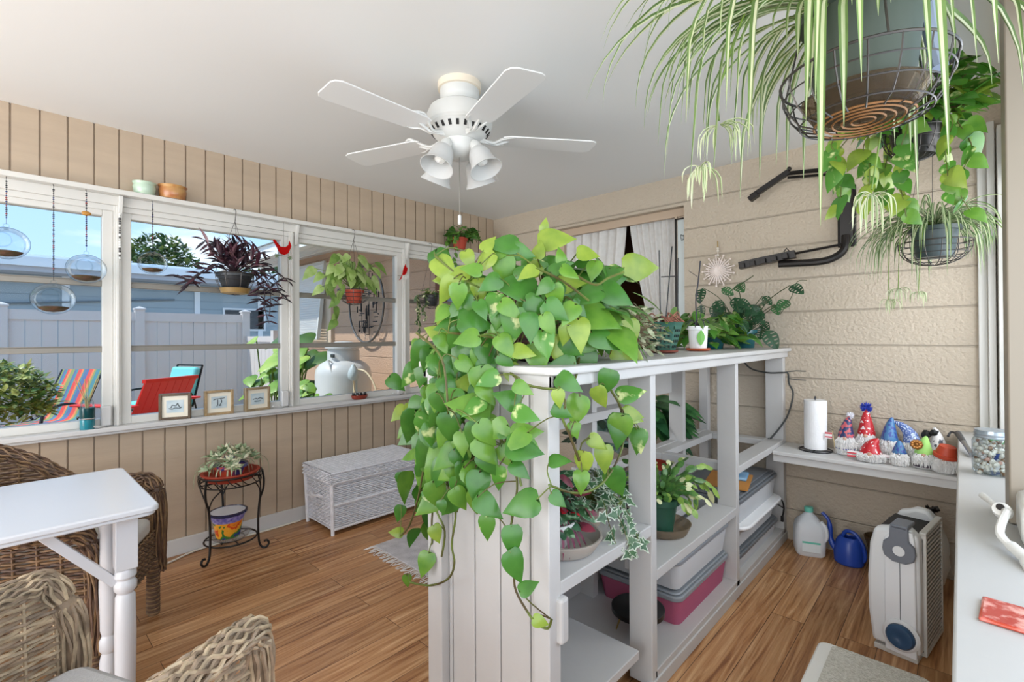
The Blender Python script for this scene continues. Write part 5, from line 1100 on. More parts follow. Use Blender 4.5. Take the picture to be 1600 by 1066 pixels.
def sketch(t, k, h=.15):
    g = G(); y = -.0062; ink = M('ink_grey', '#4A5054', .7)
    S1 = ([(-.03, .065), (-.015, .06), (.0, .066), (.02, .063), (.032, .07)], [(-.02, .066), (-.012, .082), (.004, .078), (.012, .092), (.018, .078), (.024, .068)]) if k == 0 else \
         ([(-.03, .09), (-.02, .095), (.03, .1)], [(-.008, .092), (-.008, .06), (-.014, .052)], [(.008, .094), (.014, .08), (.006, .062), (-.002, .056)], [(.0, .055), (.012, .055)]) if k == 1 else \
         ([(-.03, .072), (-.01, .078), (0, .072), (.012, .08), (.032, .074)], [(-.02, .06), (.02, .06)])
    for s in S1: g.tube(smooth_path([(a, y, b) for a, b in s], 4), .0022, 4)
    obj('drawing', g, ink, t)
frame(t, '#5E4E3C'); sketch(t, 0)
t = thing('picture_frame', 'gilt picture frame with grey drawing on the sill, middle of the three', 'picture frame', (-3.335, .945, .795), R(86), 'framed bird prints on the sill'); frame(t, '#A38A66'); sketch(t, 1)
t = thing('picture_frame', 'gilt picture frame on the sill, nearest the window crank', 'picture frame', (-3.335, 1.165, .795), R(95), 'framed bird prints on the sill'); frame(t, '#9A8668'); sketch(t, 2)
t = thing('reed_vase', 'small teal and clear glass vase with dry reeds on the sill', 'vase', (-3.325, .335, .795))
obj('teal_base', G().lathe([(.029, 0), (.031, .004), (.031, .05), (.028, .05), (.028, .006), (0, .006)], 24), M('teal_glass', '#2A7F8C', .12, coat=.3), t)
obj('dark_band', G().lathe([(.031, .05), (.032, .052), (.032, .112), (.029, .112), (.029, .052)], 24), M('dark_teal', '#123F42', .15), t)
obj('band_ring', G().tube(circ(.033, .056, 24), .003, 5, closed=True), M('silver_ring', '#C8CACC', .25, .9), t)
obj('glass_neck', G().lathe([(.029, .112), (.026, .14), (.012, .165)], 24), glassmat('clear_glass', '#EAF2F4', .22), t)
g = G()
for k in range(6): a = k * 1.1; g.tube([(0, 0, .03), (.01 * math.cos(a), .01 * math.sin(a), .15), (.035 * math.cos(a), .05 * math.sin(a), .26)], .0018, 4)
obj('reeds', g, M('reed_straw', '#A08A5C', .7), t)
t = thing('cat_dish', 'small terracotta dish with black cat heads along the rim, on the sill', 'dish', (-3.325, 1.885, .795), R(90))
obj('dish', G().lathe([(.045, 0), (.062, .012), (.066, .032), (.060, .032), (.054, .014), (0, .010)], 28, sy=.55), M('dish_red', '#8A3A2C', .35), t)
g = G()
for x in (-.05, -.02, .012, .045):
    g.sph((x, 0, .038), (.013, .010, .012))
    for s in (-1, 1): g.lathe([(.005, 0), (0, .012)], 6, (x + s * .007, 0, .045))
obj('cat_heads', g, M('cat_black', '#1E1C1C', .3, col2='#D8D4CC', vs=40, ramp=(.60, .64)), t)
GLZ = [M('celadon', '#B7CDB8', .25, coat=.3), M('ochre_glaze', '#C0935A', .3, col2='#A8683C', vs=20, coat=.3)]
t = thing('glazed_bowl', 'small pale green glazed bowl on the window head ledge', 'bowl', (-3.325, .575, 2.062))
obj('body', G().lathe([(.04, 0), (.048, .01), (.054, .04), (.050, .055), (.056, .068), (.052, .068), (.046, .055), (.046, .012), (0, .01)], 32), GLZ[0], t)
t = thing('glazed_bowl', 'wider ochre glazed bowl on the window head ledge', 'bowl', (-3.32, .705, 2.062))
obj('body', G().lathe([(.055, 0), (.062, .01), (.068, .045), (.064, .06), (.072, .074), (.067, .074), (.060, .06), (.060, .012), (0, .01)], 32), GLZ[1], t)
# glass orb terrariums on beaded strings
ORB = glassmat('orb_glass', '#F4F8FA', .13, edge='#7C858C'); random.seed(61)
BEAD = [M('bead_black', '#22232C', .25), M('bead_blue', '#2C3A6A', .25), M('bead_red', '#7A2A2C', .3), M('bead_amber', '#B07A30', .25)]
def orb(label, y, z, r, zt, big=False, x=-3.275):
    t = thing('glass_orb_terrarium', label, 'terrarium', (x, y, z), 0, None)
    prof = []
    for i in range(15):
        a = -PI / 2 + PI * i / 14; prof.append((r * math.cos(a) if i not in (0, 14) else 0, r * .90 * math.sin(a)))
    g = G().lathe(prof, 28); 
    g.tube([(r * .62 * math.sin(a) + .0, r * .0 , r * .55 * math.cos(a)) for a in [2 * PI * k / 2 for k in range(2)]], .0005, 3)
    hole = [(r * .86, -r * .18 + r * .38 * math.cos(a), r * .08 + r * .40 * math.sin(a)) for a in [2 * PI * k / 24 for k in range(24)]]; g.tube(hole, .0028, 5, closed=True)
    obj('glass_bowl', g, ORB, t)
    prof = [(r * .70, -r * .48), (r * .6, -r * .60), (r * .4, -r * .70), (0, -r * .76)]; obj('moss_fill', G().lathe([(0, -r * .40), (r * .4, -r * .42)] + prof, 20), M('moss', '#5A4A2C', .9, col2='#6E4A38', vs=60, bump=.6, bs=80), t)
    obj('loop', G().lathe([(.010, r * .78), (.006, r * .84)], 10).tube([(0, .010 * math.cos(a), r * .84 + .012 + .010 * math.sin(a)) for a in [2 * PI * k / 14 for k in range(14)]], .002, 5, closed=True), ORB, t)
    g = G(); z0 = r * .84 + .05; g.tube([(0, 0, r * .84 + .02), (0, 0, zt - z)], .0008, 4); zz = z0
    while zz < zt - z - .01:
        g.mi = random.choice((0, 0, 0, 1, 2)); g.sph((0, 0, zz), random.uniform(.0028, .0048), 8, 5); zz += .0095
    if big: g.mi = 3; g.sph((0, 0, (z0 + zt - z) * .55), (.008, .020, .012))
    b = obj('bead_string', g, BEAD, t)
    obj('hook', G().tube([(0, 0, zt - z), (-.02, 0, zt - z + .012)], .002, 5), WIRE, t)
orb('leftmost of four hanging glass orb terrariums, cut by the photo edge', .043, 1.715, .083, 2.02)
orb('lowest hanging glass orb terrarium, on the longest bead string', .204, 1.462, .085, 2.02)
orb('glass orb terrarium nearest the first mullion, with amber bead on its string', .326, 1.622, .082, 2.02, True)
orb('smallest glass orb terrarium, hanging alone in the second window', .603, 1.682, .069, 2.02)
g = G(); z = 1.70; random.seed(5)
g.tube([(0, 0, 1.70), (0, 0, 2.02)], .0008, 4)
while z < 2.0: g.mi = 0 if random.random() < .45 else 1; g.sph((0, 0, z), random.uniform(.004, .0065), 8, 5); z += .0125
o = obj('bead_strand', g, [BEAD[0], M('shell_white', '#EFEFEA', .3)], loc=(-3.33, .468, 0)); tag(o, 'strand of white and black beads hanging on the first mullion', 'bead strand')
# red birds
RB = glassmat('red_glass', '#D01818', .12, .05, dens=.75, body='#C01A1A')
def bird(label, loc, pts, dirs, sp):
    t = thing('glass_bird', label, 'ornament', loc)
    T = Matrix(((0, 0, 1, 0), (1, 0, 0, 0), (0, 1, 0, 0), (0, 0, 0, 1)))
    obj('body', G().at(T).prism(pts, -.003, .003), RB, t, bevel=.001)
    g = G(); random.seed(sp)
    for c in dirs:
        for k in range(6): a = k * PI / 3; g.leaf((.004, c[0], c[1]), (0, math.cos(a), math.sin(a)), (1, 0, 0), .018, .008, 'oval', 0, 0)
    obj('wire_flowers', g, M('wire_flower_%d' % sp, '#E3E3DE' if sp == 2 else '#6A7A5A', .3, .4), t)
    obj('hanging_wire', G().tube([(0, 0, .02), (0, 0, 2.03 - loc[2])], .0008, 4).tube([(-.004, -.06, -.035), (-.004, 0, -.042), (-.004, .06, -.035)], .0015, 4), WIRE, t); return t
bird('red glass bird with raised tail hanging at the second mullion', (-3.275, 1.31, 1.845), [(-.07, .055), (-.058, .062), (-.02, .018), (.012, .02), (.03, .035), (.036, .065), (.045, .045), (.050, .028), (.040, .005), (.03, -.02), (.005, -.034), (-.02, -.03), (-.035, -.01), (-.045, .012)], [(-.045, -.045), (.04, -.05)], 1)
bird('red glass bird perched upright, hanging at the third mullion', (-3.275, 2.255, 1.79), [(-.05, -.075), (-.03, -.045), (-.018, -.02), (-.012, .01), (0, .04), (.012, .062), (.018, .04), (.03, .03), (.026, .005), (.018, -.015), (.0, -.03), (-.02, -.045), (-.038, -.07)], [(.015, -.05), (-.01, -.045), (.03, -.038)], 2)
# ================================================================== ON TOP OF THE DIVIDER
ZT = 1.186
t = thing('variegated_hoya', 'bushy cream-edged variegated hoya on the divider top beside the pothos', 'potted plant', (-1.05, 1.80, ZT))
g, s = G(), G(); random.seed(71); rleaves(g, s, 420, (0, 0, .06), (.19, .20, .17), .028, .048, .42, 'oval', (0, 1, 1), el=(-.3, 1.4)); g.keep = True
VG = [leafmat('sage_leaf', '#7E9468', '#62784E'), leafmat('ivory_leaf', '#D5D8B8', '#A9B48A', vs=40)]
obj('leaves', g, VG, t); obj('stems', s, leafmat('pink_stem', '#A8927A'), t); g = G(); pot(g, .05, .065, .07); obj('pot', g, TERRA, t)
t = thing('orchid_basket', 'green slotted orchid pot with wire stakes and bare roots on the divider top', 'potted plant', (-1.0, 2.10, ZT))
OG = M('orchid_green', '#2F5F50', .45); slot = M('slot_dark', '#16241F', .8)
pr = lambda r: [(r * math.cos(PI / 6 + k * PI / 3), r * math.sin(PI / 6 + k * PI / 3)) for k in range(6)]
g = G(); vs = [(x, y, .012) for x, y in pr(.052)] + [(x, y, .125) for x, y in pr(.082)] + [(x, y, .14) for x, y in pr(.088)] + [(x, y, .14) for x, y in pr(.078)] + [(x, y, .12) for x, y in pr(.07)]
fs = [tuple(range(5, -1, -1))] + [(i * 6 + j, i * 6 + (j + 1) % 6, (i + 1) * 6 + (j + 1) % 6, (i + 1) * 6 + j) for i in range(4) for j in range(6)] + [(24, 25, 26, 27, 28, 29)]
g.add(vs, fs); p = obj('pot', g, OG, t, smooth=False, bevel=.002)
g = G()
for k in range(6):
    a = k * PI / 3 + PI / 3
    for i in range(3):
        for j in range(4):
            z = .03 + j * .024; r = .0465 + (z - .012) * .23; yy = (i - 1) * .018
            g.at(Matrix.Rotation(a, 4, 'Z') @ Tm((r, yy, z), (0, R(13), R(30) * 0))).box((-.002, -.004, -.006), (.0018, .004, .006))
obj('slots', g, slot, p, smooth=False)
obj('saucer', G().lathe([(.05, 0), (.062, .004), (.066, .014), (.06, .014), (0, .008)], 24), M('saucer_rust', '#7A3E30', .6), t)
g, s = G(), G(); random.seed(73)
for k in range(26):
    a = random.uniform(0, 6.28); s.tube(smooth_path([(random.uniform(-.04, .04), random.uniform(-.04, .04), .12), (.06 * math.cos(a), .06 * math.sin(a), .16 + random.uniform(-.01, .03)), (.09 * math.cos(a + .5), .09 * math.sin(a + .5), .14)], 3), .003, 5)
obj('roots', s, M('bark_roots', '#8A5A48', .8, var=.4, vs=50), t)
rleaves(g, None, 14, (0, 0, .14), (.07, .07, .04), .05, .08, .3, 'oval', (0,)); g.mi = 0; g.leaf((.02, .03, .15), (.2, .8, .6), (1, 0, .4), .11, .06, 'oval'); obj('leaves', g, [leafmat('orchid_leaf', '#6E8F4A', '#567A3C')], t)
g = G()
for a, b in (((.02, -.07, .10), (.02, -.08, .46)), ((.03, -.05, .10), (.03, .03, .49)), ((.04, .06, .10), (.04, .07, .44)), ((.03, -.08, .34), (.03, .06, .355))): g.tube([a, b], .0028, 5)
obj('stakes', g, M('stake_black', '#26282A', .5), t)
t = thing('white_orchid_pot', 'white pot with green leaf decal and dark orchid stake on the divider top', 'potted plant', (-.985, 2.46, ZT))
g = G(); pot(g, .042, .052, .115, z=.012); obj('pot', g, M('white_pot', '#EDEDEA', .25), t)
obj('saucer', G().lathe([(.045, 0), (.056, .003), (.060, .014), (.054, .014), (0, .010)], 24), M('saucer_terra', '#B5532E', .6), t)
T = Matrix.Rotation(R(-52), 4, 'Z'); g = G().at(T); 
for s_ in (-1, 1):
    vs = []; 
    for i in range(9):
        f = i / 8; z = .03 + .075 * f; w = .020 * math.sin(PI * min(1, f * .96 + .02)) ** .8; r = .0440 + .010 * (z - .012) / .10 + .0012
        for q in (0, 1): th = s_ * w * q / r; vs.append((r * math.cos(th), r * math.sin(th), z))
    g.add(vs, [(2 * i, 2 * i + 1, 2 * i + 3, 2 * i + 2) for i in range(8)])
g.keep = True; obj('leaf_decal', g, M('decal_green', '#6FAE4A', .4), t)
g, s = G(), G(); s.tube(smooth_path([(0, 0, .10), (-.01, .0, .25), (.0, .01, .36), (.015, .0, .46)], 5), .0035, 6).tube(smooth_path([(0, 0, .12), (.015, .01, .22), (-.005, .005, .30)], 4), .002, 5).tube([(0, .0, .38), (-.03, -.04, .41)], .0015, 4)
for k in range(10): a = k * .7; s.tube(smooth_path([(0, 0, .12), (.04 * math.cos(a), .04 * math.sin(a), .16), (.065 * math.cos(a), .065 * math.sin(a), .12)], 3), .0022, 5)
obj('orchid_stake', s, M('dark_twig', '#3A3A40', .7), t)
rleaves(g, None, 9, (0, 0, .13), (.05, .05, .04), .07, .11, .3, 'oval', (0,), el=(.2, 1.2)); obj('leaves', g, [leafmat('orchid_leaf', '#6E8F4A')], t)
t = thing('low_pothos', 'low green pothos spreading over the back half of divider top', 'potted plant', (-1.08, 2.92, ZT))
g, s = G(), G(); random.seed(75); rleaves(g, s, 170, (0, -.06, .07), (.22, .34, .17), .055, .095, .75, 'heart', (0, 1, 0, 3), el=(-.35, 1.2)); g.keep = True
obj('leaves', g, PMATS, t); obj('stems', s, VS, t); g = G(); pot(g, .055, .07, .08); obj('pot', g, M('teal_pot', '#1F5F66', .2), t)
# adanson's monstera: leaves are pierced by real slots
MO = [leafmat('monstera_dark', '#2F5A38', '#24472E', .35), leafmat('monstera_mid', '#3E6E3E', '#2F5A34', .35)]
t = thing('swiss_cheese_plant', 'dark swiss cheese plant with holed leaves at the wall end of divider top', 'potted plant', (-.98, 3.17, ZT))
g, s = G(), G(); random.seed(76)
def holed(g, b, d, n, L):
    d = Vector(d).normalized(); n = Vector(n); sd = d.cross(n).normalized(); up = sd.cross(d); W_ = L * .66; b = Vector(b)
    wf = lambda f: max(0, (math.sin(PI * min(1, f) ** .72)) ** .7) * W_ / 2
    N_ = 18
    for sg in (-1, 1):
        for i in range(N_):
            f0, f1 = i / N_, (i + 1) / N_; hole = 3 <= i <= 15 and (i % 3) == 1
            segs = ((0, .28), (.80, 1)) if hole else ((0, .28), (.28, .80), (.80, 1))
            for a, c in segs:
                q = []
                for f, k in ((f0, a), (f0, c), (f1, c), (f1, a)): w = wf(f) * k; q.append(b + d * L * (f + .10 * k * (1 - f)) + sd * sg * w + up * (-.25 * f * f * L + .12 * w))
                g.add(q, [(0, 1, 2, 3)])
LP = [(-1.2, 1.568), (-.986, 1.573), (-.878, 1.50), (-.81, 1.447), (-.693, 1.539), (-.70, 1.46), (-.845, 1.297), (-1.025, 1.438), (-1.121, 1.482), (-.951, 1.357), (-.897, 1.394), (-1.06, 1.55), (-1.15, 1.42), (-1.10, 1.36), (-1.01, 1.50), (-.93, 1.45), (-1.2, 1.46)]
for i, (x, z) in enumerate(LP):
    b = Vector((x + .98, random.uniform(-.16, .08) - .02, z - ZT)); L = random.uniform(.075, .11); d = Vector((random.uniform(-.3, .9), random.uniform(-.5, 0), random.uniform(-.9, -.1)))
    if i == 6: d = Vector((.5, -.2, -.8)); L = .13
    g.mi = i % 2; holed(g, b, d, (random.uniform(-.2, .3), -1, .55), L)
    s.tube(smooth_path([(0, 0, .05), (b.x * .5, b.y * .5, b.z * .75), b], 4), .0026, 5)
for _k in range(34):
    _a = random.uniform(0, 6.28); _r = random.uniform(.04, .17); b = Vector((_r * math.cos(_a) - .03, _r * .7 * math.sin(_a) - .05, random.uniform(.10, .28))); g.mi = 0; holed(g, b, (random.uniform(-.8, .8), random.uniform(-.8, 0), random.uniform(-.9, 0)), (random.uniform(-.3, .3), -1, .55), random.uniform(.07, .10)); s.tube([(0, 0, .08), b], .002, 4)
s.tube(smooth_path([(.20, 0, .2), (.26, 0, .30), (.29, 0, .385), (.34, 0, .39)], 4), .0022, 5); s.tube(smooth_path([(-.08, 0, .36), (.02, 0, .42), (.06, -.02, .44)], 4), .003, 5)
obj('leaves', g, MO, t); obj('stems', s, leafmat('monstera_stem', '#4E5A3A'), t); g = G(); pot(g, .055, .068, .11); obj('pot', g, M('teal_pot', '#1F5F66', .2), t)
# ================================================================== INSIDE THE DIVIDER
t = thing('plant_saucer', 'wide taupe plant saucer on the first bay shelf', 'saucer', (-.925, 1.225, .6005))
obj('dish', G().lathe([(.09, 0), (.10, .004), (.124, .040), (.124, .047), (.118, .047), (.096, .010), (0, .008)], 36), M('taupe_dish', '#A39A90', .5), t)
BEG = [leafmat('begonia_green', '#3F6B4A', '#2C5038'), leafmat('begonia_red', '#8E3A4A', '#6A2C3A', vs=40), leafmat('fittonia', '#3E6A40', '#9CC09A', vs=70, ramp=(.52, .6))]
t = thing('mixed_foliage_pot', 'white bowl of dark green and red-leaved foliage on first bay shelf', 'potted plant', (-.945, 1.19, .612))
obj('pot', G().lathe([(.045, 0), (.05, .004), (.078, .075), (.082, .085), (.076, .085), (.066, .06), (0, .055)], 32), M('white_pot', '#EDEDEA'), t)
g, s = G(), G(); random.seed(81); rleaves(g, s, 130, (-.01, .02, .09), (.10, .14, .13), .04, .065, .55, 'oval', (0, 0, 1, 2), el=(-.2, 1.4)); obj('leaves', g, BEG, t); obj('stems', s, STEMD, t)
s = G()
for k in range(5): s.leaf((.06, -.03 + k * .012, .09), (.7, -.4 + k * .2, -.8), (1, 0, .4), .10, .012, 'lance', .3, .2)
obj('purple_blades', s, leafmat('purple_blade', '#6A2440', '#8C4A5C'), t)
obj('red_bloom', G().sph((.07, .03, .10), (.018, .016, .010), 9, 6, .25).sph((.05, .0, .12), (.014, .012, .008), 9, 6, .25), M('red_bloom', '#C41E2E', .5), t)
IVY = [leafmat('ivy_green', '#3E6442', '#5C7F58', vs=50), leafmat('ivy_white', '#D4DCC8', '#7C9A74', vs=60, ramp=(.5, .6))]
t = thing('variegated_ivy', 'white-edged variegated ivy trailing over edge of the first bay shelf', 'potted plant', (-.97, 1.44, .6005))
g, s = G(), G(); random.seed(82)
def ivy(g, b, d, n, L):
    d = Vector(d).normalized(); n = Vector(n); sd = d.cross(n).normalized(); b = Vector(b)
    for mi, k, off in ((1, 1.0, 0), (0, .72, .0012)):
        ou = [(0, 0), (.0, .30), (-.12, .62), (.22, .42), (.34, .72), (.50, .32), (1.0, 0)]; g.mi = mi; c = b + d * L * .3 + n.normalized() * off
        P_ = [b + d * L * (.3 + (x - .3) * k) + sd * y * L * .62 * k + n.normalized() * off for x, y in ou] + [b + d * L * (.3 + (x - .3) * k) - sd * y * L * .62 * k + n.normalized() * off for x, y in ou[-2:0:-1]]
        m = len(P_); g.add([c] + P_, [(0, i + 1, (i + 1) % m + 1) for i in range(m)])
for k in range(95):
    a = random.uniform(0, 6.28); e = random.uniform(-.2, 1.2); r = random.uniform(.04, .13); b = Vector((r * math.cos(a) * math.cos(e), r * math.sin(a) * math.cos(e), .09 + .10 * math.sin(e)))
    s.tube([(0, 0, .06), b], .0012, 4); ivy(g, b, (math.cos(a), math.sin(a), random.uniform(-1, 0)), (random.uniform(0, .7), random.uniform(-.7, 0), .8), random.uniform(.036, .055))
for (y, x, n) in ((-.08, .13, 1), (-.04, .15, 3), (.02, .15, 2)):
    P = smooth_path([(0, 0, .08), (x * .6, y * .5, .12), (x, y, .06), (x + .03, y, -.01), (x + .035, y + .01, -.012 * n)], 4); s.tube(P, .0014, 4)
    for q in P[4:]: ivy(g, q, (random.uniform(-.6, .9), random.uniform(-1.2, 1.2), random.uniform(-1, .1)), (.8, -.5, .4), random.uniform(.036, .052))
g.keep = True; obj('leaves', g, IVY, t); obj('stems', s, VS, t); g = G(); pot(g, .038, .048, .06); obj('pot', g, M('clay_beige', '#B9A998', .6), t)
t = thing('green_planter', 'dark green plastic pot of christmas cactus in the middle bay', 'potted plant', (-.925, 1.90, .446))
g = G(); pot(g, .05, .072, .15, rim=.016); obj('pot', g, M('nursery_green', '#24503F', .4), t)
CC = [leafmat('cactus_green', '#5E8840', '#406E34', .35), leafmat('cactus_tip', '#9AB85A', '#7FA246', .35), leafmat('cactus_cream', '#D9DCA8')]
g = G(); random.seed(85)
for k in range(74):
    a = random.uniform(0, 6.28); e = random.uniform(.5, 1.4); L = random.uniform(.10, .20)
    if k < 10: a = random.uniform(1.0, 1.8); L = .30; e = .7
    P = arc((0, 0, .145), a, e + .15, L * 1.1, random.uniform(.35, .95), 6, .02)
    for i in range(len(P) - 1): g.mi = 0 if i < 4 else random.choice((0, 1, 1, 2)); g.leaf(P[i], P[i + 1] - P[i], (random.uniform(-.5, .9), random.uniform(-.9, .2), .7), (P[i + 1] - P[i]).length * 1.25, .024, 'oval', 0, .1)
g.keep = True; obj('leaves', g, CC, t)
t = thing('plastic_saucer', 'clear plastic saucer under the green pot in the middle bay', 'saucer', (-.94, 1.95, .4305))
obj('dish', G().lathe([(.09, 0), (.10, .004), (.118, .042), (.114, .042), (.096, .010), (0, .008)], 32), glassmat('amber_plastic', '#CFC4B4', .12, .05, dens=.3, body='#B5A48E'), t)
t = thing('game_box', 'flat dark box with picture label, lowest of the stack in the middle bay', 'box', (-1.165, 2.22, .4305), R(4))
obj('box', G().box((-.12, -.15, 0), (.12, .17, .075)), M('box_charcoal', '#2E2F3A', .4), t, bevel=.003)
obj('picture_label', G().box((.1185, -.05, .015), (.1212, .13, .065)).box((-.06, -.1525, .012), (.08, -.1495, .062)), M('box_picture', '#5A87B0', .4, col2='#C4A27C', vs=22), t)
t = thing('game_box', 'grey flat box on top of the dark box in the middle bay', 'box', (-1.175, 2.23, .506), R(-6))
obj('box', G().box((-.12, -.14, 0), (.12, .16, .05)), M('box_grey', '#585A60', .5), t, bevel=.003)
# storage bins
def bin_(label, loc, lx, ly, h, body, lid, lidh=.03, extra=None, lidname='lid'):
    t = thing('storage_bin', label, 'storage bin', loc); g = G(); b = .90
    vs = []; R1, R2 = rrect(-lx * b, lx * b, -ly * b, ly * b, .03), rrect(-lx * .97, lx * .97, -ly * .97, ly * .97, .035)
    R0 = rrect(-lx * (b - .03), lx * (b - .03), -ly * (b - .03), ly * (b - .03), .03); n = len(R1)
    vs = [(x, y, 0) for x, y in R1] + [(x, y, h) for x, y in R2] + [(x * .98, y * .98, h) for x, y in R2] + [(x, y, .004) for x, y in R0]
    fs = [tuple(range(n - 1, -1, -1))] + [(k * n + i, k * n + (i + 1) % n, (k + 1) * n + (i + 1) % n, (k + 1) * n + i) for k in range(3) for i in range(n)] + [tuple(range(3 * n, 4 * n))]
    g.add(vs, fs); obj('tub', g, body, t)
    if lid:
        g = G().prism(rrect(-lx, lx, -ly, ly, .04), h - .010, h + lidh * .4).prism(rrect(-lx * .95, lx * .95, -ly * .97, ly * .97, .035), h + lidh * .4, h + lidh * .75)
        obj(lidname, g, lid, t, bevel=.005)
        g = G().prism(rrect(-lx * .82, lx * .82, -ly * .88, ly * .88, .03), h + lidh * .75, h + lidh); obj('lid_panel', g, lid, t, bevel=.004)
    return t
CP = glassmat('bin_plastic', '#F0F0F0', .10, .12, dens=.6, body='#EEF0F2'); LD = M('lid_grey', '#8B9095', .35, spec=.6); LD2 = M('lid_dark_grey', '#6E7378', .35)
PINKP = glassmat('pink_bin_plastic', '#EFA0B8', .10, .12, dens=.55, body='#D77C9C')
b1 = bin_('pink-filled storage bin with grey lid, bottom of the middle bay', (-1.035, 2.17, .0755), .20, .29, .115, PINKP, LD)
obj('pink_cloth', G().box((-.16, -.25, .008), (.16, .25, .085)), M('pink_cloth', '#C9477A', .8, var=.2, vs=12), b1, bevel=.01)
obj('label', G().box((.176, -.02, .05), (.1835, .03, .08)).box((-.03, -.271, .05), (.02, -.2665, .08)), M('label_white', '#E6E2DC', .6), b1)
b2 = bin_('clear storage bin with grey lid stacked above the pink bin', (-1.035, 2.17, .223), .20, .30, .118, CP, LD, .026)
obj('contents', G().sph((0, 0, .03), (.15, .25, .028), 30, 10, .2), M('white_trinkets', '#C9C6C6', .4, col2='#8E8A88', vs=60), b2)
b3 = bin_('clear storage bin with grey lid, lowest in the bay nearest the wall', (-1.0, 2.89, .0755), .185, .36, .075, CP, LD2)
b4 = bin_('clear bin under the white tray in the bay nearest the wall', (-1.0, 2.89, .184), .18, .34, .10, CP, None)
t = thing('white_tray', 'shallow white plastic tray lid jutting out between the bins by the wall', 'tray', (-.965, 2.88, .286))
obj('tray', G().prism(rrect(-.185, .185, -.36, .36, .09), 0, .018), M('tray_white', '#F0F0F0', .35), t, bevel=.006)
b5 = bin_('clear bin with dark grey lid, topmost beside the wall', (-1.0, 2.89, .3045), .185, .355, .115, CP, LD2, .034)
t = thing('paper_folder', 'orange envelope with blue packet lying on the topmost bin lid', 'folder', (-.955, 2.80, .4545), R(12))
obj('envelope', G().box((-.11, -.16, 0), (.11, .16, .004)), M('envelope_orange', '#C98A42', .7, var=.08), t)
obj('blue_packet', G().box((-.02, .0, .004), (.09, .15, .022)), M('packet_blue', '#5F9CCB', .4, col2='#9CC4E0', vs=30), t, bevel=.006)
t = thing('small_round_stand', 'small round black stand with gold hairpin legs on the bottom shelf', 'plant stand', (-.955, 1.76, .0755))
obj('top', G().lathe([(.098, .085), (.104, .088), (.104, .106), (.098, .11), (0, .11)], 40), M('stand_black', '#191919', .35), t)
for k in range(3):
    a = 2 * PI * k / 3 - .6; obj('hairpin_leg', G().tube([(.06 * math.cos(a - .25), .06 * math.sin(a - .25), .086), (.085 * math.cos(a), .085 * math.sin(a), .002), (.06 * math.cos(a + .25), .06 * math.sin(a + .25), .086)], .0028, 6), M('gold_wire', '#B89A5A', .3, .9), t)
t = thing('black_cable', 'black power cable dangling from the bins by the wall', 'cable', (-.80, 3.2, .15))
obj('cord', G().tube(smooth_path([(.004, -.06, .14), (.012, .0, .13), (.016, .03, .08), (.012, .02, .03)]), .005).tube(smooth_path([(.004, -.06, .12), (.010, -.02, .10), (.016, .02, .08)]), .004), BLACK, t)
obj('plug', G().box((.004, .0, .0), (.020, .018, .035)), BLACK, t, bevel=.003)
t = thing('extension_cord', 'dark twisted cord looping from divider to the wall upright', 'cord', (-.80, 3.29, .60))
obj('cord', G().tube(smooth_path([(-.26, .05, .52), (-.19, .03, .45), (-.08, .0, .43), (.004, -.012, .435), (.03, .0, .43), (.03, .02, .37), (.05, .03, .30), (.02, .0, .16), (-.06, -.02, .03), (-.075, -.03, .025)], 6), .005), M('cord_dark', '#3C3F3E', .6), t)
obj('wire_ends', G().tube([(.02, -.01, .44), (.07, .02, .447), (.12, .03, .446)], .003).tube([(.03, 0, .40), (.07, .02, .393), (.12, .03, .392)], .003), M('cord_dark', '#3C3F3E'), t)
# plants that stand beyond the divider and show through it
DP = [leafmat('peace_green', '#2C5A36', '#1F4529', .3), leafmat('peace_light', '#4A7F46', '#356838', .3)]
t = thing('peace_lily', 'glossy dark green broad-leaved plant seen through the middle bay', 'potted plant', (-1.52, 2.98, 0))
g, s = G(), G(); random.seed(91)
for k in range(34):
    a = random.uniform(-1.3, .5) if k < 26 else random.uniform(0, 6.28); e = random.uniform(.2, 1.2); r = random.uniform(.06, .2); b = Vector((r * math.cos(a) * .6, r * math.sin(a) * .6, .60 + .28 * math.sin(e)))
    s.tube(smooth_path([(0, 0, .45), b], 3), .004, 5); l = random.uniform(.18, .26); g.mi = k % 2; g.leaf(b, (math.cos(a), math.sin(a) * .35, random.uniform(-.4, .3)), (0, -.3, 1), l, l * .36, 'lance', .4, .25)
obj('leaves', g, DP, t); obj('stems', s, STEM, t)
g = G(); pot(g, .10, .13, .22, z=.26); obj('pot', g, TERRA, t); obj('stand', G().lathe([(.12, 0), (.13, .01), (.10, .03), (.09, .23), (.12, .245), (.12, .26)], 28), WHITE, t)
t = thing('potted_foliage', 'dark striped foliage in terracotta pot seen through the first bay', 'potted plant', (-1.90, 2.95, 0))
obj('stool', G().box((-.14, -.14, .30), (.14, .14, .33)).box((-.13, -.13, 0), (-.09, -.09, .30)).box((.09, -.13, 0), (.13, -.09, .30)).box((-.13, .09, 0), (-.09, .13, .30)).box((.09, .09, 0), (.13, .13, .30)), WHITE, t, bevel=.003)
g = G(); pot(g, .07, .10, .16, z=.33); obj('pot', g, TERRA, t)
g, s = G(), G(); random.seed(93); rleaves(g, s, 130, (0, 0, .56), (.24, .24, .30), .08, .14, .5, 'lance', (0, 1, 2), el=(-.3, 1.4)); obj('leaves', g, [DP[0], leafmat('deep_leaf', '#24402E', '#1C3424'), leafmat('silver_leaf', '#5F7F74', '#8FA8A0', vs=50)], t); obj('stems', s, STEMD, t)
t = thing('jungle_cactus', 'dark green scalloped plant behind the wicker trunk', 'potted plant', (-3.05, 2.52, 0))
g = G(); random.seed(94)
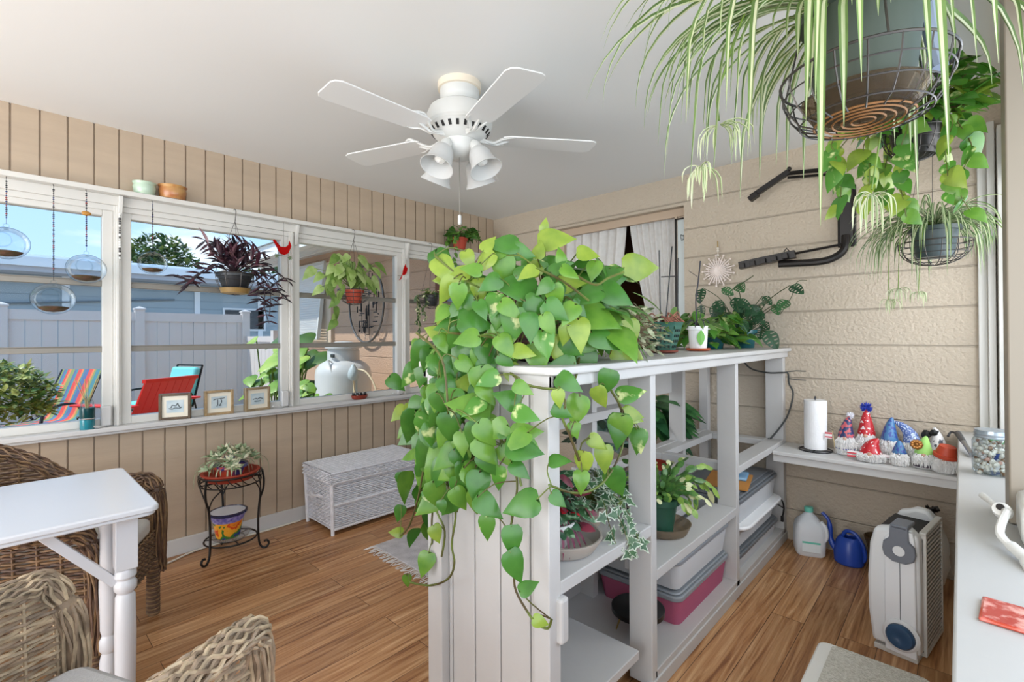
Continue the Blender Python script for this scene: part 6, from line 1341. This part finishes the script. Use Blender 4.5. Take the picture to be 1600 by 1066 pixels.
for k in range(90):
    a = random.uniform(0, 6.28); P = arc((0, 0, .40), a, random.uniform(.5, 1.4), random.uniform(.22, .36), random.uniform(1.1, 1.5), 9, .03)
    for i in range(len(P) - 1): g.mi = (i + k) % 2; g.leaf(P[i], P[i + 1] - P[i], (.8, -.4, .5), (P[i + 1] - P[i]).length * 1.2, .032, 'oval', 0, .1)
g.keep = True; obj('leaves', g, DP, t); g = G(); pot(g, .09, .12, .2, z=.22); obj('pot', g, TERRA, t); obj('stand', G().lathe([(.11, 0), (.11, .02), (.03, .04), (.03, .19), (.11, .2), (.11, .22)], 24), BLACK, t)
# ================================================================== BACK SHELF, FLOOR, RIGHT COUNTER
SZ = .6005
t = thing('paper_towel_roll', 'white paper towel roll standing on the wall shelf', 'paper towel', (-.615, 3.22, SZ))
obj('roll', G().lathe([(.016, .012), (.056, .012), (.057, .016), (.057, .285), (.056, .289), (.016, .289)], 40), M('paper_white', '#F2F2F2', .9, bump=.2, bs=120), t)
g = G().tube([(0, 0, .0), (0, 0, .30)], .004).tube([(.0, .014 * math.cos(a), .302 + .008 * math.sin(a)) for a in [2 * PI * k / 12 for k in range(12)]], .003, 5, closed=True)
g.tube([(.082 * math.cos(a), .082 * math.sin(a), .004) for a in [2 * PI * k / 30 for k in range(30)]], .0035, 5, closed=True).tube([(-.08, 0, .004), (.08, 0, .004)], .0035).tube([(0, -.08, .004), (0, .08, .004)], .0035)
obj('wire_holder', g, M('holder_metal', '#4A4A4E', .35, .8), t)
# gnomes
BRD = M('beard_white', '#E9E8E6', .95, var=.06, vs=60, bump=.7, bs=160)
def sequin(n, a, b, vs=120, r=(.55, .6)): return M(n, a, .4, col2=b, vs=vs, ramp=r, detail=0, coat=.2)
REDP = sequin('hat_red_dots', '#C4202A', '#F3E6E6', 75, (.64, .66)); BLUP = sequin('hat_navy_stars', '#2A3566', '#C85A62', 60, (.52, .56)); BLUS = sequin('hat_blue_sequin', '#4A66A8', '#C4D2E8', 160); BLUT = sequin('hat_teal_blue', '#4A7FB0', '#3A4FA0', 70)
NOSE = M('nose_skin', '#C9A08A', .5); GREY_ = M('button_silver', '#B8B8C0', .25, .8)
def tuft(g, c, r, n, l, seed=1):
    random.seed(seed)
    for k in range(n): d = Vector((random.uniform(-1, 1), random.uniform(-1, 1), random.uniform(-.7, 1))).normalized(); g.tube([Vector(c), Vector(c) + d * l], [r, r * .3], 4)
def gnome(label, loc, h, w, hat, bend=0, body=None, bfrac=.5, nose=NOSE, rz=0, parts=None, lean=0):
    t = thing('gnome_figurine', label, 'figurine', loc, rz)
    bh = h * bfrac
    obj('body', G().lathe([(w * .42, 0), (w * .5, .006), (w * .48, bh * .5), (w * .36, bh), (w * .1, bh * 1.05)], 22), body or BRD, t)
    g = G(); random.seed(int(h * 1000) + int(w * 1000))
    for k in range(150):
        a = random.uniform(-2.6, -.3) ; z0 = bh * random.uniform(.75, 1.0); r0 = w * .34; z1 = random.uniform(.0, bh * .5); r1 = w * (.52 + random.uniform(0, .10))
        g.tube([(r0 * math.cos(a), r0 * math.sin(a), z0), (r1 * .98 * math.cos(a), r1 * .98 * math.sin(a), (z0 + z1) / 2), (r1 * math.cos(a + random.uniform(-.1, .1)) * .92, r1 * math.sin(a) * .92, max(.003, z1))], [.0032, .0028, .001], 4)
    obj('beard', g, BRD, t)
    pts = []; k = 9
    for i in range(k + 1):
        f = i / k; z = bh * .82 + (h - bh * .82) * (f - .25 * abs(bend) * f ** 3); pts.append((bend * w * 1.1 * f ** 2.2, 0, z))
    rr = [w * .40 * (1 - i / k) ** .75 + .005 for i in range(k + 1)]; rr = [w * .34, w * .41] + rr[1:]; pts = [(0, 0, bh * .80), (0, 0, bh * .84)] + pts[1:]
    obj('hat', G().tube(pts, rr, 20), hat, t)
    obj('nose', G().sph((0, -w * .42, bh * .86), (w * .10, w * .09, w * .10), 12, 8), nose, t)
    return t
t = gnome('gnome with navy star hat, white pompom and small flag, leftmost on the shelf', (-.470, 3.23, SZ), .215, .095, BLUP, .15)
g = G(); tuft(g, (.02, 0, .215), .004, 60, .022, 3); obj('pompom', g, M('pompom_white', '#E9E9F0', .9), t)
g = G().tube([(-.045, -.045, .03), (-.057, -.05, .13)], .002); obj('flag_stick', g, M('stick', '#C9B48A'), t)
SW = M('flag_stripes', '#D8505A', .7, col2='#F2ECEC', vs=9, stretch=(.2, .2, 9), ramp=(.48, .5), detail=0)
obj('flag', G().box((-.092, -.052, .085), (-.058, -.050, .120)), SW, t); g = G().tube([(.05 * math.cos(a), .05 * math.sin(a), .035) for a in [R(-170 + 160 * k / 12) for k in range(13)]], .005); obj('blue_band', g, M('blue_band', '#2A3A8A', .6), t)
t = gnome('tallest gnome, pointed red spotted hat with blue pompom', (-.385, 3.29, SZ), .255, .10, REDP, 0)
g = G(); tuft(g, (0, 0, .262), .005, 90, .030, 4); obj('pompom', g, M('pompom_blue', '#2C3FA8', .8), t)
t = gnome('squat gnome with slumped red spotted hat, front row', (-.35, 3.145, SZ), .125, .12, REDP, .25, bfrac=.38)
obj('ribbon', G().box((-.10, -.03, .03), (-.04, -.015, .045)).box((-.10, -.03, .012), (-.04, -.015, .025)).box((.05, -.02, .03), (.105, -.005, .045)), SW, t, bevel=.002)
gnome('gnome with pale blue flared hat standing in the back row', (-.283, 3.27, SZ), .225, .092, BLUT, .12, nose=GREY_)
gnome('smallest gnome with short blue hat and white beard, front row', (-.232, 3.135, SZ), .125, .072, BLUT, 0, bfrac=.55, nose=GREY_)
gnome('gnome with blue sequin hat bent over to the left', (-.19, 3.27, SZ), .225, .090, BLUS, -.75, nose=GREY_)
t = gnome('gnome with lime green hat, bronze flower and striped beard', (-.138, 3.155, SZ), .16, .088, M('hat_lime', '#A8DE7A', .8), .1, bfrac=.5)
g = G()
for k in range(9): a = k * 2 * PI / 9; g.sph((-.025 + .016 * math.cos(a), -.048, .120 + .016 * math.sin(a)), (.010, .006, .010), 8, 5)
g.sph((-.025, -.054, .120), .008, 8, 5); obj('bronze_flower', g, M('bronze', '#A8743A', .3, .6), t)
g = G(); random.seed(9)
for k in range(40): a = random.uniform(-2.5, -.4); g.tube([(.036 * math.cos(a), .036 * math.sin(a), .07), (.050 * math.cos(a), .050 * math.sin(a), .01)], .002, 4)
obj('dark_strands', g, M('strand_dark', '#4A3E4A', .8), t)
t = gnome('gnome with white patterned hat and black bow, back row', (-.088, 3.285, SZ), .19, .085, sequin('hat_print', '#E9E6E4', '#55555E', 60, (.60, .64)), -.15)
obj('black_bow', G().sph((-.045, -.02, .15), (.024, .012, .02), 8, 6, .2).sph((-.015, -.035, .165), (.02, .012, .015), 8, 6, .2), M('bow_black', '#151515', .6), t)
t = gnome('gnome wearing an upturned terracotta flowerpot, beside the counter', (-.062, 3.115, SZ), .11, .085, BRD, 0, bfrac=.7)
obj('flowerpot_hat', G().at(Tm((.004, 0, .072), (R(8), R(10), 0))).lathe([(.044, 0), (.048, .004), (.048, .018), (.042, .020), (.032, .058), (0, .060)], 28), M('flowerpot_red', '#C4492C', .5), t)
# things on the floor below
t = thing('milk_jug', 'translucent plastic gallon jug with mint cap on the floor', 'jug', (-.655, 3.235, 0), R(20))
JP = glassmat('jug_plastic', '#F4F6F8', .10, .15, dens=.8, body='#F0F4F8'); g = G(); lv = [(.066, 0), (.074, .012), (.076, .07), (.075, .13), (.068, .17), (.045, .205), (.026, .225), (.020, .232), (.020, .245)]
for i, (r, z) in enumerate(lv):
    rr_ = rrect(-r, r, -r, r, r * (.45 if i < 5 else .95), 4); g.v += [(x, y, z) for x, y in rr_]
m_ = len(rr_); g.f = [tuple(range(m_ - 1, -1, -1))] + [(k * m_ + i, k * m_ + (i + 1) % m_, (k + 1) * m_ + (i + 1) % m_, (k + 1) * m_ + i) for k in range(len(lv) - 1) for i in range(m_)] + [tuple(range((len(lv) - 1) * m_, len(lv) * m_))]; g.m = [0] * len(g.f)
obj('bottle', g, JP, t); obj('cap', G().lathe([(.021, .236), (.023, .238), (.023, .262), (.020, .264)], 20), M('mint_cap', '#6FC9B4', .4), t)
obj('handle', G().tube(smooth_path([(.052, -.04, .195), (.072, -.055, .17), (.076, -.06, .12), (.062, -.05, .085)]), .011), JP, t)
obj('paper_label', G().box((-.045, -.0775, .03), (.045, -.0765, .085)), M('jug_label', '#E4ECEE', .6), t); obj('label_band', G().box((-.045, -.0785, .078), (.045, -.0775, .088)), M('mint_cap', '#6FC9B4'), t)
t = thing('watering_can', 'bright blue plastic watering can with long curved spout', 'watering can', (-.462, 3.225, 0), R(-8))
BL = M('blue_plastic', '#2348A8', .35)
obj('body', G().lathe([(.062, 0), (.070, .008), (.072, .06), (.060, .12), (.046, .145), (.040, .148), (.038, .142), (.052, .11), (.06, .02), (0, .012)], 32, sx=1.0, sy=.85), BL, t)
obj('spout', G().tube(smooth_path([(-.055, 0, .05), (-.085, 0, .10), (-.09, 0, .17), (-.10, 0, .215), (-.13, 0, .245)], 5), [.016] * 6 + [.012] * 7 + [.009] * 8, 10), BL, t)
obj('handle', G().tube(smooth_path([(-.03, 0, .14), (-.01, 0, .175), (.03, 0, .17), (.065, 0, .12), (.075, 0, .06), (.066, 0, .03)], 5), .010, 8), BL, t)
t = thing('glass_vase', 'ribbed smoky amber glass vase on the floor beside the watering can', 'vase', (-.315, 3.205, 0))
AM = glassmat('amber_glass', '#A8947A', .15, .02, dens=.35, body='#7E6A50')
obj('body', G().lathe([(.045, 0), (.05, .005), (.055, .12), (.068, .17), (.075, .19), (.071, .19), (.05, .12), (.045, .01), (0, .01)], 26), AM, t)
g = G()
for k in range(20): a = 2 * PI * k / 20; g.tube([(.051 * math.cos(a), .051 * math.sin(a), .005), (.056 * math.cos(a), .056 * math.sin(a), .12), (.075 * math.cos(a), .075 * math.sin(a), .188)], .003, 4)
obj('ribs', g, AM, t)
# floor fan, seen on its narrow side
t = thing('floor_fan', 'tall white portable fan with blue dial and dark grey carry handle', 'fan', (-.198, 2.42, 0), R(-9))
FW = M('fan_plastic', '#D9DBDC', .35); FG = M('fan_grille', '#C4C2BC', .4); DG = M('fan_handle_grey', '#6A6F78', .45)
g = G(); prof = [(-.075, .03), (-.088, .15), (-.090, .28), (-.082, .42), (-.066, .485), (-.03, .495), (.0, .51), (.045, .51), (.075, .48), (.078, .30), (.078, .03)]
T = Matrix(((1, 0, 0, 0), (0, 0, 1, 0), (0, 1, 0, 0), (0, 0, 0, 1)))
obj('housing', g.at(T).prism(prof, .0, .06).prism([(a * .9, b) for a, b in prof], .30, .36), FW, t, bevel=.012)
obj('center_panel', G().at(T).prism([(-.03, .02), (-.03, .46), (.0, .50), (.06, .50), (.066, .46), (.07, .02)], -.012, .02), M('fan_panel', '#DEE0E2', .3), t, bevel=.004)
obj('seam', G().box((.019, -.0135, .13), (.021, -.0115, .46)), M('seam_dark', '#55585C'), t)
g = G()
for k in range(26): z = .035 + k * .0172; g.box((.0805, .055, z), (.086, .31, z + .0085))
obj('grille', g, FG, t, smooth=False); obj('inner_core', G().box((-.07, .05, .03), (.078, .308, .47)), M('core_black', '#121212', .7), t, smooth=False)
obj('grille_frame', G().box((.066, .05, .02), (.088, .062, .49)).box((.066, .305, .02), (.088, .32, .49)).box((.066, .05, .48), (.088, .32, .495)).box((.066, .05, .015), (.088, .32, .03)), FG, t, bevel=.003)
g = G().tube(smooth_path([(.02, -.012, .455), (.02, -.03, .50), (.02, .01, .535), (.02, .05, .525)], 5), .016, 10); 
hp = [(-.028, .395), (-.034, .42), (-.030, .45), (-.012, .468), (-.008, .52), (.048, .52), (.050, .468), (.068, .45), (.072, .42), (.066, .395), (.04, .378), (.0, .378)]
g = G().at(T).prism(hp, -.024, -.010); g.at().box((-.008, -.024, .508), (.048, .08, .524)); obj('carry_handle', g, DG, t, bevel=.004)
obj('handle_disc', G().at(Tm((.02, -.024, .425), (R(90), 0, 0))).lathe([(.019, -.002), (.019, .003), (0, .003)], 28), FW, t)
kn = obj('dial', G().at(Tm((.022, -.012, .095), (R(90), 0, 0))).lathe([(.044, 0), (.046, .004), (.046, .018), (.040, .026), (.014, .029), (.010, .027), (0, .027)], 40), M('dial_blue', '#2A4A6A', .3), t)
obj('dial_ring', G().at(Tm((.022, -.012, .095), (R(90), 0, 0))).lathe([(.060, -.004), (.060, .004), (.052, .010), (.047, .010), (.047, .0)], 40), FW, t)
obj('foot', G().box((-.07, .0, 0), (.07, .34, .022)), FG, t, bevel=.004)
o = obj('white_bag', G().sph((0, 0, .185), (.09, .11, .185), 28, 16, .06), M('bag_white', '#D6D4D0', .45, var=.05, bump=.5, bs=26), loc=(-.135, 3.12, 0)); tag(o, 'crumpled white plastic bag behind the floor fan', 'bag')
t = thing('brush_with_cord', 'black looped brush with cord resting on the white bag', 'brush', (-.14, 3.02, .37))
obj('cord', G().tube(smooth_path([(-.12, -.08, .01), (-.05, -.02, .03), (.0, 0, .05)]), .004), BLACK, t)
g = G(); tuft(g, (.03, .0, .06), .006, 40, .028, 5); g.tube([(0, 0, .05), (.06, .01, .075)], .012); obj('bristles', g, BLACK, t)
t = thing('step_stool', 'white plastic step stool with speckled non-slip top at bottom of the photo', 'stool', (-.20, 1.70, 0))
SP = M('stool_plastic', '#DEDDD9', .45)
obj('rim', G().prism(rrect(-.155, .135, -.25, .19, .03), .222, .245), SP, t, bevel=.006)
obj('grip_top', G().prism(rrect(-.115, .12, -.24, .175, .02), .2445, .251), M('grip_speckle', '#BDB9AE', .85, col2='#D6D3CA', vs=130, bump=.8, bs=200), t)
for (x, y) in ((-.13, .165), (.11, .165), (-.13, -.225), (.11, -.225)): obj('leg', G().bar((x, y, .225), (x * 1.1, y * 1.05, 0), .03, .04), SP, t, bevel=.004)
# ---- on the right counter
KZ = .7725
t = thing('trinket_jar', 'glass mason jar filled with small trinkets on the right counter', 'jar', (.082, 2.40, KZ))
JG = glassmat('jar_glass', '#EEF4F6', .16, edge='#8C979E')
obj('glass', G().lathe([(0, .003), (.050, .003), (.055, .01), (.056, .03), (.056, .115), (.050, .128), (.048, .132)], 36), JG, t)
obj('threaded_neck', G().lathe([(.050, .128), (.052, .132), (.050, .137), (.052, .142), (.050, .148), (.050, .155)], 36), M('jar_band', '#A9B4BC', .25, .6), t)
g = G(); random.seed(15)
for k in range(190):
    a, r, z = random.uniform(0, 6.28), .049 * random.uniform(.3, 1) ** .5, random.uniform(.008, .112); g.mi = random.choice((0, 0, 0, 0, 0, 1, 2, 3)); g.sph((r * math.cos(a), r * math.sin(a), z), random.uniform(.004, .0085), 6, 4, .2)
obj('trinkets', g, [M('trinket_ivory', '#DCD6C8', .5), M('trinket_red', '#C29A88', .5), M('trinket_grey', '#BDB8B4', .4, .1), M('trinket_brown', '#8A6A4E', .5)], t)['kind'] = 'stuff'
t = thing('succulent_pot', 'small green succulent in blue and white pot behind the jar', 'potted plant', (.122, 2.68, KZ))
g = G(); pot(g, .032, .042, .065); obj('pot', g, sequin('pot_blue_white', '#3A55A0', '#EDEDF0', 26, (.48, .52)), t)
g = G(); random.seed(16); rleaves(g, None, 34, (0, 0, .07), (.045, .045, .04), .028, .045, .8, 'oval', (0, 0, 1), el=(0, 1.4)); obj('leaves', g, [leafmat('succulent_green', '#6FBE74', '#4E9A58'), leafmat('succulent_bronze', '#6A5A34')], t)
t = thing('metal_wand', 'brushed metal lighter wand lying on the far end of the counter', 'lighter', (.0, 2.86, KZ))
obj('barrel', G().tube([(.03, -.20, .012), (.006, -.02, .03)], [.009, .009], 10), M('wand_metal', '#8E9092', .3, .8), t)
obj('handle', G().tube([(.006, -.02, .03), (-.012, .10, .045)], [.010, .013], 10).tube(smooth_path([(-.012, .10, .045), (-.035, .12, .045), (-.045, .09, .03)]), .005), M('wand_dark', '#3A3A3C', .4), t)
t = thing('window_crank', 'white metal window crank handle bolted on the right counter', 'crank', (.080, 1.56, KZ))
CW = M('crank_white', '#DAD8D2', .35)
obj('base', G().tube(smooth_path([(.03, -.10, .0), (.02, -.06, .012), (.0, -.01, .02)]), [.015] * 6 + [.012] * 7, 12), CW, t)
obj('lever', G().tube(smooth_path([(0, 0, .015), (-.016, .03, .03), (-.012, .06, .05), (-.002, .10, .066), (-.008, .13, .056)], 5), .0085, 10), CW, t)
obj('joint', G().at(Tm((-.008, .125, .060), (R(50), R(-20), 0))).lathe([(.017, -.012), (.019, 0), (.017, .012), (.008, .013)], 20), CW, t)
obj('bolt', G().at(Tm((-.012, .116, .071), (R(60), R(-20), 0))).lathe([(.008, 0), (.008, .003), (0, .003)], 14), BLACK, t)
obj('knob', G().tube([(-.008, .125, .060), (-.026, .19, .062), (-.040, .235, .064)], [.010, .007, .0085], 12), CW, t)
t = thing('operator_cover', 'rounded white window operator cover beside the window post', 'window hardware', (.122, 1.70, KZ))
obj('cover', G().box((-.022, -.09, 0), (.045, .09, .10)), M('cover_white', '#D9D7D0', .4), t, bevel=.016)
t = thing('red_tile', 'red marbled rectangular tile lying on the near end of the counter', 'tile', (.068, 1.205, KZ), R(-4))
obj('slab', G().box((-.046, -.05, 0), (.09, .05, .007)), M('red_marble', '#B8452E', .3, col2='#D98A7E', vs=30, ramp=(.45, .62), coat=.3), t, bevel=.003)
obj('marbling', G().box((-.042, -.046, .0068), (.086, .046, .0078)), M('red_marble_face', '#B23A30', .2, col2='#E3A59A', vs=46, ramp=(.46, .64), coat=.4), t)
# ================================================================== groups of repeats
GRP = {'gnome_figurine': 'gnome figurines on the wall shelf', 'glass_orb_terrarium': 'glass orb terrariums hanging in the windows', 'storage_bin': 'storage bins inside the shelf divider',
       'wicker_armchair': 'wicker armchairs around the white table', 'glass_bird': 'red glass birds hanging at the windows', 'glazed_bowl': 'glazed bowls on the window head ledge',
       'broadleaf_tree': 'trees behind the neighbouring roof', 'elephant_ear_plant': 'large-leaved plants beside the house wing', 'game_box': 'boxes stacked in the middle bay'}
for o in S.objects:
    b = o.name.split('.')[0]
    if not o.parent and b in GRP and 'group' not in o: o['group'] = GRP[b]
